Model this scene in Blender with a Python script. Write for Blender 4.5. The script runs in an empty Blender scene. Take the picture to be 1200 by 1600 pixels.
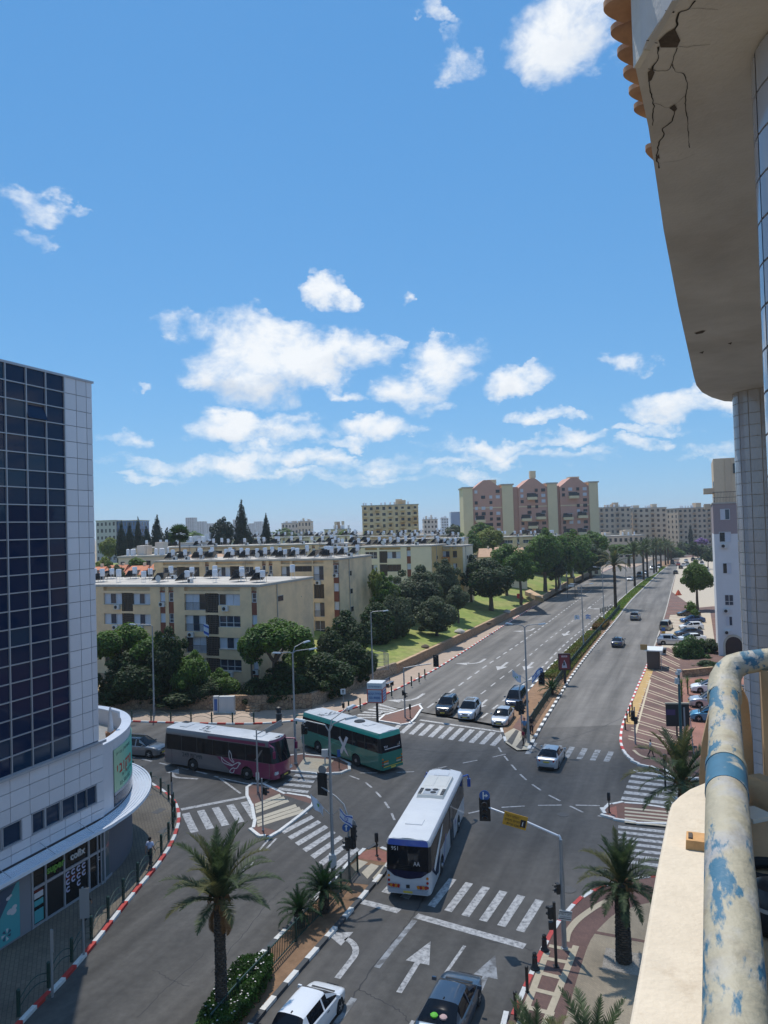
import bpy, math, random
from mathutils import Vector, Matrix, noise
SC = bpy.context.scene
COL = SC.collection
R = math.radians
# ------------------------------------------------------------------ camera
EYE = 20.5                       # camera height above the road, metres
FPX = 1150.0                     # focal length in photo pixels (1200 x 1600)
ROLL = math.atan(0.03)
PITCH = math.atan(26.0 / FPX)
cam_d = bpy.data.cameras.new('camera')
cam_d.sensor_fit = 'VERTICAL'
cam_d.sensor_height = 36.0
cam_d.lens = FPX / 1600.0 * 36.0
cam_d.clip_start = 0.05
cam_d.clip_end = 20000
cam = bpy.data.objects.new('camera', cam_d)
COL.objects.link(cam)
cam.matrix_world = (Matrix.Translation((0, 0, EYE)) @ Matrix.Rotation(R(90) + PITCH, 4, 'X') @ Matrix.Rotation(-ROLL, 4, 'Z'))
SC.camera = cam
SC.view_settings.view_transform = 'Standard'
SC.view_settings.look = 'None'
SC.view_settings.exposure = 0.2
SC.view_settings.gamma = 1.0
SC.view_settings.use_curve_mapping = False
SC.render.film_transparent = False
SC.cycles.max_bounces = 6
SC.cycles.transparent_max_bounces = 12
# ------------------------------------------------------------------ light
SUN_EL = R(65.8)
SUN_AZ = math.atan2(0.961, -0.276)          # direction TO the sun in plan (x, y): ahead and to the left
sun_dir = Vector((math.cos(SUN_EL) * math.cos(SUN_AZ), math.cos(SUN_EL) * math.sin(SUN_AZ), math.sin(SUN_EL)))
sun_d = bpy.data.lights.new('sun', 'SUN')
sun_d.energy = 3.9
sun_d.angle = R(0.53)
sun_d.color = (1.0, 0.955, 0.88)
sun = bpy.data.objects.new('sun', sun_d)
COL.objects.link(sun)
sun.rotation_euler = sun_dir.to_track_quat('Z', 'Y').to_euler()
world = bpy.data.worlds.new('World')
SC.world = world
world.use_nodes = True
WN = world.node_tree
for n in list(WN.nodes):
 WN.nodes.remove(n)
def wnode(t, **k):
 n = WN.nodes.new(t)
 for a, v in k.items():
  setattr(n, a, v)
 return n
def wmath(op, a, b=None, clamp=False):
 n = wnode('ShaderNodeMath', operation=op, use_clamp=clamp)
 for i, v in enumerate((a, b)):
  if v is None:
   continue
  if isinstance(v, (int, float)):
   n.inputs[i].default_value = v
  else:
   WN.links.new(v, n.inputs[i])
 return n.outputs[0]
def wdot(vec_out, v):
 n = wnode('ShaderNodeVectorMath', operation='DOT_PRODUCT')
 WN.links.new(vec_out, n.inputs[0])
 n.inputs[1].default_value = v
 return n.outputs['Value']
def ray(px, py):
 """unit-less world direction through a pixel of the 1200 x 1600 photo"""
 dx, dy = px - 600, py - 800
 c, s = math.cos(ROLL), math.sin(ROLL)
 u, v = dx * c - dy * s, dx * s + dy * c
 cp, sp = math.cos(PITCH), math.sin(PITCH)
 return Vector((u, FPX * cp + v * sp, FPX * sp - v * cp))
def G(px, py, z=0.0):
 """point at height z seen at that photo pixel"""
 d = ray(px, py)
 t = (z - EYE) / d.z
 return Vector((d.x * t, d.y * t, z))
def GD(px, py, dist):
 """point at depth dist seen at that photo pixel"""
 d = ray(px, py)
 t = dist / d.y
 return Vector((d.x * t, dist, EYE + d.z * t))
def build_sky():
 sky = wnode('ShaderNodeTexSky', sky_type='NISHITA')
 sky.sun_disc = False
 sky.sun_elevation = SUN_EL
 sky.sun_rotation = math.pi / 2 - SUN_AZ
 sky.altitude = 0
 sky.air_density = 1.0
 sky.dust_density = 0.0
 sky.ozone_density = 1.0
 bg_s = wnode('ShaderNodeBackground')
 bg_s.inputs['Strength'].default_value = 0.113
 sc_ = wnode('ShaderNodeSeparateColor')
 WN.links.new(sky.outputs[0], sc_.inputs[0])
 cc = wnode('ShaderNodeCombineColor')          # the clear deep blue of a dry early-summer noon
 WN.links.new(wmath('MULTIPLY', wmath('POWER', sc_.outputs[0], 0.7), 0.60), cc.inputs[0])
 WN.links.new(wmath('MULTIPLY', wmath('POWER', sc_.outputs[1], 0.5), 1.55), cc.inputs[1])
 WN.links.new(wmath('MULTIPLY', wmath('POWER', sc_.outputs[2], 0.4), 2.9), cc.inputs[2])
 WN.links.new(cc.outputs[0], bg_s.inputs[0])
 tc = wnode('ShaderNodeTexCoord')
 D = tc.outputs['Generated']
 mp = wnode('ShaderNodeMapping')
 mp.inputs['Scale'].default_value = (1.0, 1.0, 1.5)
 WN.links.new(D, mp.inputs[0])
 def nzs(scale, detail, rough, dist):
  nz = wnode('ShaderNodeTexNoise')
  nz.inputs['Scale'].default_value = scale
  nz.inputs['Detail'].default_value = detail
  nz.inputs['Roughness'].default_value = rough
  nz.inputs['Distortion'].default_value = dist
  WN.links.new(mp.outputs[0], nz.inputs['Vector'])
  return nz.outputs['Fac']
 NA = nzs(11.0, 10.0, 0.60, 0.35)
 NB = nzs(34.0, 6.0, 0.6, 0.2)
 wn_ = wnode('ShaderNodeTexNoise')
 wn_.inputs['Scale'].default_value = 13.0
 wn_.inputs['Detail'].default_value = 5.0
 wn_.inputs['Roughness'].default_value = 0.6
 WN.links.new(mp.outputs[0], wn_.inputs['Vector'])
 w1 = wnode('ShaderNodeVectorMath', operation='SUBTRACT')
 WN.links.new(wn_.outputs['Color'], w1.inputs[0])
 w1.inputs[1].default_value = (0.5, 0.5, 0.5)
 w2 = wnode('ShaderNodeVectorMath', operation='MULTIPLY_ADD')
 WN.links.new(w1.outputs[0], w2.inputs[0])
 w2.inputs[1].default_value = (0.115, 0.115, 0.085)
 WN.links.new(D, w2.inputs[2])
 DW = w2.outputs[0]
 N1 = wmath('ADD', wmath('MULTIPLY', NA, 0.74), wmath('MULTIPLY', NB, 0.26))
 clouds = [
  (375, 580, 100, 66, 1.0), (455, 575, 80, 50, .95), (540, 562, 56, 34, .8), (320, 603, 55, 34, .8), (400, 612, 95, 26, .85),
  (668, 590, 56, 40, .9), (718, 565, 54, 23, .8), (625, 628, 54, 27, .8), (655, 655, 40, 13, .5),
  (485, 468, 46, 20, .7), (528, 480, 28, 12, .5), (258, 527, 36, 16, .5), (290, 525, 20, 8, .3),
  (345, 688, 66, 24, .9), (440, 688, 62, 22, .85), (530, 630, 26, 11, .5), (565, 690, 64, 22, .85), (632, 692, 34, 11, .45),
  (785, 615, 52, 19, .75), (822, 670, 52, 14, .7), (950, 597, 46, 17, .7), (925, 580, 16, 7, .3),
  (1030, 655, 78, 26, .85), (1110, 650, 44, 18, .7), (985, 714, 42, 10, .45), (180, 700, 40, 17, .7), (300, 748, 120, 15, .62), (200, 735, 70, 9, .42), (395, 716, 60, 9, .45), (520, 714, 50, 9, .45), (790, 735, 100, 10, .44), (400, 762, 150, 9, .44), (600, 760, 150, 9, .44), (1000, 692, 70, 9, .36), (880, 728, 90, 9, .42),
  (420, 736, 100, 14, .58), (570, 742, 92, 13, .56), (740, 718, 90, 14, .58), (860, 704, 54, 10, .48), (680, 744, 66, 9, .46),
  (860, 78, 86, 58, .9), (905, 25, 62, 52, .85), (945, 90, 34, 24, .35), (700, 122, 40, 28, .7), (655, 20, 20, 22, .45), (672, 70, 16, 32, .2),
  (28, 332, 52, 28, .75), (75, 345, 22, 10, .35), (45, 388, 34, 13, .45), (605, 483, 12, 7, .4), (213, 612, 14, 9, .3),
  (1080, 725, 40, 16, .35), (920, 738, 60, 8, .3), (215, 770, 70, 8, .32), (500, 770, 100, 7, .3), (700, 765, 48, 7, .3)]
 total = None
 under = None
 for px, py, hw, hh, f in clouds:
  c = ray(px, py).normalized()
  r = (ray(px + 40, py).normalized() - c).normalized()
  u = (ray(px, py - 40).normalized() - c).normalized()
  sc = c.y / FPX * 1.0
  rw = 1.0 / (hw * 1.3 * sc)
  rh = 1.0 / (hh * 1.38 * sc)
  a = wdot(DW, r * rw)
  b = wdot(DW, u * rh)
  q = wmath('SUBTRACT', 1.0, wmath('ADD', wmath('MULTIPLY', a, a), wmath('MULTIPLY', b, b)))
  q = wmath('MULTIPLY', wmath('MAXIMUM', q, 0.0), 0.30 + 0.70 * f)
  q = wmath('MULTIPLY', q, wmath('GREATER_THAN', wdot(D, c), 0.5))
  ub = wmath('MULTIPLY', q, wmath('MULTIPLY', b, -1.0))
  total = q if total is None else wmath('MAXIMUM', total, q)
  under = ub if under is None else wmath('ADD', under, ub)
 sep = wnode('ShaderNodeSeparateXYZ')
 WN.links.new(D, sep.inputs[0])
 zc = wmath('MAXIMUM', sep.outputs['Z'], 0.06)
 comb = wnode('ShaderNodeCombineXYZ')
 WN.links.new(wmath('DIVIDE', sep.outputs['X'], zc), comb.inputs[0])
 WN.links.new(wmath('DIVIDE', sep.outputs['Y'], zc), comb.inputs[1])
 n2 = wnode('ShaderNodeTexNoise')
 n2.inputs['Scale'].default_value = 1.1
 n2.inputs['Detail'].default_value = 3.0
 WN.links.new(comb.outputs[0], n2.inputs['Vector'])
 back = wmath('LESS_THAN', sep.outputs['Y'], 0.42)
 lay = wmath('MULTIPLY', wmath('MULTIPLY', wmath('SUBTRACT', n2.outputs['Fac'], 0.46, True), 3.8), back)
 lay = wmath('MULTIPLY', lay, wmath('GREATER_THAN', sep.outputs['Z'], 0.03))
 total = wmath('MAXIMUM', total, lay)
 dens = wmath('ADD', total, wmath('MULTIPLY', wmath('SUBTRACT', N1, 0.5), 3.0))
 dens = wmath('MULTIPLY', dens, wmath('MINIMUM', wmath('MULTIPLY', total, 4.0), 1.0))
 mr = wnode('ShaderNodeMapRange', interpolation_type='SMOOTHSTEP')
 WN.links.new(dens, mr.inputs['Value'])
 mr.inputs['From Min'].default_value = 0.16
 mr.inputs['From Max'].default_value = 1.05
 alpha = wmath('MULTIPLY', mr.outputs['Result'], 0.97)
 shade = wmath('MULTIPLY', wmath('MULTIPLY', under, 0.75, True), wmath('ADD', N1, 0.35))
 mixc = wnode('ShaderNodeMix', data_type='RGBA')
 WN.links.new(wmath('MINIMUM', shade, 1.0), mixc.inputs['Factor'])
 mixc.inputs['A'].default_value = (0.92, 0.95, 0.98, 1)
 mixc.inputs['B'].default_value = (0.50, 0.58, 0.70, 1)
 bg_c = wnode('ShaderNodeBackground')
 WN.links.new(mixc.outputs['Result'], bg_c.inputs[0])
 bg_c.inputs['Strength'].default_value = 0.90
 ms = wnode('ShaderNodeMixShader')
 WN.links.new(alpha, ms.inputs[0])
 WN.links.new(bg_s.outputs[0], ms.inputs[1])
 WN.links.new(bg_c.outputs[0], ms.inputs[2])
 out = wnode('ShaderNodeOutputWorld')
 WN.links.new(ms.outputs[0], out.inputs['Surface'])
build_sky()
world.cycles.sampling_method = 'MANUAL'
world.cycles.sample_map_resolution = 1024
# ------------------------------------------------------------------ materials
MATS = {}
def mat(name, col, rough=0.7, metal=0.0, var=0.0, vscale=3.0, bump=0.0, bscale=40.0, spec=0.5, coat=0.0, col2=None, c2scale=0.6, c2t=(0.45, 0.6), alpha=1.0, island=0.0, coords='Object', emit=0.0):
 """plain procedural surface: base colour, small-scale variation, an optional second colour in patches, fine relief"""
 if name in MATS:
  return MATS[name]
 m = bpy.data.materials.new(name)
 MATS[name] = m
 m.use_nodes = True
 nt = m.node_tree
 b = nt.nodes['Principled BSDF']
 b.inputs['Roughness'].default_value = rough
 b.inputs['Metallic'].default_value = metal
 b.inputs['Specular IOR Level'].default_value = spec
 b.inputs['Coat Weight'].default_value = coat
 b.inputs['Coat Roughness'].default_value = 0.05
 b.inputs['Base Color'].default_value = (*col, 1)
 L = nt.links.new
 tc = nt.nodes.new('ShaderNodeTexCoord')
 cur = None
 if col2 is not None:
  n = nt.nodes.new('ShaderNodeTexNoise')
  n.inputs['Scale'].default_value = c2scale
  n.inputs['Detail'].default_value = 6
  n.inputs['Roughness'].default_value = 0.62
  L(tc.outputs[coords], n.inputs['Vector'])
  mr = nt.nodes.new('ShaderNodeMapRange')
  mr.inputs['From Min'].default_value, mr.inputs['From Max'].default_value = c2t
  L(n.outputs['Fac'], mr.inputs['Value'])
  mx = nt.nodes.new('ShaderNodeMix')
  mx.data_type = 'RGBA'
  mx.inputs['A'].default_value = (*col, 1)
  mx.inputs['B'].default_value = (*col2, 1)
  L(mr.outputs['Result'], mx.inputs['Factor'])
  cur = mx.outputs['Result']
 if var > 0:
  n = nt.nodes.new('ShaderNodeTexNoise')
  n.inputs['Scale'].default_value = vscale
  n.inputs['Detail'].default_value = 8
  n.inputs['Roughness'].default_value = 0.65
  L(tc.outputs[coords], n.inputs['Vector'])
  mr = nt.nodes.new('ShaderNodeMapRange')
  mr.inputs['From Min'].default_value, mr.inputs['From Max'].default_value = 0.25, 0.75
  mr.inputs['To Min'].default_value, mr.inputs['To Max'].default_value = 1 - var, 1 + var
  L(n.outputs['Fac'], mr.inputs['Value'])
  hs = nt.nodes.new('ShaderNodeHueSaturation')
  L(mr.outputs['Result'], hs.inputs['Value'])
  if cur is not None:
   L(cur, hs.inputs['Color'])
  else:
   hs.inputs['Color'].default_value = (*col, 1)
  cur = hs.outputs['Color']
 if island > 0:
  g = nt.nodes.new('ShaderNodeNewGeometry')
  mr = nt.nodes.new('ShaderNodeMapRange')
  mr.inputs['To Min'].default_value, mr.inputs['To Max'].default_value = 1 - island, 1 + island
  L(g.outputs['Random Per Island'], mr.inputs['Value'])
  hs = nt.nodes.new('ShaderNodeHueSaturation')
  L(mr.outputs['Result'], hs.inputs['Value'])
  if cur is not None:
   L(cur, hs.inputs['Color'])
  else:
   hs.inputs['Color'].default_value = (*col, 1)
  cur = hs.outputs['Color']
 if cur is not None:
  L(cur, b.inputs['Base Color'])
 if bump > 0:
  n = nt.nodes.new('ShaderNodeTexNoise')
  n.inputs['Scale'].default_value = bscale
  n.inputs['Detail'].default_value = 5
  L(tc.outputs[coords], n.inputs['Vector'])
  bp = nt.nodes.new('ShaderNodeBump')
  bp.inputs['Strength'].default_value = bump
  bp.inputs['Distance'].default_value = 0.02
  L(n.outputs['Fac'], bp.inputs['Height'])
  L(bp.outputs[0], b.inputs['Normal'])
 return m
def rand_obj(m, amt):
 """object-to-object brightness variation for alike pieces (tiles, panels, stones)"""
 nt = m.node_tree
 b = nt.nodes['Principled BSDF']
 oi = nt.nodes.new('ShaderNodeObjectInfo')
 mr = nt.nodes.new('ShaderNodeMapRange')
 mr.inputs['To Min'].default_value, mr.inputs['To Max'].default_value = 1 - amt, 1 + amt
 nt.links.new(oi.outputs['Random'], mr.inputs['Value'])
 hs = nt.nodes.new('ShaderNodeHueSaturation')
 nt.links.new(mr.outputs['Result'], hs.inputs['Value'])
 s = b.inputs['Base Color']
 if s.is_linked:
  nt.links.new(s.links[0].from_socket, hs.inputs['Color'])
 else:
  hs.inputs['Color'].default_value = s.default_value
 nt.links.new(hs.outputs[0], s)
 return m
# ------------------------------------------------------------------ mesh builder
class MB:
 def __init__(s):
  s.v, s.f, s.m = [], [], []
  s.T = Matrix()
 def at(s, x=0, y=0, z=0, rz=0):
  s.T = Matrix.Translation((x, y, z)) @ Matrix.Rotation(rz, 4, 'Z')
  return s
 def vert(s, p):
  s.v.append(tuple(s.T @ Vector(p)))
  return len(s.v) - 1
 def face(s, pts, mi=0):
  s.f.append([s.vert(p) for p in pts])
  s.m.append(mi)
 def box(s, cx, cy, cz, sx, sy, sz, mi=0, taper=1.0):
  """centre x, y, BOTTOM z, full sizes"""
  a, b = sx / 2, sy / 2
  i = len(s.v)
  for z, k in ((cz, 1.0), (cz + sz, taper)):
   for x, y in ((-a, -b), (a, -b), (a, b), (-a, b)):
    s.vert((cx + x * k, cy + y * k, z))
  for q in ((3, 2, 1, 0), (4, 5, 6, 7), (0, 1, 5, 4), (1, 2, 6, 5), (2, 3, 7, 6), (3, 0, 4, 7)):
   s.f.append([i + k for k in q])
   s.m.append(mi)
  return s
 def prism(s, poly, z0, z1, mi=0, cap_bottom=True):
  """poly: list of (x, y), counter-clockwise; z0/z1 numbers or lists"""
  n = len(poly)
  ar = sum(poly[k][0] * poly[(k + 1) % n][1] - poly[(k + 1) % n][0] * poly[k][1] for k in range(n))
  if ar < 0:
   poly = poly[::-1]
  i = len(s.v)
  for p in poly:
   s.vert((p[0], p[1], z0))
  for p in poly:
   s.vert((p[0], p[1], z1))
  s.f.append([i + n + k for k in range(n)]); s.m.append(mi)
  if cap_bottom:
   s.f.append([i + n - 1 - k for k in range(n)]); s.m.append(mi)
  for k in range(n):
   s.f.append([i + k, i + (k + 1) % n, i + n + (k + 1) % n, i + n + k]); s.m.append(mi)
  return s
 def sheet(s, poly, z, mi=0):
  n = len(poly)
  ar = sum(poly[k][0] * poly[(k + 1) % n][1] - poly[(k + 1) % n][0] * poly[k][1] for k in range(n))
  if ar < 0:
   poly = poly[::-1]
  s.face([(p[0], p[1], z) for p in poly], mi)
  return s
 def tube(s, path, r, n=8, mi=0, cap=True):
  """round bar along path; r a number or one per point"""
  path = [Vector(p) for p in path]
  rs = r if isinstance(r, (list, tuple)) else [r] * len(path)
  rings = []
  up = None
  for k, p in enumerate(path):
   t = (path[min(k + 1, len(path) - 1)] - path[max(k - 1, 0)]).normalized()
   if up is None:
    a = Vector((0, 0, 1)) if abs(t.z) < 0.9 else Vector((1, 0, 0))
    up = t.cross(a).normalized()
   up = (up - t * up.dot(t)).normalized()
   w = t.cross(up)
   rings.append([s.vert(p + (up * math.cos(q) + w * math.sin(q)) * rs[k]) for q in (2 * math.pi * j / n for j in range(n))])
  for a, b in zip(rings, rings[1:]):
   for j in range(n):
    s.f.append([a[j], a[(j + 1) % n], b[(j + 1) % n], b[j]]); s.m.append(mi)
  if cap:
   s.f.append(rings[0][::-1]); s.m.append(mi)
   s.f.append(rings[-1][:]); s.m.append(mi)
  return s
 def lathe(s, prof, n=16, mi=0, c=(0, 0, 0)):
  """prof: (radius, z) upward"""
  rings = []
  for r, z in prof:
   rings.append([s.vert((c[0] + r * math.cos(2 * math.pi * j / n), c[1] + r * math.sin(2 * math.pi * j / n), c[2] + z)) for j in range(n)])
  for a, b in zip(rings, rings[1:]):
   for j in range(n):
    s.f.append([a[j], a[(j + 1) % n], b[(j + 1) % n], b[j]]); s.m.append(mi)
  s.f.append(rings[0][::-1]); s.m.append(mi)
  s.f.append(rings[-1][:]); s.m.append(mi)
  return s
 def grid(s, rows, mi=0, flip=False):
  idx = [[s.vert(p) for p in row] for row in rows]
  for a, b in zip(idx, idx[1:]):
   for j in range(len(a) - 1):
    q = [a[j], a[j + 1], b[j + 1], b[j]]
    s.f.append(q[::-1] if flip else q); s.m.append(mi)
  return s
 def ball(s, c, r, n=10, m=6, sz=1.0, mi=0):
  prof = [(max(1e-3, r * math.sin(math.pi * k / m)), -r * sz * math.cos(math.pi * k / m)) for k in range(m + 1)]
  return s.lathe(prof, n, mi, c)
 def mesh(s, name, mats, smooth=False):
  me = bpy.data.meshes.new(name)
  me.from_pydata(s.v, [], s.f)
  for m in (mats if isinstance(mats, (list, tuple)) else [mats]):
   me.materials.append(m)
  if any(s.m):
   me.polygons.foreach_set('material_index', s.m)
  if smooth:
   me.polygons.foreach_set('use_smooth', [True] * len(s.f))
   if smooth != 'all':
    me.set_sharp_from_angle(angle=R(smooth if smooth is not True else 40))
  me.update()
  return me
 def build(s, name, mats, parent=None, smooth=False, loc=None, rz=0):
  return obj(name, s.mesh(name, mats, smooth), parent, loc, rz)
def obj(name, me, parent=None, loc=None, rz=0):
 o = bpy.data.objects.new(name, me)
 COL.objects.link(o)
 if parent is not None:
  o.parent = parent
 if loc is not None:
  o.location = loc
 if rz:
  o.rotation_euler[2] = rz
 return o
def tag(o, label=None, cat=None, group=None, kind=None):
 if label: o['label'] = label
 if cat: o['category'] = cat
 if group: o['group'] = group
 if kind: o['kind'] = kind
 return o
def empty(name, loc=(0, 0, 0), rz=0, label=None, cat=None, group=None, kind=None):
 o = bpy.data.objects.new(name, None)
 o.empty_display_size = 0.2
 COL.objects.link(o)
 o.location = loc
 o.rotation_euler[2] = rz
 return tag(o, label, cat, group, kind)
KIDS = {}
def kids(o):
 return [c for c in o.children]
def copy_tree(o, parent=None, loc=None, rz=None, label=None, scale=None):
 c = o.copy()
 COL.objects.link(c)
 if parent is not None:
  c.parent = parent
 if loc is not None:
  c.location = loc
 if rz is not None:
  c.rotation_euler[2] = rz
 if scale is not None:
  c.scale = scale if not isinstance(scale, (int, float)) else (scale,) * 3
 if label:
  c['label'] = label
 for ch in list(o.children):
  copy_tree(ch, c)
 return c
def recolor(o, m, slot=0):
 """give one object its own material while it shares its mesh"""
 o.material_slots[slot].link = 'OBJECT'
 o.material_slots[slot].material = m
ORD = 'first second third fourth fifth sixth seventh eighth ninth tenth eleventh twelfth thirteenth fourteenth fifteenth sixteenth seventeenth eighteenth nineteenth twentieth'.split()
def text(body, size, name, m, parent, loc, rot, ext=0.003, align='CENTER', shear=0.0, bold=0.0, width=1.0):
 """lettering as its own thin mesh; Hebrew strings are stored in reading order and reversed here"""
 if any('\u0590' <= c <= '\u05ff' for c in body):
  out = []
  for ln in body.split('\n'):
   ws = ['' .join(w[::-1]) if any('\u0590' <= c <= '\u05ff' for c in w) else w for w in ln.split(' ')]
   out.append(' '.join(ws[::-1]))
  body = '\n'.join(out)
 c = bpy.data.curves.new(name, 'FONT')
 c.body = body
 c.size = size
 c.extrude = ext
 c.align_x = align
 c.align_y = 'CENTER'
 c.shear = shear
 c.offset = bold
 c.resolution_u = 3
 o = bpy.data.objects.new(name, c)
 COL.objects.link(o)
 dg = bpy.context.evaluated_depsgraph_get()
 me = bpy.data.meshes.new_from_object(o.evaluated_get(dg))
 bpy.data.objects.remove(o)
 bpy.data.curves.remove(c)
 me.materials.clear()
 me.materials.append(m)
 ob = bpy.data.objects.new(name, me)
 COL.objects.link(ob)
 ob.parent = parent
 ob.location = loc
 ob.rotation_euler = rot
 ob.scale = (width, 1, 1)
 return ob
def lerp(a, b, t):
 return a + (b - a) * t
def lerp2(a, b, t):
 return tuple(a[k] + (b[k] - a[k]) * t for k in range(len(a)))
def polyline(pts, step):
 """points every `step` metres along a polyline (2-D), with headings"""
 out = []
 carry = 0.0
 for a, b in zip(pts, pts[1:]):
  a, b = Vector(a[:2]), Vector(b[:2])
  L = (b - a).length
  t = carry
  while t < L:
   p = a + (b - a) * (t / L)
   out.append((p.x, p.y, math.atan2(b.y - a.y, b.x - a.x)))
   t += step
  carry = t - L
 return out
def smooth_line(pts, n=6):
 """Catmull-Rom through 2-D points"""
 P = [Vector(p[:2]) for p in pts]
 P = [P[0] * 2 - P[1]] + P + [P[-1] * 2 - P[-2]]
 out = []
 for i in range(1, len(P) - 2):
  for k in range(n):
   t = k / n
   p0, p1, p2, p3 = P[i - 1], P[i], P[i + 1], P[i + 2]
   out.append(tuple(0.5 * ((2 * p1) + (p2 - p0) * t + (2 * p0 - 5 * p1 + 4 * p2 - p3) * t * t + (3 * p1 - p0 - 3 * p2 + p3) * t ** 3)))
 out.append(tuple(P[-2]))
 return out
def gs(pts, z=0.0):
 return [tuple(G(x, y, z)[:2]) for x, y in pts]
HEAD = math.atan2(0.923, 0.385)       # heading of the main road in plan
E = Vector((math.cos(HEAD), math.sin(HEAD)))
N = Vector((E.y, -E.x))               # to the right of the road
# ================================================================== SETTING: ground, roads, kerbs, markings
M_asphalt = mat('asphalt', (0.096, 0.089, 0.081), 0.82, var=0.22, vscale=1.6, bump=0.25, bscale=60, col2=(0.076, 0.071, 0.066), c2scale=0.09, c2t=(0.42, 0.6))
M_asph_old = mat('asphalt_worn', (0.100, 0.093, 0.084), 0.85, var=0.25, vscale=2.2, bump=0.3, bscale=70, col2=(0.080, 0.075, 0.068), c2scale=0.18, c2t=(0.4, 0.62))
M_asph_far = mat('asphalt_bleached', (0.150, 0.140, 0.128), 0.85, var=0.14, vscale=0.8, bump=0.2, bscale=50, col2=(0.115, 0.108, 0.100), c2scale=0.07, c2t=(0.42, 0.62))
def streaks(m, amt=.38, rot=HEAD, sx=.035, sy=1.1):
 nt = m.node_tree
 b = nt.nodes['Principled BSDF']
 tc = nt.nodes.new('ShaderNodeTexCoord')
 m0 = nt.nodes.new('ShaderNodeMapping'); m0.inputs['Rotation'].default_value = (0, 0, -rot)
 m1 = nt.nodes.new('ShaderNodeMapping'); m1.inputs['Scale'].default_value = (sx, sy * .55, 1)
 n = nt.nodes.new('ShaderNodeTexNoise'); n.inputs['Scale'].default_value = 1.0; n.inputs['Detail'].default_value = 4; n.inputs['Roughness'].default_value = .55
 nt.links.new(tc.outputs['Object'], m0.inputs[0]); nt.links.new(m0.outputs[0], m1.inputs[0]); nt.links.new(m1.outputs[0], n.inputs['Vector'])
 mr = nt.nodes.new('ShaderNodeMapRange'); mr.inputs['From Min'].default_value, mr.inputs['From Max'].default_value = .34, .62
 mr.inputs['To Min'].default_value, mr.inputs['To Max'].default_value = 1 - amt, 1 + amt * .35
 nt.links.new(n.outputs['Fac'], mr.inputs['Value'])
 hs = nt.nodes.new('ShaderNodeHueSaturation')
 nt.links.new(mr.outputs['Result'], hs.inputs['Value'])
 nt.links.new(b.inputs['Base Color'].links[0].from_socket, hs.inputs['Color'])
 nt.links.new(hs.outputs[0], b.inputs['Base Color'])
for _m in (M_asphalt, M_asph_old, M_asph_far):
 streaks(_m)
M_tar = mat('tar', (0.028, 0.028, 0.030), 0.7, var=0.2)
M_wear = mat('tyre_wear', (0.050, 0.050, 0.052), 0.72, var=0.3, vscale=3.0)
M_soil = mat('soil', (0.23, 0.135, 0.075), 0.95, var=0.35, vscale=1.5, bump=0.6, bscale=12)
M_earth = mat('dry_earth', (0.30, 0.215, 0.13), 0.95, var=0.3, vscale=0.4, col2=(0.12, 0.13, 0.05), c2scale=0.15, c2t=(0.5, 0.62), bump=0.4, bscale=5)
M_lawn = mat('lawn_grass', (0.17, 0.22, 0.042), 0.95, var=0.35, vscale=0.9, col2=(0.27, 0.25, 0.085), c2scale=0.12, c2t=(0.45, 0.66), bump=0.8, bscale=9)
M_white = mat('road_paint', (0.46, 0.45, 0.44), 0.7, var=0.18, vscale=4, col2=(0.17, 0.17, 0.17), c2scale=4.2, c2t=(0.44, 0.66))
M_faded = mat('road_paint_faded', (0.30, 0.31, 0.32), 0.75, var=0.2, vscale=4, col2=(0.12, 0.12, 0.12), c2scale=1.6, c2t=(0.45, 0.6))
M_cream = mat('paint_cream', (0.46, 0.40, 0.30), 0.75, var=0.15, vscale=4)
M_kwhite = mat('kerb_white', (0.66, 0.65, 0.62), 0.7, var=0.18, vscale=5)
M_kred = mat('kerb_red', (0.50, 0.045, 0.035), 0.6, var=0.2, vscale=5)
M_kblack = mat('kerb_black', (0.055, 0.058, 0.062), 0.7, var=0.2, vscale=5)
M_kgrey = mat('kerb_concrete', (0.38, 0.36, 0.32), 0.85, var=0.15, vscale=5)
M_brick_s = mat('paving_brick', (0.165, 0.082, 0.062), 0.85, var=0.2, vscale=2.0, bump=0.3, bscale=25, col2=(0.125, 0.075, 0.06), c2scale=0.5)
M_redpave = mat('paving_red', (0.30, 0.12, 0.085), 0.85, var=0.2, vscale=3)
M_band = mat('paving_band', (0.48, 0.40, 0.28), 0.8, var=0.15, vscale=4)
M_steel = mat('galvanised', (0.42, 0.43, 0.44), 0.45, metal=0.6, var=0.12, vscale=3)
M_dgreen = mat('green_paint', (0.012, 0.045, 0.035), 0.45, var=0.15)
M_black = mat('black_paint', (0.012, 0.012, 0.014), 0.45)
M_rubber = mat('rubber', (0.012, 0.012, 0.012), 0.8)
M_conc = mat('concrete', (0.40, 0.38, 0.34), 0.85, var=0.15, vscale=2)
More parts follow.
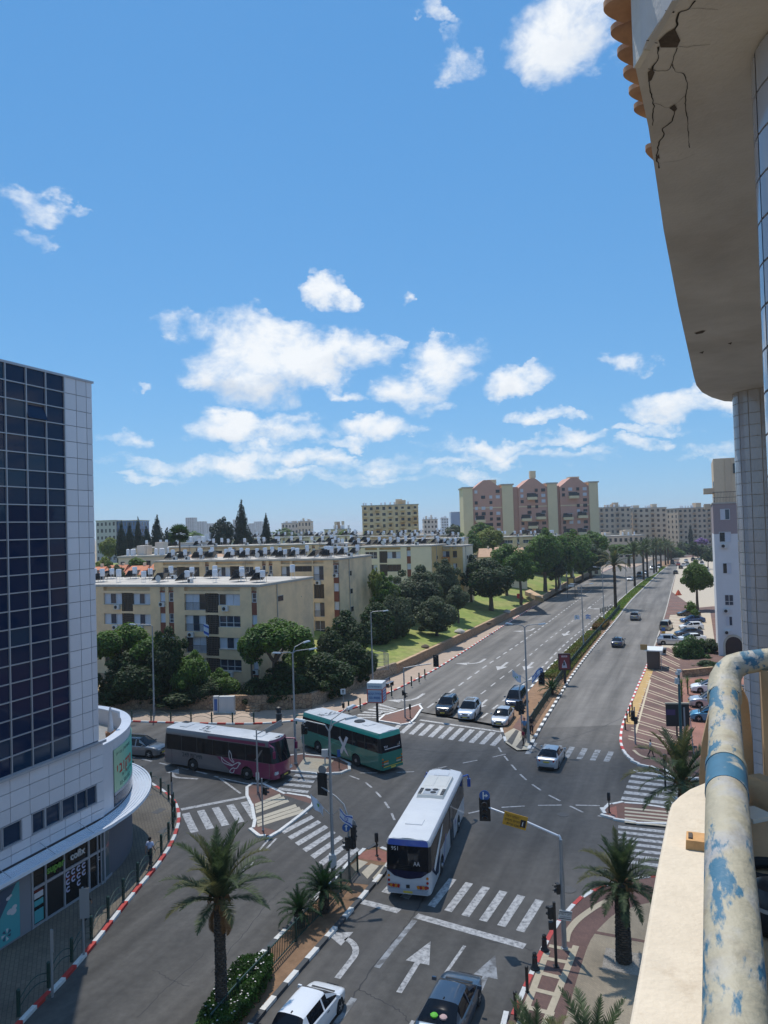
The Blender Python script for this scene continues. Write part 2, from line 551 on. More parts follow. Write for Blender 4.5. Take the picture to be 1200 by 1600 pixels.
def bricktex(m, scale, c1, c2, mortar, w=0.5, h=0.25, ms=0.02, rot=0.0, bump=0.4):
 """paver pattern for the far or tiny pavers, under the individually built pieces"""
 nt = m.node_tree
 b = nt.nodes['Principled BSDF']
 tc = nt.nodes.new('ShaderNodeTexCoord')
 mp = nt.nodes.new('ShaderNodeMapping')
 mp.inputs['Rotation'].default_value = (0, 0, rot)
 mp.inputs['Scale'].default_value = (scale,) * 3
 bt = nt.nodes.new('ShaderNodeTexBrick')
 bt.inputs['Color1'].default_value = (*c1, 1)
 bt.inputs['Color2'].default_value = (*c2, 1)
 bt.inputs['Mortar'].default_value = (*mortar, 1)
 bt.inputs['Scale'].default_value = 1.0
 bt.inputs['Brick Width'].default_value = w
 bt.inputs['Row Height'].default_value = h
 bt.inputs['Mortar Size'].default_value = ms
 nt.links.new(tc.outputs['Object'], mp.inputs[0])
 nt.links.new(mp.outputs[0], bt.inputs['Vector'])
 n = nt.nodes.new('ShaderNodeTexNoise')
 n.inputs['Scale'].default_value = 0.35
 n.inputs['Detail'].default_value = 7
 nt.links.new(tc.outputs['Object'], n.inputs['Vector'])
 mr = nt.nodes.new('ShaderNodeMapRange')
 mr.inputs['From Min'].default_value, mr.inputs['From Max'].default_value = 0.3, 0.7
 mr.inputs['To Min'].default_value, mr.inputs['To Max'].default_value = 0.72, 1.22
 nt.links.new(n.outputs['Fac'], mr.inputs['Value'])
 hs = nt.nodes.new('ShaderNodeHueSaturation')
 nt.links.new(mr.outputs['Result'], hs.inputs['Value'])
 nt.links.new(bt.outputs['Color'], hs.inputs['Color'])
 nt.links.new(hs.outputs[0], b.inputs['Base Color'])
 bp = nt.nodes.new('ShaderNodeBump')
 bp.inputs['Strength'].default_value = bump
 bp.inputs['Distance'].default_value = 0.01
 bp.invert = True
 nt.links.new(bt.outputs['Fac'], bp.inputs['Height'])
 nt.links.new(bp.outputs[0], b.inputs['Normal'])
 return m
M_pav_tan = bricktex(mat('pavers_tan', (0.2, 0.17, 0.13), 0.85), 1.0, (0.185, 0.155, 0.115), (0.155, 0.13, 0.10), (0.09, 0.08, 0.065), 0.4, 0.2, 0.014, rot=HEAD)
M_pav_brown = bricktex(mat('pavers_brown', (0.16, 0.09, 0.07), 0.85), 1.0, (0.17, 0.092, 0.073), (0.135, 0.075, 0.062), (0.09, 0.06, 0.05), 0.2, 0.1, 0.006, rot=HEAD)
M_plaza = bricktex(mat('plaza_pavers', (0.33, 0.27, 0.19), 0.85), 1.0, (0.34, 0.275, 0.19), (0.29, 0.235, 0.165), (0.22, 0.18, 0.13), 0.2, 0.1, 0.005, rot=HEAD)
M_pav_far = mat('footpath', (0.34, 0.26, 0.20), 0.85, var=0.15, vscale=1.0)
def mb_obj(name, fn, m, kind='structure', parent=None, smooth=False):
 b = MB()
 fn(b)
 o = b.build(name, m, parent, smooth)
 if kind and parent is None:
  o['kind'] = kind
 return o
mb_obj('ground', lambda b: b.sheet([(-6000, -300), (6000, -300), (6000, 9000), (-6000, 9000)], -0.03), M_earth)
mb_obj('road', lambda b: b.sheet([(-90, 8), (90, 8), (150, 120), (260, 470), (120, 470), (40, 300), (-20, 110), (-130, 140), (-130, 60)], 0.0), M_asphalt)
LK = smooth_line([(-17.6, 16), (-16.6, 24)] + gs([(35, 1600), (90, 1545), (150, 1475), (205, 1405), (250, 1350), (272, 1314), (281, 1282), (277, 1260), (265, 1244), (243, 1229), (221, 1215)]) + [(-24.5, 66.3), (-34, 71.5), (-60, 86), (-100, 106)])
NK = smooth_line([(-130, 112), (-70, 94), (-44, 86), (-29.5, 82), (-21.5, 80.2), (-14.8, 79.2), (-10.2, 80.0), (-6.4, 82.6)] + gs([(560, 1105), (600, 1087), (640, 1068), (700, 1035), (800, 970), (860, 932)]) + gs([(893, 913), (903, 905), (935, 897), (965, 885)]) + [(112, 330), (160, 430)], 5)
RK = smooth_line([(2.6, 20)] + gs([(780, 1633), (795, 1600), (812, 1560), (830, 1520), (845, 1488), (860, 1460), (882, 1430), (908, 1405), (942, 1388), (985, 1377)]) + [(17, 43.0), (24, 43.4), (40, 44)])
FK = smooth_line([(60, 56), (36, 57.2)] + gs([(1075, 1218), (1045, 1210), (1022, 1202), (997, 1195), (978, 1181), (969, 1162), (971, 1137), (981, 1110), (994, 1077), (1006, 1050), (1017, 1023), (1027, 996), (1040, 955), (1049, 920), (1058, 888), (1064, 872)]) + [(215, 480)])
MR = smooth_line(gs([(826, 1172), (836, 1153), (850, 1128), (872, 1092), (890, 1062), (913, 1030), (940, 996), (965, 966), (985, 940), (1005, 920), (1030, 896), (1045, 884)]) + [(160, 400)])
ML = smooth_line(gs([(790, 1160), (785, 1138), (800, 1112), (815, 1092), (838, 1066), (862, 1040), (890, 1012), (920, 985), (945, 960), (968, 938), (990, 919), (1010, 904), (1028, 892)]) + [(146, 400)])
def strip(name, line, m, z, w, off=0.0):
 """flat strip of width w along a line, shifted to its left by off"""
 b = MB()
 rows = []
 for k, p in enumerate(line):
  a, c = Vector(line[max(k - 1, 0)]), Vector(line[min(k + 1, len(line) - 1)])
  t = (c - a).normalized()
  n = Vector((-t.y, t.x))
  q = Vector(p)
  rows.append([(*(q + n * off), z), (*(q + n * (off + w)), z)])
 b.grid(rows, flip=True)
 return b.build(name, m)
def far_lay(b):
 k0 = [i for i, p in enumerate(NK) if p[1] > 78 and p[0] > -3][0]
 left = [p for p in NK[k0:] if p[1] < 440]
 right = [p for p in ML if p[1] > 74]
 b.sheet([(x - 0.05, y) for x, y in left] + [(x + 0.05, y) for x, y in right[::-1]] + [(13.2, 74.4), (4.5, 79.8), (-3.0, 84.6)], 0.004)
 r1 = [p for p in MR if p[1] > 74]
 r2 = [p for p in FK if p[1] > 74 and p[0] > 20][::1]
 b.sheet([(x - 0.1, y) for x, y in r1] + [(x + 0.1, y) for x, y in r2[::-1]], 0.004)
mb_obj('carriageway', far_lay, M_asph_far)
mb_obj('road_surface', lambda b: b.sheet(gs([(40, 1602), (-100, 1800), (300, 1800), (405, 1500), (480, 1400), (378, 1367), (330, 1345), (262, 1345), (215, 1400), (155, 1475)]), 0.004), M_asph_old)
mb_obj('road_patch', lambda b: (b.sheet(gs([(640, 1428), (826, 1482), (770, 1640), (540, 1640)]), 0.004)), M_asph_old)
KH = 0.13
mb_obj('pavement', lambda b: b.prism([p for p in LK] + [(-100, 16)], -0.1, KH), M_pav_tan)
mb_obj('footpath', lambda b: b.prism([p for p in NK if p[1] < 420] + [(130, 430), (88, 306), (56.0, 232.5), (38.3, 187.5), (26.5, 161), (12.8, 129.7), (1.1, 103.25), (-2.4, 97.4), (-6.2, 90.2), (-9.0, 85.0), (-12, 84.6), (-20, 85.5), (-33, 87.5), (-60, 96), (-130, 125)], -0.1, KH), M_pav_far)
mb_obj('pavement_corner', lambda b: b.prism(RK + [(60, 44), (60, 16), (2, 16)], -0.1, KH), M_pav_brown)
mb_obj('pavement_far', lambda b: b.prism(FK + [(300, 480), (300, 200), (120, 110), (62, 56)], -0.1, KH), M_pav_brown)
def islands():
 P = {}
 P['triangle'] = gs([(386, 1232), (395, 1226), (412, 1227), (440, 1240), (478, 1246), (491, 1251), (488, 1260), (470, 1275), (437, 1300), (425, 1307), (405, 1308), (395, 1300), (398, 1285), (394, 1262), (386, 1245)])
 P['left arm'] = gs([(425, 1195), (435, 1184), (470, 1180), (530, 1186), (545, 1194), (546, 1203), (532, 1209), (500, 1210), (470, 1207), (440, 1205)])
 P['slip'] = gs([(591, 1127), (600, 1119), (630, 1110), (655, 1102), (659, 1108), (648, 1124), (640, 1131), (628, 1133)])
 P['right arm'] = gs([(942, 1268), (950, 1260), (968, 1256), (1000, 1258), (1075, 1270), (1075, 1290), (1000, 1288), (970, 1283), (948, 1277)])
 return P
ISL = islands()
NMED = smooth_line([(-13.0, 14), (-10.5, 22.0)] + gs([(318, 1590), (365, 1535), (412, 1490), (455, 1447), (492, 1408), (512, 1385)]) , 4) + gs([(523, 1376), (543, 1354), (560, 1338), (575, 1329), (592, 1326), (606, 1331), (611, 1342), (606, 1354), (600, 1364)]) + smooth_line(gs([(585, 1381), (560, 1410), (530, 1445), (470, 1513), (420, 1571), (396, 1600)]) + [(-10.0, 21.5), (-12.0, 14)], 4)
mb_obj('median', lambda b: b.prism(NMED, -0.1, 0.12), M_soil)
mb_obj('median_far', lambda b: b.prism([p for p in MR if p[1] < 380] + [p for p in ML if p[1] < 370][::-1], -0.1, 0.12), M_soil)
for k, poly in ISL.items():
 o = mb_obj('traffic_island', lambda b: b.prism(poly, -0.1, 0.11), M_brick_s if k != 'slip' else M_brick_s)
# ------------------------------------------------------------------ kerb stones
def kerb(label, line, mats, step, w=0.22, h=0.15, parts=999, y_max=1e9, off=0.0, x_ok=None):
 root = empty('kerb', (0, 0, 0), kind='structure')
 b = MB(); b.box(0, 0, 0, step * 0.985, w, h + 0.05)
 me = b.mesh('kerb_stone', mats[0])
 rest = [MB() for _ in mats]
 n = 0
 for k, (x, y, a) in enumerate(polyline(line, step)):
  if y > y_max or (x_ok and not x_ok(x, y)):
   continue
  nx, ny = -math.sin(a) * off, math.cos(a) * off
  cx, cy = x + math.cos(a) * step / 2 + nx, y + math.sin(a) * step / 2 + ny
  m = mats[k % len(mats)]
  if n < parts:
   o = obj('kerb_stone', me, root, (cx, cy, -0.05 + random.uniform(-.006, .006)), a + random.uniform(-.006, .006))
   if m is not mats[0]:
    recolor(o, m)
   n += 1
  else:
   rb = rest[k % len(mats)]
   rb.T = Matrix.Translation((cx, cy, -0.05)) @ Matrix.Rotation(a, 4, 'Z')
   rb.box(0, 0, 0, step * 0.985, w, h + 0.05)
 for rb, m in zip(rest, mats):
  if rb.v:
   o = rb.build('kerb_stones', m, root)
   o['kind'] = 'stuff'
 return root
random.seed(3)
RW = (M_kred, M_kwhite)
BW = (M_kwhite, M_kblack)
kerb('left', [p for p in LK if p[1] > 22], RW, 1.0, off=0.08, x_ok=lambda x, y: x > -40)
kerb('right', [p for p in RK if p[1] > 22], RW, 1.0, off=-0.08, x_ok=lambda x, y: x < 22)
kerb('north', NK, RW, 1.0, parts=95, off=0.08, y_max=330, x_ok=lambda x, y: x > -45)
kerb('corner', [p for p in FK if p[1] < 330], (M_kwhite,), 1.0, off=-0.08, x_ok=lambda x, y: x < 45 and y < 66)
kerb('corner far', [p for p in FK if p[1] < 330], RW, 1.0, parts=70, off=-0.08, x_ok=lambda x, y: y >= 66 and y < 112)
kerb('corner farther', [p for p in FK if p[1] < 330], (M_kgrey,), 1.5, parts=0, off=-0.08, x_ok=lambda x, y: y >= 112)
kerb('median', [p for p in MR if p[1] < 330], BW, 1.0, parts=110, w=0.3)
kerb('median left', [p for p in ML if p[1] < 330], BW, 1.5, parts=40, w=0.25)
k0 = [i for i, p in enumerate(NMED) if p[1] > 20][0]
kerb('near median', [p for p in NMED if p[1] > 20], BW, 1.0, w=0.26)
for k, poly in ISL.items():
 kerb('island', poly + [poly[0]], (M_kwhite,), 0.5, w=0.24, h=0.13)
def cut_paving(px, m, z):
 return mb_obj('paving', lambda b: b.sheet(gs(px, z), z), m)
cut_paving([(540, 1351), (606, 1352), (580, 1383), (522, 1376)], M_asphalt, 0.128)
for q in ([(548, 1352), (560, 1343), (575, 1347), (556, 1362)], [(565, 1363), (580, 1349), (592, 1353), (574, 1373)], [(582, 1372), (603, 1348), (609, 1352), (590, 1378)]):
 cut_paving(q, M_cream, 0.136)
cut_paving([(545, 1345), (560, 1334), (577, 1328), (592, 1327), (606, 1332), (610, 1341), (606, 1348), (580, 1344), (556, 1341)], M_redpave, 0.126)
cut_paving([(394, 1262), (440, 1241), (489, 1257), (470, 1273), (432, 1298), (396, 1288)], M_asphalt, 0.118)
for i in range(7):
 t = i / 6.4
 a, c = lerp2((398, 1256), (402, 1290), t), lerp2((437, 1240), (476, 1266), t)
 if i == 3:
  continue
 d = 4.6
 cut_paving([a, c, (c[0] + d * .6, c[1] + d), (a[0] + d * .2, a[1] + d * .9)], M_cream, 0.126)
cut_paving([(476, 1183), (522, 1187), (505, 1207), (462, 1203)], M_cream, 0.118)
cut_paving([(490, 1190), (512, 1191), (500, 1202), (482, 1200)], M_band, 0.126)
cut_paving([(790, 1160), (788, 1146), (806, 1136), (836, 1152), (826, 1171), (808, 1172)], M_cream, 0.128)
for q in ([(792, 1158), (806, 1140), (811, 1142), (800, 1164)], [(806, 1167), (821, 1147), (827, 1150), (815, 1171)]):
 cut_paving(q, M_asphalt, 0.136)
cut_paving([(801, 1137), (826, 1148), (836, 1134), (815, 1116)], M_brick_s, 0.134)
cut_paving([(951, 1263), (963, 1259), (965, 1280), (952, 1277)], M_redpave, 0.118)
for i in range(5):
 y = 1261 + i * 5.4
 cut_paving([(976, y), (1070, y + 9), (1070, y + 11.4), (976, y + 2.4)], M_cream, 0.118)
# ------------------------------------------------------------------ painted markings
def marking(name, polys, m, z=0.010):
 root = empty(name, kind='structure')
 for q in polys:
  b = MB(); b.sheet(q, z)
  b.build('stripe', m, root)
 return root
def zebra(A, B, C, D, n, m, fill=0.5, wear=None, skip=()):
 """A-B one end of all stripes, C-D the other end (photo pixels)"""
 a, b, c, d = (Vector(G(*p)[:2]) for p in (A, B, C, D))
 qs = []
 for i in range(n):
  if i in skip:
   continue
  t0, t1 = i / n, (i + fill) / n
  qs.append([tuple(a.lerp(b, t0)), tuple(a.lerp(b, t1)), tuple(c.lerp(d, t1)), tuple(c.lerp(d, t0))])
 return marking('zebra_crossing', qs, m)
zebra((702, 1372), (866, 1412), (668, 1415), (836, 1462), 6, M_white, 0.44)
zebra((602, 1350), (690, 1369), (568, 1386), (655, 1410), 3, M_white, 0.45)
zebra((476, 1267), (582, 1342), (428, 1290), (540, 1382), 9, M_white, 0.5)
zebra((500, 1205), (478, 1244), (470, 1203), (428, 1238), 5, M_white, 0.5)
zebra((284, 1272), (398, 1250), (298, 1302), (416, 1276), 5, M_white, 0.5)
zebra((628, 1126), (800, 1148), (609, 1143), (782, 1167), 11, M_white, 0.5)
zebra((832, 1160), (972, 1176), (820, 1178), (964, 1192), 7, M_faded, 0.42)
zebra((548, 1122), (598, 1098), (600, 1122), (622, 1106), 6, M_white, 0.45)
zebra((990, 1203), (968, 1254), (1060, 1212), (1060, 1264), 6, M_white, 0.5)
zebra((966, 1290), (966, 1352), (1060, 1300), (1060, 1364), 7, M_white, 0.5)
def pline(px, w, m, dash=None, name='lane_line', z=0.010):
 pts = [Vector(p) for p in smooth_line(gs(px), 8)]
 cum = [0]
 for a, b in zip(pts, pts[1:]):
  cum.append(cum[-1] + (b - a).length)
 def at_s(s):
  for i in range(len(pts) - 1):
   if cum[i + 1] >= s:
    t = (s - cum[i]) / max(1e-6, cum[i + 1] - cum[i])
    d = (pts[i + 1] - pts[i]).normalized()
    return pts[i].lerp(pts[i + 1], t), Vector((-d.y, d.x))
  d = (pts[-1] - pts[-2]).normalized()
  return pts[-1], Vector((-d.y, d.x))
 on, gap = dash or (cum[-1], 0)
 qs, s = [], 0.0
 while s < cum[-1] - 0.05:
  e = min(s + on, cum[-1])
  k = max(1, int((e - s) / 1.5))
  L, Rr = [], []
  for j in range(k + 1):
   p, n = at_s(s + (e - s) * j / k)
   L.append(tuple(p + n * w / 2)); Rr.append(tuple(p - n * w / 2))
  qs.append(L + Rr[::-1])
  s += on + gap
 return marking(name, qs, m, z)
pline([(566, 1409), (624, 1424)], 0.5, M_white, name='stop_line')
pline([(650, 1431), (820, 1479)], 0.5, M_white, name='stop_line')
pline([(656, 1125), (800, 1146)], 0.4, M_white, name='stop_line')
pline([(283, 1265), (392, 1244)], 0.45, M_white, name='stop_line')
pline([(412, 1224), (462, 1196)], 0.4, M_white, name='stop_line')
pline([(668, 1106), (712, 1075), (760, 1040), (819, 1000), (880, 955), (925, 921)], 0.25, M_white, (2.2, 1.8))
pline([(704, 1112), (745, 1089), (780, 1062), (815, 1035), (850, 1005), (905, 962), (945, 930)], 0.18, M_white, (2.2, 2.4))
pline([(752, 1122), (800, 1084), (838, 1052), (867, 1022), (888, 1002), (920, 975), (955, 944)], 0.25, M_white, (2.2, 1.8))
pline([(800, 1126), (828, 1095), (858, 1062)], 0.15, M_white, (2.0, 2.0))
pline([(726, 1478), (690, 1530), (640, 1604), (600, 1665)], 0.16, M_white, (3.0, 3.0))
pline([(648, 1438), (598, 1500), (540, 1578), (505, 1630)], 0.30, M_faded, (4.5, 2.4))
pline([(546, 1212), (570, 1222), (590, 1240), (606, 1260), (617, 1283), (622, 1305)], 0.16, M_white, (1.3, 1.0), 'guide_line')
pline([(779, 1168), (790, 1184), (818, 1215), (850, 1238), (882, 1255), (915, 1271), (942, 1276)], 0.16, M_white, (1.4, 1.1), 'guide_line')
pline([(505, 1208), (545, 1208), (620, 1207), (665, 1204), (720, 1193), (775, 1182), (815, 1172)], 0.14, M_white, (1.5, 1.6), 'guide_line')
pline([(732, 1271), (770, 1263), (830, 1259), (885, 1258), (938, 1259)], 0.16, M_white, (1.7, 1.0), 'guide_line')
pline([(575, 1330), (598, 1318), (612, 1312)], 0.16, M_white, (1.0, 0.8), 'guide_line')
pline([(425, 1306), (395, 1340), (380, 1362)], 0.14, M_white, (2.2, 2.0), 'guide_line')
pline([(432, 1310), (392, 1352)], 0.14, M_white, (1.6, 2.0), 'guide_line')
pline([(196, 1180), (230, 1188), (280, 1199), (318, 1208), (345, 1216)], 0.2, M_white, (1.4, 1.0))
pline([(342, 1215), (392, 1226)], 0.18, M_white)
pline([(342, 1215), (376, 1240)], 0.18, M_white)
pline([(592, 1111), (612, 1124)], 0.3, M_white)
pline([(598, 1118), (628, 1110), (657, 1101)], 0.25, M_white)
def arrow(px, py, rz, kind, m=M_white, s=1.0):
 """lane arrow painted on the road; local +y points along the arrow"""
 p = G(px, py)
 def poly(pts):
  c, q = math.cos(rz), math.sin(rz)
  return [(p.x + (x * c - y * q) * s, p.y + (x * q + y * c) * s) for x, y in pts]
 if kind == 'straight':
  qs = [poly([(-.14, -2.3), (.14, -2.3), (.14, .2), (-.14, .2)]), poly([(-.62, .2), (.62, .2), (0, 2.2)])]
 else:
  sg = -1 if kind == 'left' else 1
  pts = []
  outer, inner = [], []
  for k in range(7):
   a = k / 6 * R(75)
   cx, cy, r = sg * 1.5, -.4, 1.5
   outer.append((cx - sg * (r + .17) * math.cos(a), cy + (r + .17) * math.sin(a)))
   inner.append((cx - sg * (r - .17) * math.cos(a), cy + (r - .17) * math.sin(a)))
  qs = [poly([(-.16, -2.2), (.16, -2.2), (.16, -.4), (-.16, -.4)]), poly(outer + inner[::-1]),
    poly([(sg * 1.0, 1.75), (sg * 1.05, .35), (sg * 2.4, 1.2)])]
 return marking('lane_arrow', qs, m, 0.011)
AH = HEAD - math.pi / 2
arrow(650, 1508, AH, 'straight', s=0.95)
arrow(557, 1490, AH, 'left', s=0.95)
arrow(757, 1530, AH, 'straight', M_faded, 0.9)
BK = AH + math.pi
arrow(650, 1092, BK, 'right', s=1.3)
arrow(752, 1101, BK, 'straight', s=1.1)
for x, y, k in ((750, 1035, 'right'), (785, 1041, 'straight'), (826, 1041, 'straight'), (858, 1043, 'left'), (830, 985, 'right'), (885, 990, 'straight'), (920, 950, 'left')):
 arrow(x, y, BK, k, s=1.4)
arrow(276, 1215, R(75), 'right', s=0.9)
def crack(px, w=0.05, m=M_tar, name='road_crack'):
 random.seed(hash(px[0]) % 1000)
 pts = smooth_line(gs(px), 10)
 L, Rr = [], []
 for i, p in enumerate(pts):
  d = Vector(pts[min(i + 1, len(pts) - 1)]) - Vector(pts[max(0, i - 1)])
  n = Vector((-d.y, d.x)).normalized()
  o = random.uniform(-.06, .06)
  L.append(tuple(Vector(p) + n * (o + w * random.uniform(.4, 1)))); Rr.append(tuple(Vector(p) + n * (o - w * random.uniform(.3, .9))))
 b = MB()
 b.grid([[(*l, 0.008), (*r, 0.008)] for l, r in zip(L, Rr)])
 o = b.build(name, m)
 o['kind'] = 'structure'
crack([(668, 1395), (640, 1440), (600, 1490), (560, 1545), (520, 1605)], 0.05)
crack([(560, 1545), (590, 1562), (625, 1580), (640, 1600)], 0.04)
crack([(240, 1515), (265, 1530), (295, 1542)], 0.03)
crack([(760, 1470), (800, 1476), (832, 1485)], 0.04)
crack([(330, 1520), (380, 1460), (420, 1410), (450, 1385)], 0.03)
crack([(215, 1590), (260, 1545), (320, 1490)], 0.03)
crack([(625, 1168), (700, 1176), (770, 1172), (860, 1160), (930, 1140), (975, 1120)], 0.05)
for px, w in (([(860, 1470), (800, 1400), (790, 1330), (830, 1250), (880, 1180), (920, 1100)], 0.34), ([(790, 1420), (745, 1340), (755, 1290)], 0.3), ([(700, 1600), (740, 1500), (770, 1430)], 0.35), ([(440, 1330), (520, 1270), (620, 1240), (740, 1232), (860, 1228), (960, 1180)], 0.22), ([(660, 1190), (700, 1150), (745, 1100)], 0.3), ([(930, 1150), (955, 1080), (985, 1010)], 0.3), ([(890, 1140), (925, 1080), (960, 1010)], 0.3)):
 pass
covers = [(880, 1273, 0.42), (888, 1390, 0.42), (226, 1245, 0.3), (1080, 1180, .3)]
for x, y, r in covers:
 p = G(x, y)
 b = MB(); b.lathe([(r, 0), (r, 0.012), (r * .9, 0.014), (r * .86, .011), (0.02, .011)], 20)
 b.build('manhole_cover', mat('cast_iron', (0.10, 0.095, 0.09), 0.6, metal=0.5, var=.2), None, loc=(p.x, p.y, 0.004 if x > 600 and x < 1000 else KH))['kind'] = 'structure'
for x, y in ((228, 1244), (248, 1267), (258, 1297)):
 p = G(x, y, KH)
 b = MB(); b.box(0, 0, 0, 1.0, 0.6, 0.008)
 b.build('pavement_cover', mat('cast_iron', (0.1, 0.1, 0.1)), None, loc=(p.x, p.y, KH), rz=HEAD)['kind'] = 'structure'
def band_line(px, w, m, z, root, seg=None):
 pts = smooth_line(gs(px, KH), 5) if len(px) > 2 else gs(px, KH)
 for (x0, y0), (x1, y1) in zip(pts, pts[1:]):
  L = math.hypot(x1 - x0, y1 - y0)
  b = MB(); b.box(L / 2, 0, 0, L + 0.01, w, 0.02)
  b.build('paving_band', m, root, loc=(x0, y0, z), rz=math.atan2(y1 - y0, x1 - x0))
root = empty('paving_bands', kind='structure')
band_line([(884, 1471), (888, 1456), (900, 1440), (916, 1427), (936, 1414), (959, 1403)], 0.34, M_band, KH - .006, root)
for a, c in (((855, 1486), (826, 1565)), ((900, 1478), (868, 1560)), ((826, 1565), (812, 1602)), ((868, 1560), (850, 1604))):
 band_line([a, c], 0.3, M_band, KH - .008, root)
for a, c in (((858, 1478), (898, 1486)), ((850, 1497), (893, 1505)), ((843, 1520), (884, 1530)), ((834, 1546), (874, 1556)), ((824, 1574), (866, 1585)), ((815, 1600), (856, 1612))):
 band_line([a, c], 0.26, M_band, KH - .004, root)
root = empty('paving_bands', kind='structure')
for i in range(14):
 y = 1150 - i * 13.2 + i * i * 0.13
 xl = 982 + (1150 - y) * 0.32
 x2, y2 = 1062, y + 22 - i * 0.35
 band_line([(xl, y), (x2, y2)], 0.16, M_band, KH - .008, root)
 band_line([(xl, y + 4.2 - i * .1), (x2, y2 + 4.4 - i * .1)], 0.16, M_band, KH - .008, root)
band_line([(1016, 1062), (1004, 1105), (993, 1146)], 0.2, M_band, KH - .003, root)
band_line([(990, 1172), (1000, 1180), (1018, 1186), (1050, 1196)], 0.25, M_band, KH - .003, root)
for i in range(9):
 band_line([(1044 - i * .9, 958 - i * 0 + i * 4.6 - 18), (1078 - i * .2, 958 + i * 4.6 - 15)], 0.25, M_redpave, KH - .004, root)
strip('pavement_edge', [p for p in FK if 74 < p[1] < 108 and p[0] > 20], mat('edge_ochre', (0.42, 0.27, 0.10), 0.8, var=0.2), KH + 0.004, 0.9, -1.15)['kind'] = 'structure'
mb_obj('plaza', lambda b: b.prism(smooth_line(gs([(881, 1600), (893, 1560), (905, 1519), (923, 1469), (947, 1440), (968, 1425), (1013, 1411), (1060, 1406)], KH), 4) + [(40, 38), (40, 16), (3.5, 16), (5.9, 27)], KH - .05, KH + .012), M_plaza)
mb_obj('plaza_drain', lambda b: b.sheet(gs([(930, 1455), (1010, 1470), (1010, 1474), (928, 1459)], KH), KH + .020), M_pav_brown)
pp = G(975, 1503, KH)
mb_obj('tree_pit', lambda b: (b.at(pp.x, pp.y, 0, HEAD), b.box(0, 0, KH - .02, 1.8, 1.8, .040)), mat('pit_gravel', (0.33, 0.29, 0.24), 0.9, var=0.55, vscale=16, bump=1.0, bscale=20))
# ------------------------------------------------------------------ retaining wall and the slope behind it
WALL = [(-130, 125), (-60, 96), (-33, 87.6), (-20, 85.6), (-12, 84.8), (-9.0, 85.3), (-6.2, 90.2), (-2.4, 97.4), (1.1, 103.25), (12.8, 129.7), (26.5, 161), (38.3, 187.5), (56, 232.5), (88, 306)]
def rubble(name, c1, c2, joint, sc):
 m = mat(name, c1, 0.9)
 nt = m.node_tree
 b = nt.nodes['Principled BSDF']
 tc = nt.nodes.new('ShaderNodeTexCoord')
 v = nt.nodes.new('ShaderNodeTexVoronoi'); v.inputs['Scale'].default_value = sc
 e = nt.nodes.new('ShaderNodeTexVoronoi'); e.inputs['Scale'].default_value = sc; e.feature = 'DISTANCE_TO_EDGE'
 for q in (v, e):
  nt.links.new(tc.outputs['Object'], q.inputs['Vector'])
 mx = nt.nodes.new('ShaderNodeMix'); mx.data_type = 'RGBA'
 mx.inputs['A'].default_value = (*c1, 1); mx.inputs['B'].default_value = (*c2, 1)
 nt.links.new(v.outputs['Color'], mx.inputs['Factor'])
 mr = nt.nodes.new('ShaderNodeMapRange'); mr.inputs['From Max'].default_value = 0.09
 nt.links.new(e.outputs['Distance'], mr.inputs['Value'])
 m2 = nt.nodes.new('ShaderNodeMix'); m2.data_type = 'RGBA'
 m2.inputs['A'].default_value = (*joint, 1)
 nt.links.new(mr.outputs['Result'], m2.inputs['Factor'])
 nt.links.new(mx.outputs['Result'], m2.inputs['B'])
 nt.links.new(m2.outputs['Result'], b.inputs['Base Color'])
 bp = nt.nodes.new('ShaderNodeBump'); bp.inputs['Strength'].default_value = 0.9; bp.inputs['Distance'].default_value = 0.06
 nt.links.new(mr.outputs['Result'], bp.inputs['Height'])
 nt.links.new(bp.outputs[0], b.inputs['Normal'])
 return m
M_rubble = rubble('rubble_stone', (0.42, 0.33, 0.23), (0.28, 0.21, 0.15), (0.10, 0.08, 0.06), 3.0)
M_rubble2 = rubble('rubble_stone_pink', (0.40, 0.27, 0.17), (0.30, 0.19, 0.11), (0.16, 0.11, 0.08), 2.4)
M_coping = mat('wall_coping', (0.44, 0.30, 0.18), 0.9, var=0.2, vscale=1.0)
def wall_run(name, pts, h, t, m, label, coping=True):
 root = empty(name, (pts[0][0], pts[0][1], 0), label=label, cat='wall')
 o = Vector(pts[0])
 b = MB()
 c = MB()
 for a, d in zip(pts, pts[1:]):
  a, d = Vector(a) - o, Vector(d) - o
  dr = (d - a).normalized()
  n = Vector((-dr.y, dr.x))
  q = [a, d + dr * 0.02, d + dr * 0.02 + n * t, a + n * t]
  b.prism([tuple(p) for p in q], -0.1, h)
  if coping:
   L = (d - a).length
   k = max(1, int(L / 1.6))
   for j in range(k):
    s0 = a + dr * (L * j / k) - n * .06
    s1 = a + dr * (L * (j + .97) / k) - n * .06
    z = h + random.uniform(-.01, .02)
    c.prism([tuple(s0), tuple(s1), tuple(s1 + n * (t + .12)), tuple(s0 + n * (t + .12))], z, z + .1)
 b.build('masonry', m, root)
 if coping:
  c.build('coping_stones', M_coping, root)['kind'] = 'stuff'
 return root
wall_run('retaining_wall', WALL[:6], 1.75, 0.5, M_rubble2, 'brown rubble retaining wall below the dark trees behind the two coaches', False)
wall_run('retaining_wall', WALL[5:9], 1.75, 0.5, M_rubble, 'pale rubble stone wall curving up beside the bench and the slip road', False)
wall_run('retaining_wall', WALL[8:], 1.45, 0.5, M_rubble2, 'long low pinkish stone wall holding up the lawn along the avenue')
def wall_frame():
 pts = [Vector(p) for p in WALL]
 out = []
 for i, p in enumerate(pts):
  a, c = pts[max(i - 1, 0)], pts[min(i + 1, len(pts) - 1)]
  d = (c - a).normalized()
  out.append((p, Vector((-d.y, d.x))))
 return out
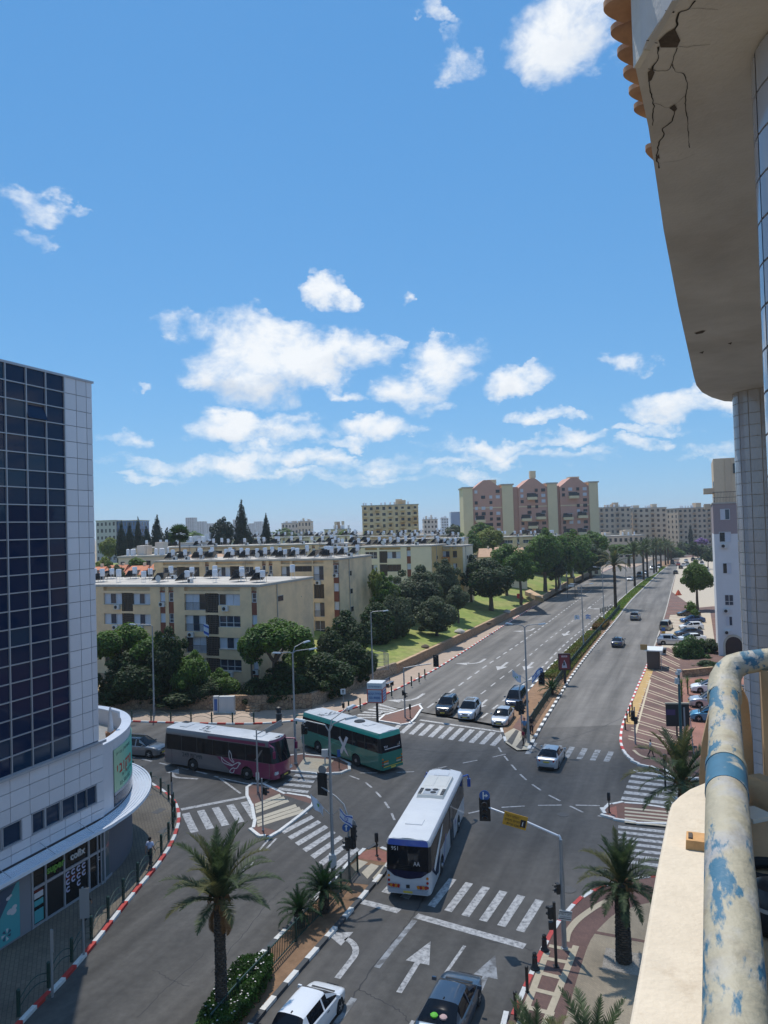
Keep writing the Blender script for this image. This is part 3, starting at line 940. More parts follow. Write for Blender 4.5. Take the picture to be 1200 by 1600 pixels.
def slope_z(y, d):
 k = min(1, max(0, (y - 92) / 30))
 k = k * k * (3 - 2 * k)
 return 1.5 + min(d, 16 + 4 * k) * (0.035 + 0.145 * k) + max(0, min(d - 20, 200)) * 0.004
def terrain_z(x, y):
 best = None
 pts = [Vector(p) for p in WALL]
 q = Vector((x, y))
 for a, c in zip(pts, pts[1:]):
  ab = c - a
  t = max(0, min(1, (q - a).dot(ab) / ab.length_squared))
  d = (q - (a + ab * t))
  if best is None or d.length < best[0]:
   best = (d.length, (a + ab * t).y)
 return slope_z(best[1], best[0])
DS = [0.45, 1, 2, 3.5, 5, 7, 9, 12, 16, 20, 30, 60, 120, 260, 700]
def slope_mesh(b, i0, i1):
 fr = wall_frame()
 rows = []
 pts = []
 for i in range(i0, i1):
  (p, n), (q, m) = fr[i], fr[i + 1]
  k = max(2, int((q - p).length / 4))
  for j in range(k + (i == i1 - 1)):
   t = j / k
   pts.append((p.lerp(q, t), n.lerp(m, t).normalized()))
 for p, n in pts:
  row = []
  for d in DS:
   w = p + n * d
   z = slope_z(p.y, d) + (0.12 * noise.noise(Vector((w.x * .25, w.y * .25, 0))) if 1 < d < 60 else 0)
   row.append((w.x, w.y, z))
  rows.append(row)
 b.grid(rows)
mb_obj('garden_ground', lambda b: slope_mesh(b, 0, 7), M_earth, smooth=True)
mb_obj('lawn', lambda b: slope_mesh(b, 7, 13), M_lawn, smooth=True)
# ================================================================== OFFICE TOWER (left)
M_pane = mat('tinted_glass', (0.005, 0.018, 0.056), 0.04, spec=0.25)
M_pane2 = mat('tinted_glass_blue', (0.010, 0.036, 0.075), 0.05, spec=0.3)
M_mull = mat('mullion_aluminium', (0.40, 0.41, 0.44), 0.4, metal=0.3)
M_clad = rand_obj(mat('cladding_panel', (0.66, 0.65, 0.68), 0.42, metal=0.15, var=0.05, vscale=0.8), 0.05)
M_joint = mat('cladding_joint', (0.13, 0.13, 0.15), 0.8)
M_canopy = mat('canopy_white', (0.66, 0.69, 0.74), 0.5, var=0.08, vscale=1.5)
M_dark = mat('dark_interior', (0.012, 0.012, 0.013), 0.6)
M_shopglass = mat('shop_glass', (0.010, 0.011, 0.013), 0.06, spec=0.5)
M_signgreen = mat('sign_green', (0.16, 0.36, 0.06), 0.5)
M_signwhite = mat('sign_white', (0.62, 0.62, 0.62), 0.5)
M_teal = mat('poster_teal', (0.085, 0.36, 0.38), 0.45)
M_navy = mat('poster_navy', (0.06, 0.095, 0.15), 0.45)
M_pwhite = mat('poster_white', (0.62, 0.58, 0.58), 0.5)
TP0 = Vector((-19.76, 37.1, 0.0))
TRZ = math.atan2(0.9347, 0.3553)
tower = empty('office_building', TP0, TRZ, 'tall dark blue glass office block with grey panels and a rounded corner over a shop', 'building')
def TL(x, y):
 d = Vector((x - TP0.x, y - TP0.y))
 return (d.x * 0.3553 + d.y * 0.9347, -d.x * 0.9347 + d.y * 0.3553)
ZT, ZB = 29.72, 8.52
NR = 23
RH = (ZT - ZB) / NR
CW = 1.34
b = MB(); b.box(-3.9, 7.03, 8.4, 22.06, 13.9, ZT - 8.4 - 0.02)
b.build('building_core', M_joint, tower)
b = MB(); b.box(-3.9, 7.1, ZT - 0.02, 22.3, 14.3, 0.12)
b.build('roof_edge', M_mull, tower)
me = MB(); me.box(0, 0, 0, CW - 0.05, 0.04, RH - 0.05)
me = me.mesh('pane', M_pane)
fr = MB()
ncol = 9
for c in range(ncol + 1):
 fr.box(4.9 - c * CW, -0.015, ZB, 0.06, 0.13, ZT - ZB)
for r in range(NR + 1):
 fr.box(4.9 - ncol * CW / 2, -0.012, ZB + r * RH - 0.035, ncol * CW, 0.115, 0.055)
fr.build('curtain_wall_frame', M_mull, tower)
random.seed(11)
for c in range(ncol):
 for r in range(NR):
  x = 4.9 - (c + 0.5) * CW
  z = ZB + r * RH + 0.025
  o = obj('pane', me, tower, (x, 0.035, z))
  o.rotation_euler = (random.uniform(-.006, .006), 0, random.uniform(-.006, .006))
  if (r, c) in ((16, 2), (16, 3), (20, 2), (0, 0), (0, 1), (0, 2), (1, 3)) or random.random() < 0.05:
   recolor(o, M_pane2)
  if r == NR - 3 and c == 1:      # the one window that is propped open at its foot
   o.location = (x, -0.17, z + 0.02)
   o.rotation_euler = (R(-20), 0, 0)
   o['label'] = 'window pane propped open near the top'
for x0, x1 in ((4.95, 5.86), (5.88, 6.66), (6.68, 7.13)):
 pm = MB(); pm.box(0, 0, 0, x1 - x0 - 0.02, 0.05, RH - 0.03)
 pm = pm.mesh('cladding_panel', M_clad)
 for r in range(NR):
  obj('cladding_panel', pm, tower, ((x0 + x1) / 2, 0.03, ZB + r * RH + 0.015))
b = MB(); b.box(-3.4, 7.08, 0.1, 21.8, 13.8, 8.25)
b.build('podium_core', M_joint, tower)
curve = [TL(*p) for p in smooth_line([(-17.25, 43.85), (-17.0, 45.3), (-16.95, 46.9), (-17.15, 48.6), (-17.7, 50.4), (-18.65, 52.1), (-20.0, 53.5), (-21.7, 54.5), (-24.0, 55.0)], 4)]
core = [TL(-17.25, 43.85)] + curve + [TL(-30, 55.0), TL(-30, 45)]
b = MB(); b.prism([(x, y + 0.02) for x, y in core], 0.1, 7.0)
b.build('corner_core', M_joint, tower)
def shell(pts, z0, z1, t, m, name, out=0.0, par=tower, smooth=30):
 """a thin curved wall: outer face on pts (offset by out), thickness t inward"""
 bb = MB()
 o, i = [], []
 for k, p in enumerate(pts):
  a, c = Vector(pts[max(k - 1, 0)]), Vector(pts[min(k + 1, len(pts) - 1)])
  d = (c - a).normalized()
  n = Vector((d.y, -d.x))
  q = Vector(p)
  o.append(tuple(q + n * out)); i.append(tuple(q + n * (out - t)))
 bb.grid([[(*p, z0) for p in o], [(*p, z1) for p in o]], flip=False)
 bb.grid([[(*p, z1) for p in o], [(*p, z1) for p in i]], flip=False)
 bb.grid([[(*p, z1) for p in i], [(*p, z0) for p in i]], flip=False)
 bb.grid([[(*p, z0) for p in i], [(*p, z0) for p in o]], flip=False)
 return bb.build(name, m, par, smooth)
shell(curve, 3.95, 8.05, 0.5, M_clad, 'parapet')
shell(curve, 8.05, 8.13, 0.62, M_canopy, 'parapet_cap', 0.05)
b = MB(); b.box(-3.1, -0.06, 8.33, 21.3, 0.22, 0.15); b.build('ledge', M_mull, tower)
b = MB(); b.sheet([(p[0], p[1]) for p in core], 7.02); b.build('terrace_floor', M_conc, tower)
PW = 1.36
def panel(x0, x1, z0, z1, y=0.03):
 q = MB(); q.box((x0 + x1) / 2, y, z0 + 0.012, x1 - x0 - 0.03, 0.06, z1 - z0 - 0.03)
 q.build('cladding_panel', M_clad, tower)
xs = [-7.6, -6.2, -4.8, -3.4, -2.0, -0.55, 0.78, 2.02, 3.31, 4.41, 5.54, 6.4, 7.44]
for x0, x1 in zip(xs, xs[1:]):
 panel(x0, x1, 7.62, 8.33); panel(x0, x1, 6.84, 7.62)
 panel(x0, x1, 6.06, 6.84); panel(x0, x1, 4.45, 4.92); panel(x0, x1, 3.95, 4.45)
wins = [(-3.9, -2.9), (-2.7, -1.7), (-1.0, 0.15), (0.3, 1.42), (2.15, 2.94), (3.05, 4.05), (4.2, 5.2), (5.27, 6.02), (6.07, 6.8)]
gaps = [(-7.6, -3.95), (-1.6, -1.05), (1.47, 2.1), (6.86, 7.44)]
for x0, x1 in gaps:
 panel(x0, x1, 4.92, 6.06)
for x0, x1 in wins:
 f = MB()
 for q in ((x0 - .05, 4.94, .06, 1.12), (x1, 4.94, .06, 1.12)):
  f.box(q[0] + q[2] / 2, 0.06, q[1], q[2], 0.16, q[3])
 f.box((x0 + x1) / 2, 0.06, 4.93, x1 - x0 + .1, 0.17, 0.06); f.box((x0 + x1) / 2, 0.06, 6.0, x1 - x0 + .1, 0.17, 0.05)
 w = f.build('window', M_mull, tower)
 q = MB(); q.box((x0 + x1) / 2, 0.12, 4.98, x1 - x0, 0.03, 1.03); q.build('pane', M_pane2, w)
M_bill = mat('billboard_print', (0.05, 0.42, 0.34), 0.4)
nt = M_bill.node_tree
_t = nt.nodes.new('ShaderNodeTexCoord'); _m = nt.nodes.new('ShaderNodeSeparateXYZ'); _r = nt.nodes.new('ShaderNodeValToRGB'); _mr = nt.nodes.new('ShaderNodeMapRange')
nt.links.new(_t.outputs['Generated'], _m.inputs[0])
nt.links.new(_m.outputs['X'], _mr.inputs['Value'])
nt.links.new(_mr.outputs['Result'], _r.inputs[0])
_r.color_ramp.elements[0].color = (0.40, 0.56, 0.36, 1); _r.color_ramp.elements[1].color = (0.015, 0.52, 0.42, 1)
_r.color_ramp.elements[0].position = 0.08; _r.color_ramp.elements[1].position = 0.65
nt.links.new(_r.outputs[0], nt.nodes['Principled BSDF'].inputs['Base Color'])
bc = curve[4:21]
bb_ = shell(bc, 4.85, 7.45, 0.02, M_bill, 'billboard', 0.05)
shell(bc, 4.70, 4.85, 0.05, M_mull, 'billboard_frame', 0.07)
shell(bc, 4.02, 4.70, 0.03, M_pane2, 'corner_glazing', 0.04)
def on_curve(name, body, size, m, z, s0, bold=0.0):
 """lettering bent round the billboard: each letter stands on the curve (viewed from outside it reads left to right)"""
 if any('\u0590' <= c <= '\u05ff' for c in body):
  body = body[::-1]
 cum = [0]
 for p, q in zip(bc, bc[1:]):
  cum.append(cum[-1] + (Vector(q) - Vector(p)).length)
 s = s0
 for ch in body:
  adv = size * (0.62 if ch != ' ' else 0.4)
  if ch != ' ':
   for i in range(len(bc) - 1):
    if cum[i] <= s <= cum[i + 1]:
     t = (s - cum[i]) / (cum[i + 1] - cum[i])
     p = Vector(bc[i]).lerp(Vector(bc[i + 1]), t)
     d = (Vector(bc[i + 1]) - Vector(bc[i])).normalized()
     n = Vector((d.y, -d.x))
     p = p + n * 0.057
     text(ch, size, name, m, bb_, (p.x, p.y, z), (R(90), 0, math.atan2(d.y, d.x)), bold=bold)
     break
  s += adv
M_red = mat('print_red', (0.55, 0.035, 0.02), 0.5)
M_ink = mat('print_dark', (0.015, 0.035, 0.04), 0.5)
on_curve('lettering', 'מרקובי', 0.85, M_red, 6.12, 0.45, 0.02)
on_curve('lettering', 'קבוצת נדלן ובנייה', 0.26, M_ink, 7.1, 0.4)
on_curve('lettering', 'שיווק דירות', 0.3, M_ink, 5.6, 1.3)
on_curve('lettering', '03-5051052', 0.34, M_ink, 5.15, 0.9)
cpath = [(-7.4, 0.0), (-4, 0.0), (-1, 0.0), (2, 0.0), (5, 0.0), (6.6, 0.0)] + curve[2:]
def offset(pts, d):
 res = []
 for k, p in enumerate(pts):
  a, c = Vector(pts[max(k - 1, 0)]), Vector(pts[min(k + 1, len(pts) - 1)])
  t = (c - a).normalized()
  res.append(tuple(Vector(p) + Vector((t.y, -t.x)) * d))
 return res
can = MB()
def ring(d0, d1, z0, z1, bb, pts=cpath):
 o, i = offset(pts, d1), offset(pts, d0)
 bb.grid([[(*p, z0) for p in i], [(*p, z0) for p in o]], flip=True)
 bb.grid([[(*p, z1) for p in i], [(*p, z1) for p in o]])
 bb.grid([[(*p, z0) for p in o], [(*p, z1) for p in o]])
 bb.grid([[(*p, z1) for p in i], [(*p, z0) for p in i]])
root_can = MB(); ring(0.02, 1.22, 3.80, 3.84, root_can); ring(1.16, 1.26, 3.74, 3.92, root_can)
canopy = root_can.build('canopy', M_canopy, tower)
for k in range(6):
 sl = MB(); ring(0.10 + k * 0.18, 0.20 + k * 0.18, 3.84, 3.875, sl)
 sl.build('slat', M_canopy, canopy)
for x in (-3.0, -0.2, 2.6, 5.4):
 q = MB(); q.tube([(x, 0.0, 4.35), (x, -1.05, 3.9)], 0.018, 6); q.build('tie_rod', M_mull, canopy)
sf = MB()
for x, w in ((2.0, .12), (2.9, .1), (4.2, .1), (6.05, .12), (6.75, .07), (7.3, .12)):
 sf.box(x, -0.02, 0.13, w, 0.14, 3.65)
sf.box(4.65, -0.015, 2.06, 5.3, 0.12, 0.14)
sf.box(4.65, -0.012, 0.13, 5.3, 0.1, 0.12)
sf.build('shop_front_frame', M_mull, tower)
for x0, x1, z0, z1 in ((2.06, 2.85, .25, 2.06), (4.25, 5.99, .25, 2.06), (6.11, 6.72, .25, 2.06), (6.79, 7.24, .25, 2.06), (2.06, 2.85, 2.2, 3.75), (2.95, 4.15, 2.2, 3.75), (4.25, 5.99, 2.2, 3.75), (6.11, 6.72, 2.2, 3.75), (6.79, 7.24, 2.2, 3.75)):
 q = MB(); q.box((x0 + x1) / 2, 0.0, z0, x1 - x0, 0.02, z1 - z0); q.build('shop_window', M_shopglass, tower)
q = MB(); q.box(3.55, 0.0, .25, 1.2, 0.02, 1.81); q.build('doorway', M_dark, tower)
q = MB(); q.box(-3.2, -0.02, 0.1, 10.2, 0.1, 3.75); q.build('shop_wall', mat('shop_wall_grey', (0.23, 0.23, 0.25), 0.7), tower)
text('super', 0.55, 'lettering', M_signgreen, tower, (3.55, -0.10, 2.72), (R(90), 0, 0), ext=0.03, bold=0.012)
text('cofix', 0.55, 'lettering', M_signwhite, tower, (5.15, -0.10, 2.72), (R(90), 0, 0), ext=0.03, bold=0.012)
for i in range(4):
 for j in range(3):
  if (i, j) in ((3, 2), (1, 2)):
   continue
  q = MB()
  cx, cz, r0, r1 = 4.5 + i * 0.40, 1.83 - j * 0.40, 0.075, 0.165
  ra, rb = [], []
  for k in range(15):
   a = R(40) + k / 14 * R(290)
   ra.append((cx + r0 * math.cos(a), -0.02, cz + r0 * math.sin(a))); rb.append((cx + r1 * math.cos(a), -0.02, cz + r1 * math.sin(a)))
  q.grid([ra, rb]); q.build('ring_decal', mat('decal_lilac', (0.48, 0.46, 0.60), 0.5), tower)
for k, (z0, z1, m) in enumerate(((1.55, 1.85, M_pwhite), (1.15, 1.45, M_teal), (0.3, 0.95, M_teal))):
 q = MB(); q.box(2.45, -0.018, z0, 0.6, 0.01, z1 - z0); q.build('window_notice', m, tower)
for z in (1.75, 1.6):
 q = MB(); q.box(7.0, -0.018, z, 0.35, 0.01, 0.05); q.build('window_notice', M_pwhite, tower)
q = MB(); q.box(-0.55, -0.085, 0.25, 3.4, 0.03, 2.75); poster = q.build('poster', M_teal, tower)
q = MB(); q.face([(-2.2, -0.104, 3.0), (-2.2, -0.104, 0.95), (-0.3, -0.104, 1.35), (0.95, -0.104, 3.0)][::-1]); q.build('printed_wing', M_navy, poster)
for cx, cz, r in ((0.55, 1.75, .20), (0.82, 1.86, .16), (0.75, 1.65, .2), (0.45, 2.45, .13), (0.6, 2.52, .09), (-0.9, 1.75, .16)):
 q = MB(); q.at(); q.face([(cx + r * math.cos(a), -0.107 - 0.001 * cx, cz + r * .7 * math.sin(a)) for a in (2 * math.pi * k / 12 for k in range(12))]); q.build('printed_cloud', M_pwhite, poster)
for k in range(7):
 a0 = k * 2 * math.pi / 7
 q = MB(); q.face([(0.3 + .06 * math.cos(a0), -0.108, .72 + .06 * math.sin(a0)), (0.3 + .3 * math.cos(a0 + .2), -0.108, .72 + .3 * math.sin(a0 + .2)), (0.3 + .3 * math.cos(a0 + .75), -0.108, .72 + .3 * math.sin(a0 + .75))]); q.build('printed_petal', M_pwhite if k % 2 else M_navy, poster)
bay = [TL(*p) for p in smooth_line([(-17.2, 43.6), (-17.1, 45.1), (-17.2, 46.6), (-17.5, 48.2), (-18.3, 50.0), (-20, 51.8)], 3)]
shell(bay, 0.25, 3.7, 0.04, mat('bay_glass', (0.10, 0.13, 0.14), 0.08, spec=.6), 'glass_bay', 0.0)
shell(bay, 0.1, 0.27, 0.12, M_mull, 'bay_sill', 0.04)
for k in (0, 3, 6, 9, 12):
 q = MB(); q.box(bay[k][0], bay[k][1], 0.2, 0.06, 0.06, 3.55); q.build('bay_mullion', M_mull, tower)
t = empty('folded_parasol', (*[-18.0, 47.6], 7.03), R(20), 'white folded parasol leaning up on the terrace of the glass tower', 'parasol')
q = MB(); q.tube([(0, 0, 0), (0.05, 0, 2.5)], 0.03, 6); q.build('pole', M_steel, t)
q = MB(); q.lathe([(0.03, 0.9), (0.2, 1.0), (0.15, 1.6), (0.10, 2.2), (0.03, 2.55)], 9); q.build('canopy', mat('white_cloth', (0.62, 0.63, 0.66), 0.8, var=.1), t, smooth=True)
q = MB(); q.tube([(0, 0, 2.35), (0.5, 0.1, 2.1), (0.55, 0.1, 1.75)], [.1, .13, .06], 8); q.build('cloth_flap', MATS['white_cloth'], t, smooth=True)
t = empty('planter', (-18.5, 49.4, 7.03), 0.4, 'tan planter tub on the terrace behind the curved parapet', 'planter')
q = MB(); q.box(0, 0, 0, 0.9, 0.45, 0.5, taper=1.1); q.build('tub', mat('terracotta', (0.35, 0.19, 0.11), 0.8), t)
q = MB(); q.box(0, 0, 0.5, 0.8, 0.38, 0.03); q.build('earth', M_soil, t)
# ================================================================== THE NEAR BUILDING (right): overhang, tiled columns, ledge, pipe
def C(px, py, h):
 """point at height h above the eye, seen at a photo pixel"""
 return G(px, py, EYE + h)
M_stucco = mat('stained_stucco', (0.50, 0.49, 0.475), 0.9, var=0.16, vscale=1.4, col2=(0.40, 0.375, 0.35), c2scale=0.8, c2t=(0.52, 0.78), bump=0.25, bscale=30)
M_fascia = mat('fascia_cream', (0.56, 0.55, 0.51), 0.8, var=0.1, vscale=2, col2=(0.42, 0.38, 0.32), c2scale=1.2, c2t=(0.55, 0.75), bump=.2)
M_clay = mat('clay_tile', (0.52, 0.30, 0.17), 0.85, var=0.2, vscale=3, col2=(0.36, 0.19, 0.11), c2scale=2)
M_crack = mat('crack_dark', (0.02, 0.018, 0.016), 0.9)
M_hole = mat('spalled_hole', (0.075, 0.06, 0.05), 0.95, var=0.5, vscale=25)
M_tile = rand_obj(mat('glazed_tile', (0.34, 0.35, 0.38), 0.12, var=0.06, vscale=4, spec=0.55), 0.07)
M_grout = mat('tile_grout', (0.40, 0.37, 0.33), 0.85, var=.1)
HS = 2.2
near = empty('residential_building', (0, 0, 0), 0, 'near building whose cracked stucco overhang and clay tile eave hang into the upper right corner', 'building')
edge = [C(px, py, HS) for px, py in ((1055, -2), (1032, 30), (1010, 64), (993, 106), (1003, 152), (1013, 198), (1023, 264), (1037, 360), (1060, 480), (1076, 552), (1084, 588), (1088, 602), (1097, 613), (1112, 621), (1132, 627))]
far_in = [Vector((8.5, 14.6, 0)), Vector((9, 8, 0)), Vector((6.0, 1.0, 0)), Vector((2.6, 1.6, 0))]
outline = [(p.x, p.y) for p in edge] + [(p.x, p.y) for p in far_in]
b = MB(); b.prism(outline, EYE + HS, EYE + HS + 0.55)
slab = b.build('roof_overhang', M_stucco, near)
lipm = MB()
lp = [(p.x, p.y) for p in edge[3:]]
o1, o2 = offset(lp, 0.0), offset(lp, 0.10)
lipm.grid([[(*p, EYE + HS - .001) for p in offset(lp, .0)], [(*p, EYE + HS - .035) for p in offset(lp, .05)], [(*p, EYE + HS - 0.001) for p in offset(lp, .10)]], flip=True)
b = MB()
f0 = [(edge[k].x, edge[k].y) for k in (0, 1, 2, 3)]
b.prism(f0 + [(f0[3][0] + .5, f0[3][1] + .2), (f0[0][0] + .5, f0[0][1] + .2)], EYE + HS + 0.06, EYE + HS + 0.9)
b = MB()
M_f2 = mat('fascia_shaded', (0.44, 0.45, 0.46), 0.8, var=.08)  # greyer copy of the fascia colour, painting the shade on its near-facing side
zf0, zf1 = EYE + HS, EYE + HS + 1.0
c0, c1 = Vector(edge[3][:2]), Vector(edge[0][:2])
out_n = Vector((-(c1 - c0).y, (c1 - c0).x)).normalized()
if out_n.dot(Vector((0, -1))) < 0:
 out_n = -out_n
p0, p1 = c0 + out_n * 0.012, c1 + out_n * 0.012
mid = p0.lerp(p1, 0.30)
for (a, c, m, nm) in ((p0, mid, M_fascia, 'fascia_board'), (mid, p1, M_f2, 'fascia_board')):
 q = MB()
 a3, c3 = a + (c - a).normalized() * .004, c - (c - a).normalized() * .004
 i3, j3 = a3 - out_n * .03, c3 - out_n * .03
 q.prism([tuple(a3), tuple(c3), tuple(j3), tuple(i3)], zf0 - 0.005, zf1)
 q.build(nm, m, near)
def clay_tile(p, d, n, w, L, tilt, par):
 q = MB()
 rows = []
 for s in (0.0, 0.5, 1.0):
  row = []
  for k in range(9):
   a = math.pi * k / 8
   u = -math.cos(a) * w / 2
   hgt = math.sin(a) * w * 0.42
   row.append(tuple(Vector((*(p + d * u - n * (s * L)), 0)) + Vector((0, 0, EYE + 3.0 + hgt + s * L * tilt))))
  rows.append(row)
 q.grid(rows)
 inner = [[(x, y, z - 0.018) for x, y, z in r] for r in rows]
 q.grid(inner, flip=True)
 q.grid([rows[0], inner[0]])
 return q.build('roof_tile', M_clay, par, smooth=50)
HT = 2.62
ea, eb = C(936, -40, HT), C(1003, 190, HT)
ed = Vector((eb.x - ea.x, eb.y - ea.y)); EL = ed.length; ed.normalize()
en = Vector((-ed.y, ed.x))
if en.x > 0:
 en = -en
q = MB()
rows_t, rows_b = [], []
nb = int(EL / 0.2)
W = EL / nb
for k in range(nb * 10 + 1):
 s = k / 10
 wv = abs(math.sin(math.pi * s)) ** 0.8
 p = Vector((ea.x, ea.y)) + ed * (s * W) + en * (0.085 * wv - .05)
 rows_t.append((p.x, p.y, EYE + HT + 0.03 * wv))
 i = p - en * 0.75
 rows_b.append((i.x, i.y, EYE + HT + 0.03 * wv + 0.10))
q.grid([rows_t, rows_b])
q.grid([[(x, y, z + .03) for x, y, z in rows_t], [(x, y, z + .03) for x, y, z in rows_b]], flip=True)
q.grid([rows_t, [(x, y, z + .03) for x, y, z in rows_t]], flip=True)
q.build('tile_eave', M_clay, near, smooth=50)
for px, py in ((1009, 240),):
 p = C(px, py, HT)
 q = MB()
 rr = []
 for s in (0, 1):
  rr.append([(p.x + .10 - .10 * math.sin(math.pi * k / 8) + s * .5, p.y + (k / 8 - .5) * .22, EYE + HT + .03 * math.sin(math.pi * k / 8) + s * .05) for k in range(9)])
 q.grid(rr); q.grid([[(x, y, z + .03) for x, y, z in r] for r in rr], flip=True)
 q.grid([rr[0], [(x, y, z + .03) for x, y, z in rr[0]]], flip=True)
 q.build('roof_tile', M_clay, near, smooth=50)
def soffit_crack(px, w):
 random.seed(int(px[0][0] * 7 + px[0][1]))
 pts = smooth_line([C(x, y, HS) for x, y in px], 12)
 L, Q = [], []
 for i, p in enumerate(pts):
  d = Vector(pts[min(i + 1, len(pts) - 1)]) - Vector(pts[max(0, i - 1)])
  n = Vector((-d.y, d.x)).normalized()
  o = .007 * noise.noise(Vector((p[0] * 28, p[1] * 28, w * 900)))
  k = .62 + .55 * noise.noise(Vector((p[0] * 15, p[1] * 15, 3)))
  L.append(tuple(Vector(p) + n * (o + w * k))); Q.append(tuple(Vector(p) + n * (o - w * k * .8)))
 q = MB(); q.grid([[(*l, EYE + HS - .003) for l in L], [(*r, EYE + HS - .003) for r in Q]])
 q.build('crack', M_crack, slab)
soffit_crack([(1086, 0), (1075, 14), (1060, 20), (1058, 38), (1052, 50)], 0.007)
soffit_crack([(1030, 72), (1028, 90), (1021, 103), (1015, 122)], 0.008)
soffit_crack([(1058, 74), (1050, 95), (1046, 107), (1032, 110), (1012, 107)], 0.003)
soffit_crack([(1050, 100), (1056, 112), (1068, 115), (1074, 135), (1071, 152), (1074, 190), (1078, 230)], 0.003)
soffit_crack([(1054, 172), (1050, 188), (1036, 200), (1037, 212), (1030, 222), (1026, 245), (1031, 262)], 0.006)
soffit_crack([(1014, 125), (1018, 148), (1022, 165), (1019, 178), (1021, 195)], 0.004)
soffit_crack([(1010, 62), (1028, 66)], 0.005)
soffit_crack([(1040, 15), (1054, 18)], 0.005)
soffit_crack([(1022, 160), (1045, 167), (1072, 148)], 0.0015)
soffit_crack([(1060, 73), (1085, 71), (1110, 68)], 0.0015)
soffit_crack([(1060, 20), (1090, 12), (1122, 14)], 0.0015)
soffit_crack([(1027, 255), (1060, 250), (1085, 240)], 0.0012)
for poly in ([(1029, 62), (1042, 50), (1054, 43), (1063, 62), (1058, 73), (1032, 73)], [(1012, 112), (1019, 106), (1023, 112), (1018, 124), (1013, 127)], [(1046, 168), (1054, 162), (1058, 169), (1054, 174)], [(1085, 520), (1097, 516), (1103, 516), (1098, 520), (1088, 522)], [(1092, 551), (1100, 548), (1098, 552)], [(1137, 536), (1144, 534), (1142, 538)], [(1024, 246), (1029, 240), (1031, 247)]):
 q = MB(); q.face([tuple(C(x, y, HS) - Vector((0, 0, .004))) for x, y in poly]); q.build('spalled_patch', M_hole, slab)
b = MB(); b.prism([(3.0, 1.4), (9.2, 15.2), (12, 14), (6, 0)], 0.1, EYE + HS - 0.001)
b.build('flat_wall', mat('flat_wall_grey', (0.40, 0.39, 0.37), 0.8, var=.1), near)
def tiled_column(cx, cy, r, rows, z_top, label, a_mid, n_face):
 t = empty('tiled_column', (cx, cy, 0), 0, label, 'column', 'tiled columns of the near building')
 q = MB(); q.lathe([(r - .012, 0.1), (r - .012, z_top)], 40); q.build('shaft', M_grout, t, smooth=40)
 n = max(10, round(2 * math.pi * r / 0.2))
 da = 2 * math.pi / n
 def tile_mesh(bb, a0, z0, hh):
  g = 0.006 / r
  for rr, fl in ((r, False),):
   cols = [a0 + g + (da - 2 * g) * k / 3 for k in range(4)]
   bb.grid([[(r * math.cos(a), r * math.sin(a), z0) for a in cols], [(r * math.cos(a), r * math.sin(a), z0 + hh) for a in cols]])
   bb.grid([[((r - .012) * math.cos(a), (r - .012) * math.sin(a), z0 + hh + .0) for a in cols], [(r * math.cos(a), r * math.sin(a), z0 + hh) for a in cols]], flip=True)
   bb.grid([[((r - .012) * math.cos(a), (r - .012) * math.sin(a), z0) for a in cols], [(r * math.cos(a), r * math.sin(a), z0) for a in cols]])
 q = MB(); tile_mesh(q, -da / 2, 0, 0.188); me_t = q.mesh('tile', M_tile, smooth=40)
 rest = MB()
 k0 = round(a_mid / da)
 for i in range(n):
  for j in range(int((z_top - .15) / 0.2)):
   z = z_top - 0.2 * (j + 1)
   dk = (i - k0 + n // 2) % n - n // 2
   if j < rows and abs(dk) <= n_face:
    o = obj('tile', me_t, t, (0, 0, z), i * da)
   elif abs(dk) <= n_face + 1:
    tile_mesh(rest, i * da - da / 2, z, 0.188)
 if rest.v:
  rest.build('tile_cladding', M_tile, t, smooth=40)['kind'] = 'stuff'
 return t
tiled_column(2.30, 3.32, 0.5, 20, EYE + HS, 'nearest round column of glazed tiles, cut by the right edge of the picture', math.atan2(-3.32, -2.30), 5)
tiled_column(6.72, 12.87, 0.5, 25, EYE + HS, 'farther round tiled column under the far end of the overhang', math.atan2(-12.87, -6.72), 5)
M_ledge = mat('cream_stone', (0.58, 0.50, 0.39), 0.8, var=0.10, vscale=9, col2=(0.44, 0.35, 0.25), c2scale=11, c2t=(0.58, 0.80), bump=0.25, bscale=60)
M_tan = mat('tan_plaster', (0.40, 0.27, 0.15), 0.85, var=0.12, vscale=5, bump=0.2)
HL = -1.0
ed_ = [C(x, y, HL) for x, y in ((962, 1690), (982, 1600), (999, 1508), (1025, 1360), (1044, 1268), (1049, 1254), (1060, 1243), (1076, 1232), (1100, 1222), (1130, 1216))]
right_ = [C(x, y, HL) for x, y in ((1152, 1218), (1150, 1300), (1150, 1450), (1160, 1600), (1170, 1720))]
t = empty('parapet_ledge', (0, 0, 0), 0, 'broad sunlit cream ledge of the balcony in the lower right corner', 'ledge')
b = MB(); b.prism([(p.x, p.y) for p in ed_ + right_], EYE + HL - 1.3, EYE + HL); lo = b.build('ledge_top', M_ledge, t)
bm_ = lo.modifiers.new('round', 'BEVEL'); bm_.width = 0.012; bm_.segments = 3; bm_.limit_method = 'ANGLE'
b = MB(); b.prism([(p.x, p.y) for p in [C(x, y, HL - .09) for x, y in ((1150, 1222), (1215, 1206), (1280, 1300), (1330, 1700), (1160, 1760))]], EYE + HL - .4, EYE + HL - .09)
b.build('inner_sill', M_tan, t)
b = MB(); 
t2 = empty('clay_fragment', tuple(C(1095, 1325, HL)), HEAD, 'small broken orange clay piece lying on the cream ledge against the pipe', 'clay fragment')
q = MB(); q.box(.012, 0, 0, 0.075, 0.085, 0.028, taper=0.93); q.build('fragment', mat('burnt_clay', (0.52, 0.29, 0.12), 0.8, var=.3, vscale=20), t2)
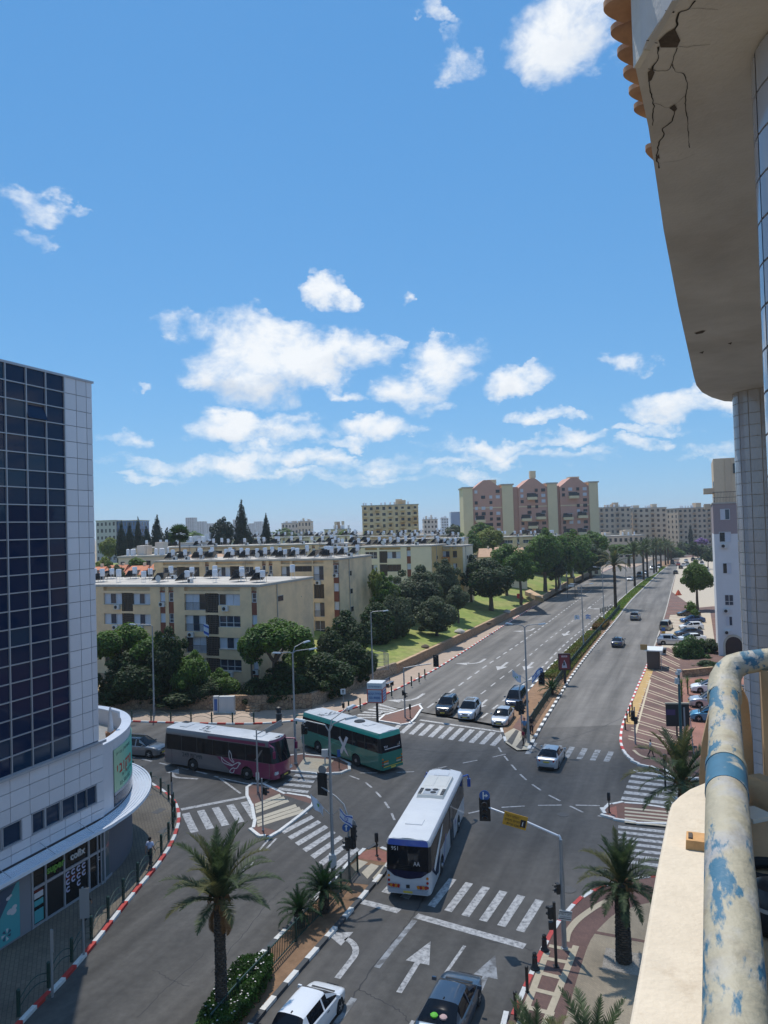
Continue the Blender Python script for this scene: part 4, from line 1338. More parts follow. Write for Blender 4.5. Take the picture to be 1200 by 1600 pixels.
for y in (-.04, .035):
 q = MB(); q.box(.01, y * .8, 0.026, 0.04, 0.012, 0.006); q.build('burn_mark', M_hole, t2)
fin = [GD(x, y, 3.10) for x, y in ((1121, 1078), (1106, 1120), (1096, 1165), (1092, 1215), (1096, 1268), (1106, 1345), (1150, 1345), (1172, 1262), (1178, 1215), (1176, 1160), (1170, 1100), (1160, 1078))]
q = MB()
k = len(fin)
dv = Vector((0.036, 0.08, 0.0))
q.face([tuple(p) for p in fin][::-1]); q.face([tuple(p + dv) for p in fin])
for i in range(k):
 q.face([tuple(fin[i]), tuple(fin[(i + 1) % k]), tuple(fin[(i + 1) % k] + dv), tuple(fin[i] + dv)])
fo = q.build('plaster_fin', M_tan); tag(fo, 'tan oval plaster fin for the shaded wall end right behind the peeling pipe', 'bracket')  # tan plate put for the shaded end face of the wall below the pipe
M_pipe = mat('peeling_paint', (0.37, 0.335, 0.245), 0.6, var=0.16, vscale=9, col2=(0.25, 0.21, 0.15), c2scale=7, c2t=(0.5, 0.72), bump=.25, bscale=45)
nt = M_pipe.node_tree
pb = nt.nodes['Principled BSDF']
_tc = nt.nodes.new('ShaderNodeTexCoord')
_mp = nt.nodes.new('ShaderNodeMapping'); _mp.inputs['Scale'].default_value = (16, 16, 5)
_n1 = nt.nodes.new('ShaderNodeTexNoise'); _n1.inputs['Scale'].default_value = 1.0; _n1.inputs['Detail'].default_value = 12; _n1.inputs['Roughness'].default_value = 0.62
_mr0 = nt.nodes.new('ShaderNodeMapping'); _mr0.inputs['Rotation'].default_value = (0, 0, -HEAD)
nt.links.new(_tc.outputs['Object'], _mr0.inputs[0]); nt.links.new(_mr0.outputs[0], _mp.inputs[0]); nt.links.new(_mp.outputs[0], _n1.inputs['Vector'])
_mp.inputs['Scale'].default_value = (4.5, 15, 15)
_r1 = nt.nodes.new('ShaderNodeMapRange'); _r1.inputs['From Min'].default_value = 0.55; _r1.inputs['From Max'].default_value = 0.60
nt.links.new(_n1.outputs['Fac'], _r1.inputs['Value'])
_n2 = nt.nodes.new('ShaderNodeTexNoise'); _n2.inputs['Scale'].default_value = 9.0; _n2.inputs['Detail'].default_value = 5
nt.links.new(_tc.outputs['Object'], _n2.inputs['Vector'])
_r2 = nt.nodes.new('ShaderNodeMapRange'); _r2.inputs['From Min'].default_value = 0.50; _r2.inputs['From Max'].default_value = 0.72; _r2.inputs['To Max'].default_value = .75
nt.links.new(_n2.outputs['Fac'], _r2.inputs['Value'])
_m1 = nt.nodes.new('ShaderNodeMix'); _m1.data_type = 'RGBA'; _m1.inputs['B'].default_value = (0.30, 0.32, 0.36, 1)
_src = pb.inputs['Base Color'].links[0].from_socket
nt.links.new(_src, _m1.inputs['A']); nt.links.new(_r2.outputs['Result'], _m1.inputs['Factor'])
_m2 = nt.nodes.new('ShaderNodeMix'); _m2.data_type = 'RGBA'; _m2.inputs['B'].default_value = (0.035, 0.125, 0.20, 1)
nt.links.new(_m1.outputs['Result'], _m2.inputs['A']); nt.links.new(_r1.outputs['Result'], _m2.inputs['Factor'])
nt.links.new(_m2.outputs['Result'], pb.inputs['Base Color'])
M_pblue = mat('pipe_blue', (0.035, 0.125, 0.20), 0.5, var=0.25, vscale=8, col2=(0.42, 0.38, 0.30), c2scale=14, c2t=(0.56, 0.68))
pipe = empty('drain_pipe', tuple(GD(1140, 1250, 1.72)), 0, 'thick cream pipe with peeling blue paint rising over the ledge and elbowing right', 'pipe')
def rel(px, py, d):
 return tuple(GD(px, py, d) - pipe.location)
RP = 0.055
q = MB(); q.tube([rel(1152, 1720, 1.17), rel(1149, 1594, 1.33), rel(1147, 1520, 1.42), rel(1144.5, 1457, 1.52), rel(1139, 1339, 1.80), rel(1137, 1282, 1.95), rel(1135.5, 1240, 2.12)], RP, 28); q.build('pipe_length', M_pipe, pipe, smooth=40)
q = MB(); q.tube([rel(1135.6, 1243, 2.11), rel(1134.5, 1203, 2.32)], RP + .003, 28); q.build('pipe_socket', M_pblue, pipe, smooth=40)
q = MB(); q.tube([rel(1134.5, 1205, 2.31), rel(1134.3, 1198, 2.345)], RP + .006, 28); q.build('socket_rim', M_pipe, pipe, smooth=40)
q = MB(); q.tube([rel(1134.4, 1203, 2.32), rel(1133.5, 1160, 2.56), rel(1132, 1085, 2.92)], RP, 28); q.build('pipe_length', M_pipe, pipe, smooth=40)
q = MB(); q.tube([rel(1132, 1092, 2.90), rel(1132, 1074, 2.97), rel(1133, 1062, 3.0), rel(1138, 1050, 3.02), rel(1147, 1041, 3.03), rel(1160, 1036, 3.04), rel(1185, 1032, 3.04), rel(1240, 1026, 3.04)], [RP + .008, RP + .008, RP + .005, RP, RP - .004, RP - .008, RP - .010, RP - .010], 28); q.build('elbow', M_pipe, pipe, smooth=40)
def sill(name, label, cat, px, py, fn, m, rz=0.3, h=HL - .09):
 p = C(px, py, h)
 q = MB(); fn(q)
 return tag(q.build(name, m, None, loc=tuple(p), rz=rz), label, cat)
sill('wood_block', 'upright brown board standing on the tan sill right of the pipe', 'board', 1196, 1262, lambda q: q.box(0, 0, 0, 0.055, 0.10, 0.11), M_tan)
sill('sunlit_patch', 'thin white slab standing for the sunlit patch on the tan sill right of the pipe', 'tile', 1178, 1276, lambda q: q.box(0, 0, 0, 0.10, 0.10, 0.015), mat('sunlit_white', (0.62, 0.58, 0.5), .4))  # white slab in place of the patch of sunlight on the sill
t = empty('rubber_ring', tuple(C(1202, 1372, HL - .09)), 0, 'black curved rubber ring on the sill beside the pipe', 'ring')
q = MB(); q.tube([(.075 * math.cos(a), .06 * math.sin(a), .02) for a in (k * math.pi / 10 for k in range(21))], .018, 8); q.build('ring', M_rubber, t, smooth=True)
t = empty('black_case', tuple(C(1212, 1455, HL - .09)), 0.42, 'black rounded case standing on the sill at the right edge', 'case')
q = MB(); q.lathe([(0.05, 0), (0.066, .02), (0.066, .09), (0.05, .12), (.03, .13)], 18); q.build('case_body', mat('black_plastic', (.012, .013, .016), .35), t, smooth=35)
q = MB(); q.lathe([(0.068, .07), (0.068, .08)], 18); q.build('case_band', M_steel, t)
b = MB()
wa, wb = GD(1187, 1062, 3.2), GD(1196, 1212, 3.0)
b.prism([(wa.x, wa.y), (wa.x + .05, wa.y + .1), (wa.x + .5, wa.y), (wb.x + .2, wb.y - .4), (wb.x, wb.y)], EYE - 3.0, EYE - .62)
tag(b.build('parapet_wall', M_tan), 'tan parapet wall edge between the pipe and the nearest tiled column', 'wall')
# ================================================================== VEHICLES
def paint(name, col, metal=0.0, rough=0.28):
 return mat('paint_' + name, col, rough, metal=metal, coat=0.8, spec=0.5, var=0.03, vscale=2)
P_white = paint('white', (0.76, 0.77, 0.78))
P_silver = paint('silver', (0.46, 0.48, 0.51), 0.5, 0.32)
P_paleblue = paint('pale_blue', (0.40, 0.46, 0.54), 0.4, 0.32)
P_black = paint('black', (0.008, 0.010, 0.016), 0.0, .22)
P_navy = paint('navy', (0.018, 0.035, 0.075), 0.2, .25)
P_blue = paint('blue', (0.03, 0.09, 0.24), 0.3, .25)
P_steelblue = paint('steel_blue', (0.055, 0.085, 0.125), 0.4, .28)
P_grey = paint('grey', (0.20, 0.21, 0.22), 0.5, .32)
P_beige = paint('beige', (0.30, 0.265, 0.20), 0.4, .35)
P_red = paint('red', (0.35, 0.02, 0.02))
P_cyan = paint('cyan', (0.05, 0.22, 0.36), .2, .25)
M_glass = mat('car_glass', (0.008, 0.010, 0.014), 0.04, spec=0.25)
M_rim = mat('wheel_rim', (0.38, 0.39, 0.40), 0.35, metal=0.7)
M_trim = mat('black_trim', (0.014, 0.014, 0.015), 0.5)
M_lamp = mat('headlamp_glass', (0.55, 0.57, 0.60), 0.08, spec=.7)
M_tail = mat('tail_lamp', (0.36, 0.012, 0.012), 0.15)
M_amber = mat('amber_lamp', (0.6, 0.2, 0.02), 0.2)
M_plate = mat('number_plate', (0.62, 0.47, 0.06), 0.5)
def pl(keys, y):
 if y <= keys[0][0]:
  return keys[0][1]
 for (a, u), (b_, v) in zip(keys, keys[1:]):
  if y <= b_:
   return u + (v - u) * (y - a) / (b_ - a)
 return keys[-1][1]
def loft(stations, tagf, capf, bulge=(0.08, 0.08)):
 """stations: (y, [(x, z) from sill to roof centre]); returns {tag: MB}"""
 G_ = {}
 def grp(t):
  if t not in G_:
   G_[t] = MB()
  return G_[t]
 n = len(stations[0][1])
 for i in range(len(stations) - 1):
  (y0, a), (y1, c) = stations[i], stations[i + 1]
  for s in (-1, 1):
   for j in range(n - 1):
    t = tagf((y0 + y1) / 2, j, s, (a[j][1] + c[j][1]) / 2)
    if t is None:
     continue
    def P(st, k, y):
     p = st[k]
     return (s * p[0], y + (p[2] if len(p) > 2 else 0), p[1])
    q = [P(a, j, y0), P(c, j, y1), P(c, j + 1, y1), P(a, j + 1, y0)]
    grp(t).face(q if s > 0 else q[::-1])
 for end, (y, a), bg in ((-1, stations[0], bulge[0]), (1, stations[-1], bulge[1])):
  fr = (-1, -.6, -.2, .2, .6, 1)
  for j in range(n - 2):
   for f0, f1 in zip(fr, fr[1:]):
    def Q(f, k):
     p = a[k]
     return (f * p[0], y + (p[2] if len(p) > 2 else 0) + end * bg * (1 - f * f), p[1])
    t = capf(end, j)
    if t is None:
     continue
    q = [Q(f0, j), Q(f1, j), Q(f1, j + 1), Q(f0, j + 1)]
    grp(t).face(q if end < 0 else q[::-1])
 return G_
def merge_mesh(b, name, m, smooth=35):
 """weld the loft's faces so that they shade as one surface"""
 import bmesh
 me = b.mesh(name, m)
 bmx = bmesh.new(); bmx.from_mesh(me)
 bmesh.ops.remove_doubles(bmx, verts=bmx.verts, dist=0.0008)
 bmx.to_mesh(me); bmx.free()
 me.polygons.foreach_set('use_smooth', [True] * len(me.polygons))
 me.set_sharp_from_angle(angle=R(smooth))
 return me
def wheel(parent, x, y, r, w, rimm=None, spokes=5, hub=False):
 q = MB()
 prof = [(r * .62, -w / 2), (r * .93, -w / 2), (r, -w * .38), (r, w * .38), (r * .93, w / 2), (r * .62, w / 2)]
 q.lathe(prof, 22)
 for k, v in enumerate(q.v):
  q.v[k] = (v[2], v[0], v[1])
 wo = q.build('wheel', M_rubber, parent, smooth=40, loc=(x, y, r))
 s = 1 if x > 0 else -1
 q = MB()
 q.lathe([(r * .63, 0), (r * .63, .02), (r * .56, .03), (r * .52, .012), (0.02, .012)], 22)
 if hub:
  q.lathe([(r * .3, .012), (r * .28, .09), (r * .1, .10)], 12)
 else:
  for k in range(spokes):
   a = 2 * math.pi * k / spokes
   q.T = Matrix.Rotation(a, 4, 'Z')
   q.box(r * .30, 0, .012, r * .5, r * .14, .028)
  q.T = Matrix()
  q.lathe([(r * .14, .012), (r * .12, .045), (.01, .05)], 10)
 for k, v in enumerate(q.v):
  q.v[k] = (s * (v[2] + w / 2 - .03), v[0], v[1])
 for f in (q.f if s > 0 else []):
  pass
 q.build('rim', rimm or M_rim, wo, smooth=35)
 return wo
CARS = {
 'sedan': dict(L=4.62, W=1.80, H=1.44, belt=[(-2.31, .62), (-2.27, .92), (-2.1, 1.03), (-1.7, 1.05), (-1.0, .99), (0, .94), (1.15, .93), (1.5, .88), (1.95, .80), (2.2, .70), (2.31, .55)], cab=(-1.92, -1.0, .30, 1.22), wb=2.70, r=.325, pil=[(-.12, -.02)], rp=-1.25),
 'hatch': dict(L=4.15, W=1.76, H=1.48, belt=[(-2.07, .66), (-2.04, .92), (-1.95, 1.02), (-1.2, 1.00), (0, .95), (1.05, .93), (1.4, .88), (1.8, .79), (2.0, .68), (2.07, .55)], cab=(-1.97, -1.55, .28, 1.15), wb=2.56, r=.32, pil=[(-.16, -.06)], rp=-1.32),
 'suv': dict(L=4.55, W=1.88, H=1.67, belt=[(-2.27, .70), (-2.24, 1.0), (-2.12, 1.10), (-1.2, 1.08), (0, 1.04), (1.05, 1.04), (1.5, 1.0), (1.95, .93), (2.2, .82), (2.27, .62)], cab=(-2.16, -1.72, .22, 1.08), wb=2.70, r=.36, pil=[(-.16, -.05)], rp=-1.30),
 'van': dict(L=4.75, W=1.88, H=1.86, belt=[(-2.37, .75), (-2.35, 1.05), (-2.28, 1.14), (-1.2, 1.12), (0, 1.10), (1.3, 1.08), (1.6, 1.03), (2.05, .94), (2.3, .80), (2.37, .62)], cab=(-2.33, -2.15, .62, 1.5), wb=2.85, r=.34, pil=[(-.10, .0)], rp=-1.75),
}
def make_car(kind, body_m, roof_m=None, sunroof=False):
 K = CARS[kind]
 L, W, H, (c0, c1, c2, c3), wb, r = K['L'], K['W'], K['H'], K['cab'], K['wb'], K['r']
 root = empty('parked_car')
 hw = W / 2
 sill = r * 0.62
 ra = r * 1.16
 ys = {-L / 2, -L / 2 + .05, -L / 2 + .16, L / 2 - .03, L / 2 - .12, L / 2 - .3, c0, c1, c2, c3, K['rp'], (c2 + c3) / 2, (c0 + c1) / 2, c3 + .25}
 for a, c in K['pil']:
  ys |= {a, c}
 for yw in (-wb / 2, wb / 2):
  for k in (-1.02, -1.0, -.86, -.5, 0, .5, .86, 1.0, 1.02):
   ys.add(yw + ra * k)
 ys = sorted(ys)
 ys = [y for k, y in enumerate(ys) if k == 0 or y - ys[k - 1] > .012]
 roof_keys = [(c0, 0), (lerp(c0, c1, .5), .56), (c1, .97), (lerp(c1, c2, .5), 1.0), (c2, .97), (lerp(c2, c3, .5), .53), (c3, 0)]
 st = []
 for y in ys:
  zb = pl(K['belt'], y)
  k = pl(roof_keys, y) if c0 <= y <= c3 else 0
  zr = zb + (H - zb) * k
  e = min(1, (L / 2 - abs(y)) / (.95 if y > 0 else .6))
  w = hw * ((0.70 if y > 0 else .82) + (.30 if y > 0 else .18) * math.sqrt(max(0, 1 - (1 - e) ** 2)))
  zs = sill + (.06 * (1 - e) if e < 1 else 0)
  for yw in (-wb / 2, wb / 2):
   d = abs(y - yw)
   if d < ra:
    zs = max(zs, r + math.sqrt(max(0, ra * ra - d * d)) * .98)
  zs = min(zs, zb - .08)
  wr = w * lerp(.90, .70, k)
  hgt = zb - zs
  half = [(w * .95, zs), (w * .995, zs + .38 * hgt), (w, zs + .68 * hgt), (w * .985, zb - .05), (w * .93, zb),
    (lerp(w * .92, wr, .55), zb + .5 * (zr - zb) + .004), (wr, zr - .065 * k + .008), (wr * .84, zr - .018 * k + .016), (wr * .45, zr + .024), (0, zr + .028)]
  st.append((y, half))
 def tagf(ym, j, s, z):
  if j in (4, 5) and c0 < ym < c3:
   if any(a < ym < c for a, c in K['pil']):
    return 'body'
   if ym < K['rp']:
    return 'body'
   if ym > c2 and j == 5:
    return 'body'
   nm = 'front' if ym > K['pil'][0][1] - .01 else 'rear'
   return ('side_window', nm, s)
  if j >= 6 and c2 < ym < c3:
   return ('windscreen',)
  if j >= 6 and c0 < ym < c1:
   return ('rear_window',)
  if j >= 6 and c1 < ym < c2 and roof_m:
   return ('roof',)
  return 'body'
 g = loft(st, tagf, lambda e, j: 'body', (.05, .09))
 for t, b in g.items():
  if t == 'body':
   obj('body', merge_mesh(b, 'body', body_m), root)
  elif t[0] == 'roof':
   obj('roof_panel', merge_mesh(b, 'roof_panel', roof_m), root)
  else:
   obj(t[0], merge_mesh(b, t[0], M_glass, 60), root)
 q = MB(); q.box(0, 0, sill * .7, W * .86, L * .9, .25); q.build('underbody', M_trim, root)
 for sx in (-1, 1):
  for sy in (-1, 1):
   wheel(root, sx * (hw - .115), sy * wb / 2, r, .21)
  zf = pl(K['belt'], L / 2 - .2) - .10
  q = MB(); q.T = Matrix.Translation((sx * hw * .66, L / 2 - .155, zf - .04)) @ Matrix.Rotation(-sx * .55, 4, 'Z') @ Matrix.Rotation(-.3, 4, 'X')
  q.box(0, 0, -.055, .38, .14, .12, taper=.85); q.build('headlight', M_lamp, root)
  zt = pl(K['belt'], -L / 2 + .1) - .12
  q = MB(); q.T = Matrix.Translation((sx * hw * .74, -L / 2 + .085, zt)) @ Matrix.Rotation(sx * .30, 4, 'Z')
  q.box(0, 0, -.07, .34, .10, .15, taper=.9); q.build('tail_light', M_tail, root)
  ym = c3 - .28
  zm = pl(K['belt'], ym) + .03
  q = MB(); q.box(sx * (hw + .10), ym, zm, .20, .10, .14, taper=.86); q.build('wing_mirror', body_m, root)
  for yd in (K['pil'][0][0] + .28, K['rp'] + .3):
   q = MB(); q.box(sx * (hw * .992), yd, pl(K['belt'], yd) - .17, .03, .18, .03); q.build('door_handle', M_trim if body_m is P_white else M_rim, root)
 q = MB(); q.box(0, L / 2 + .035, sill + .12, W * .52, .05, .15); q.box(0, L / 2 + .055, zf - .09, W * .34, .04, .10); q.build('grille', M_trim, root)
 q = MB(); q.box(0, L / 2 + .075, sill + .16, .50, .02, .11); q.build('number_plate', M_plate, root)
 q = MB(); q.box(0, -L / 2 - .045, zt - .14, .50, .02, .11); q.build('number_plate', M_plate, root)
 q = MB(); q.box(0, -L / 2 - .02, sill + .05, W * .7, .06, .12); q.build('bumper_insert', M_trim, root)
 q = MB(); q.box(0, c3 + .10, pl(K['belt'], c3 + .1) + .022, W * .66, .10, .02); q.build('wiper_cowl', M_trim, root)
 q = MB(); q.box(0, c1 + .12, H + .02, .05, .16, .05, taper=.4); q.build('aerial_fin', M_trim, root)
 if sunroof:
  q = MB(); q.box(0, lerp(c1, c2, .55), H + .021, W * .46, (c2 - c1) * .6, .012); q.build('sunroof', M_glass, root)
 if kind in ('suv',):
  for s in (-1, 1):
   q = MB(); q.tube([(s * W * .31, c1 + .1, H - .0), (s * W * .31, c1 + .25, H + .05), (s * W * .31, c2 - .35, H + .05), (s * W * .31, c2 - .2, H - .0)], .018, 6); q.build('roof_rail', M_rim, root)
 return root
PROTO = {}
def add_car(name, kind, body, x, y, head, label, group=None, sunroof=False, roof=None, z=0.008, scale=1.0):
 key = (kind, sunroof, roof)
 if key not in PROTO:
  PROTO[key] = (make_car(kind, body, roof, sunroof), body)
  c = PROTO[key][0]
 else:
  c = copy_tree(PROTO[key][0])
  for ch in c.children:
   if ch.name.startswith(('body', 'wing_mirror')):
    recolor(ch, body)
 c.name = name
 c.location = (x, y, z)
 c.rotation_euler[2] = head - math.pi / 2
 c.scale = (scale,) * 3
 return tag(c, label, 'car', group)
HD = math.atan2(0.93, 0.37)
def car_px(name, kind, body, px, py, head, label, **k):
 p = G(px, py)
 return add_car(name, kind, body, p.x, p.y, head, label, **k)
near_white = add_car('moving_car', 'hatch', P_white, -3.70, 30.9, R(66), 'white hatchback driving beside the hedge at the bottom edge of the picture', scale=.95)
near_blue = add_car('moving_car', 'sedan', P_steelblue, 2.15, 31.0, R(68.5), 'dark steel blue car with green and pink bags behind its rear window, bottom centre')
car_px('moving_car', 'sedan', P_silver, 862, 1192, R(67), 'silver saloon driving away just beyond the junction')
car_px('waiting_car', 'suv', P_black, 699, 1112, R(252), 'black sport utility car waiting first on the left at the far stop line')
car_px('waiting_car', 'suv', P_paleblue, 734, 1119, R(251), 'pale blue sport utility car with a dark sunroof waiting at the far stop line', sunroof=True)
car_px('waiting_car', 'sedan', P_silver, 786, 1128, R(250), 'silver saloon waiting at the far stop line beside the median')
car_px('waiting_car', 'van', P_navy, 807, 1102, R(249), 'dark blue people carrier waiting behind the silver saloon by the median')
car_px('moving_car', 'suv', P_grey, 222, 1179, R(-17), 'silver grey off road car following the maroon coach', roof=P_black)
car_px('moving_car', 'sedan', P_navy, 966, 1009, R(66), 'blue grey saloon driving away on the right carriageway, nearer of two')
car_px('moving_car', 'suv', P_grey, 993, 968, R(66), 'small dark grey car driving away on the right carriageway, farther of two')
car_px('stopped_car', 'van', P_beige, 1041, 984, R(60), 'beige boxy car stopped askew at the mouth of the parking bay')
for k, (px, py, kd, pt, nm) in enumerate(((1076, 963, 'sedan', P_black, 'black saloon parked farthest in the row of the bay'), (1082, 973, 'sedan', P_blue, 'blue saloon parked second farthest in the row of the bay'), (1080, 984, 'hatch', P_white, 'white hatchback parked in the middle of the row'), (1076, 994, 'sedan', P_navy, 'dark navy saloon parked in front of the round bush'), (1080, 1003, 'sedan', P_white, 'white saloon parked right behind the round bush'))):
 car_px('parked_car', kd, pt, px, py, R(172 + k * 2), nm, z=.03)
car_px('parked_car', 'suv', P_silver, 1050, 1008, R(-20), 'silver estate parked nose in beside the big round bush', z=.1)
car_px('parked_car', 'sedan', P_white, 1112, 1083, R(165), 'white coupe parked farthest in the courtyard below the balcony', z=KH)
car_px('parked_car', 'suv', P_silver, 1112, 1106, R(165), 'silver estate car parked in the middle of the courtyard', z=KH)
car_px('parked_car', 'hatch', P_cyan, 1113, 1128, R(160), 'bright blue hatchback parked nearest in the courtyard', z=KH)
car_px('parked_car', 'suv', P_grey, 1179, 1090, R(120), 'dusty grey car parked below, seen between pipe and tiled column', z=KH)
random.seed(21)
far_cars = [(985, 903, 'sedan', P_white, 'white saloon coming towards us beside the palm median'), (1000, 897, 'van', P_navy, 'dark van on the far carriageway behind the palms'), (1056, 893, 'hatch', P_black, 'black car at the end of the kerb by the orange barrier'), (1068, 881, 'hatch', P_white, 'white hatchback right behind the black car at the far kerb'), (1060, 880, 'sedan', P_red, 'red saloon far off on the left of the distant traffic'), (1074, 880, 'suv', P_silver, 'silver jeep in the middle of the distant traffic'), (1079, 886, 'sedan', P_grey, 'grey saloon nearest in the distant traffic jam'), (1088, 877, 'sedan', P_paleblue, 'pale blue saloon at the right of the distant traffic'), (1097, 879, 'van', P_white, 'white van at the right of the distant traffic'), (1092, 884, 'hatch', P_navy, 'navy hatchback between silver cars in the distant traffic'), (1104, 888, 'suv', P_silver, 'silver jeep on the right pavement edge, farther of two'), (1106, 895, 'sedan', P_white, 'white saloon parked far off beside the red awning tree'), (1100, 900, 'suv', P_silver, 'silver jeep parked nearest at the far right pavement'), (1083, 873, 'van', P_grey, 'grey van farthest off in the distant traffic'), (1072, 874, 'sedan', P_silver, 'silver saloon farthest off at the left of the distant traffic'), (1094, 872, 'sedan', P_grey, 'grey saloon farthest off at the right of the distant traffic'), (1051, 877, 'van', P_navy, 'navy van at the end of the palm median'), (1020, 886, 'suv', P_silver, 'silver jeep on the far carriageway between palm trunks'), (1064, 885, 'hatch', P_black, 'black hatchback in the distant traffic behind the black car'), (1008, 893, 'sedan', P_silver, 'silver saloon coming towards us between the first palm trunks'), (1030, 884, 'van', P_white, 'white van far off between the palm trunks')]
for px, py, kd, pt, lb in far_cars:
 if lb:
  car_px('moving_car', kd, pt, px, py + 4, R(240 if px < 1040 else 66), lb)
 else:
  car_px('distant_car', kd, pt, px, py + 4, R(random.choice((62, 243, 66, 248))), 'small car in the distant traffic at the far end of the avenue', group='cars in the distant traffic')
for x, m, n in ((-.18, mat('bag_green', (.12, .5, .03), .6), 'green_bag'), (.2, mat('bag_pink', (.55, .36, .33), .6), 'pink_bag')):
 q = MB(); q.ball((x, -1.62, 1.20), .17, 8, 5, .5); o = q.build(n, m, near_blue, smooth=True)
q = MB(); q.box(-.5, -2.13, .78, .36, .12, .2); q.build('tail_light', M_tail, near_blue)
# ------------------------------------------------------------------ coaches
def make_coach(L, W, H, body_m, roof_m, front_m, rear_m, winrow=(1.62, 2.92), edge_m=None, rake=.55, rear_band=None):
 root = empty('coach')
 hw, r = W / 2, .5
 wy = (L / 2 - 2.75, -L / 2 + 3.35)
 zb, zt = winrow
 ys = {-L / 2, -L / 2 + .12, -L / 2 + .35, L / 2, L / 2 - .12, L / 2 - .4, L / 2 - 1.1}
 npan = 6
 y0, y1 = -L / 2 + .35, L / 2 - 1.1
 for k in range(npan + 1):
  yy = lerp(y0, y1, k / npan)
  ys |= {yy - .045, yy + .045}
 ra = .62
 for yw in wy:
  for k in (-1.01, -1, -.85, -.5, 0, .5, .85, 1, 1.01):
   ys.add(yw + ra * k)
 ys = sorted(ys)
 ys = [y for k, y in enumerate(ys) if k == 0 or y - ys[k - 1] > .006]
 st = []
 for y in ys:
  e = min(1, (L / 2 - abs(y)) / .40)
  w = hw * (.91 + .09 * math.sqrt(max(0, 1 - (1 - e) ** 2)))
  zs = .34
  for yw in wy:
   d = abs(y - yw)
   if d < ra:
    zs = max(zs, r + math.sqrt(max(0, ra * ra - d * d)))
  f = max(0, (y - (L / 2 - .5)) / .5)
  bk = max(0, (-y - (L / 2 - .4)) / .4)
  def rk(z):
   return (-rake * f + .22 * bk) * max(0, z - zb) / (H - zb)
  pts = [(w * .985, zs), (w, zs + .3 * (1.2 - zs)), (w, max(1.2, zs)), (w, zb), (w, lerp(zb, zt, .5)), (w * .992, zt), (w * .975, lerp(zt, H, .55)), (w * .90, H - .05), (w * .70, H), (w * .35, H + .02), (0, H + .03)]
  st.append((y, [(x, z, rk(z)) for x, z in pts]))
 gl = [(lerp(y0, y1, k / npan) + .045, lerp(y0, y1, (k + 1) / npan) - .045) for k in range(npan)]
 def tagf(ym, j, s, z):
  if j in (3, 4):
   for k, (a, c) in enumerate(gl):
    if a < ym < c:
     return ('side_window', k, s)
   if ym > y1:
    return ('door_glass', s) if ym < L / 2 - .12 else ('windscreen',)
   return ('pillar',)
  if j == 5 and edge_m:
   return ('cornice',)
  if j >= 7:
   return ('roof',)
  if ym > L / 2 - .4:
   return ('front_panel',)
  if ym < -L / 2 + .12:
   return ('rear_panel',)
  return ('body',)
 def capf(e, j):
  if e > 0:
   return ('windscreen',) if j in (3, 4, 5) else ('front_panel',) if j < 7 else ('roof',)
  return ('rear_window',) if j in (3, 4) else ('rear_top',) if j in (5, 6) and rear_band else ('rear_panel',) if j < 7 else ('roof',)
 g = loft(st, tagf, capf, (.05, .28))
 MM = {'side_window': M_glass, 'door_glass': M_glass, 'windscreen': M_glass, 'rear_window': M_glass, 'pillar': M_trim, 'roof': roof_m, 'front_panel': front_m, 'rear_panel': rear_m, 'body': body_m, 'cornice': edge_m, 'rear_top': rear_band}
 for t, b in g.items():
  obj(t[0], merge_mesh(b, t[0], MM[t[0]], 40), root)
 q = MB(); q.box(0, 0, .3, W * .9, L * .95, .5); q.build('underbody', M_trim, root)
 for yw in wy:
  for s in (-1, 1):
   wheel(root, s * (hw - .16), yw, r, .28, None, 8, True)
 for s in (-1, 1):
  q = MB(); q.tube([(s * hw * .9, L / 2 - .45, H - .35), (s * (hw + .22), L / 2 + .25, H - .42), (s * (hw + .28), L / 2 + .32, H - .7)], [.06, .06, .04], 8)
  q.box(s * (hw + .28), L / 2 + .32, H - 1.25, .22, .14, .55)
  q.build('wing_mirror', front_m, root, smooth=40)
  q = MB(); q.box(s * hw * .72, L / 2 + .07, .72, .5, .16, .22, taper=.85); q.build('headlight', M_lamp, root)
  for z in (.75, 1.0, 1.25):
   q = MB(); q.lathe([(.075, 0), (.07, .03), (.02, .035)], 12)
   q.v = [(v[0] + s * hw * .86, -L / 2 - .005 - v[2], v[1] + z) for v in q.v]
   q.build('tail_light', M_tail if z < 1.2 else M_amber, root)
 q = MB(); q.box(0, -L / 2 - .05, .36, W * .88, .12, .22); q.build('bumper', rear_m, root)
 q = MB(); q.box(0, L / 2 + .26, .36, W * .5, .12, .26); q.build('bumper', M_trim, root)
 q = MB(); q.box(0, -L / 2 - .115, .42, .52, .02, .12); q.build('number_plate', M_plate, root)
 q = MB(); q.box(0, L / 2 + .325, .5, .52, .02, .12); q.build('number_plate', M_plate, root)
 q = MB(); q.T = Matrix.Translation((-.4, L / 2 + .22, zb - .02)) @ Matrix.Rotation(.6, 4, 'Y'); q.box(0, 0, 0, .03, .03, .9); q.T = Matrix.Translation((.35, L / 2 + .22, zb - .02)) @ Matrix.Rotation(.6, 4, 'Y'); q.box(0, 0, 0, .03, .03, .9); q.build('wiper', M_trim, root)
 return root
def decal(root, s, W, pts, m, name, d=.006):
 """flat livery print on a coach side; pts are (y, z)"""
 q = MB()
 x = s * (W / 2 + d)
 f = [(x, y, z) for y, z in pts]
 ar = sum(pts[k][0] * pts[(k + 1) % len(pts)][1] - pts[(k + 1) % len(pts)][0] * pts[k][1] for k in range(len(pts)))
 if (ar > 0) != (s > 0):
  f = f[::-1]
 q.face(f)
 return q.build(name, m, root)
def arch(yw, ra=.64, n=8):
 return [(yw + ra * math.cos(a), .5 + ra * math.sin(a)) for a in (math.pi * (1 - k / n) for k in range(n + 1))]
M_mar = paint('maroon', (0.19, 0.012, 0.072), 0.1, .35)
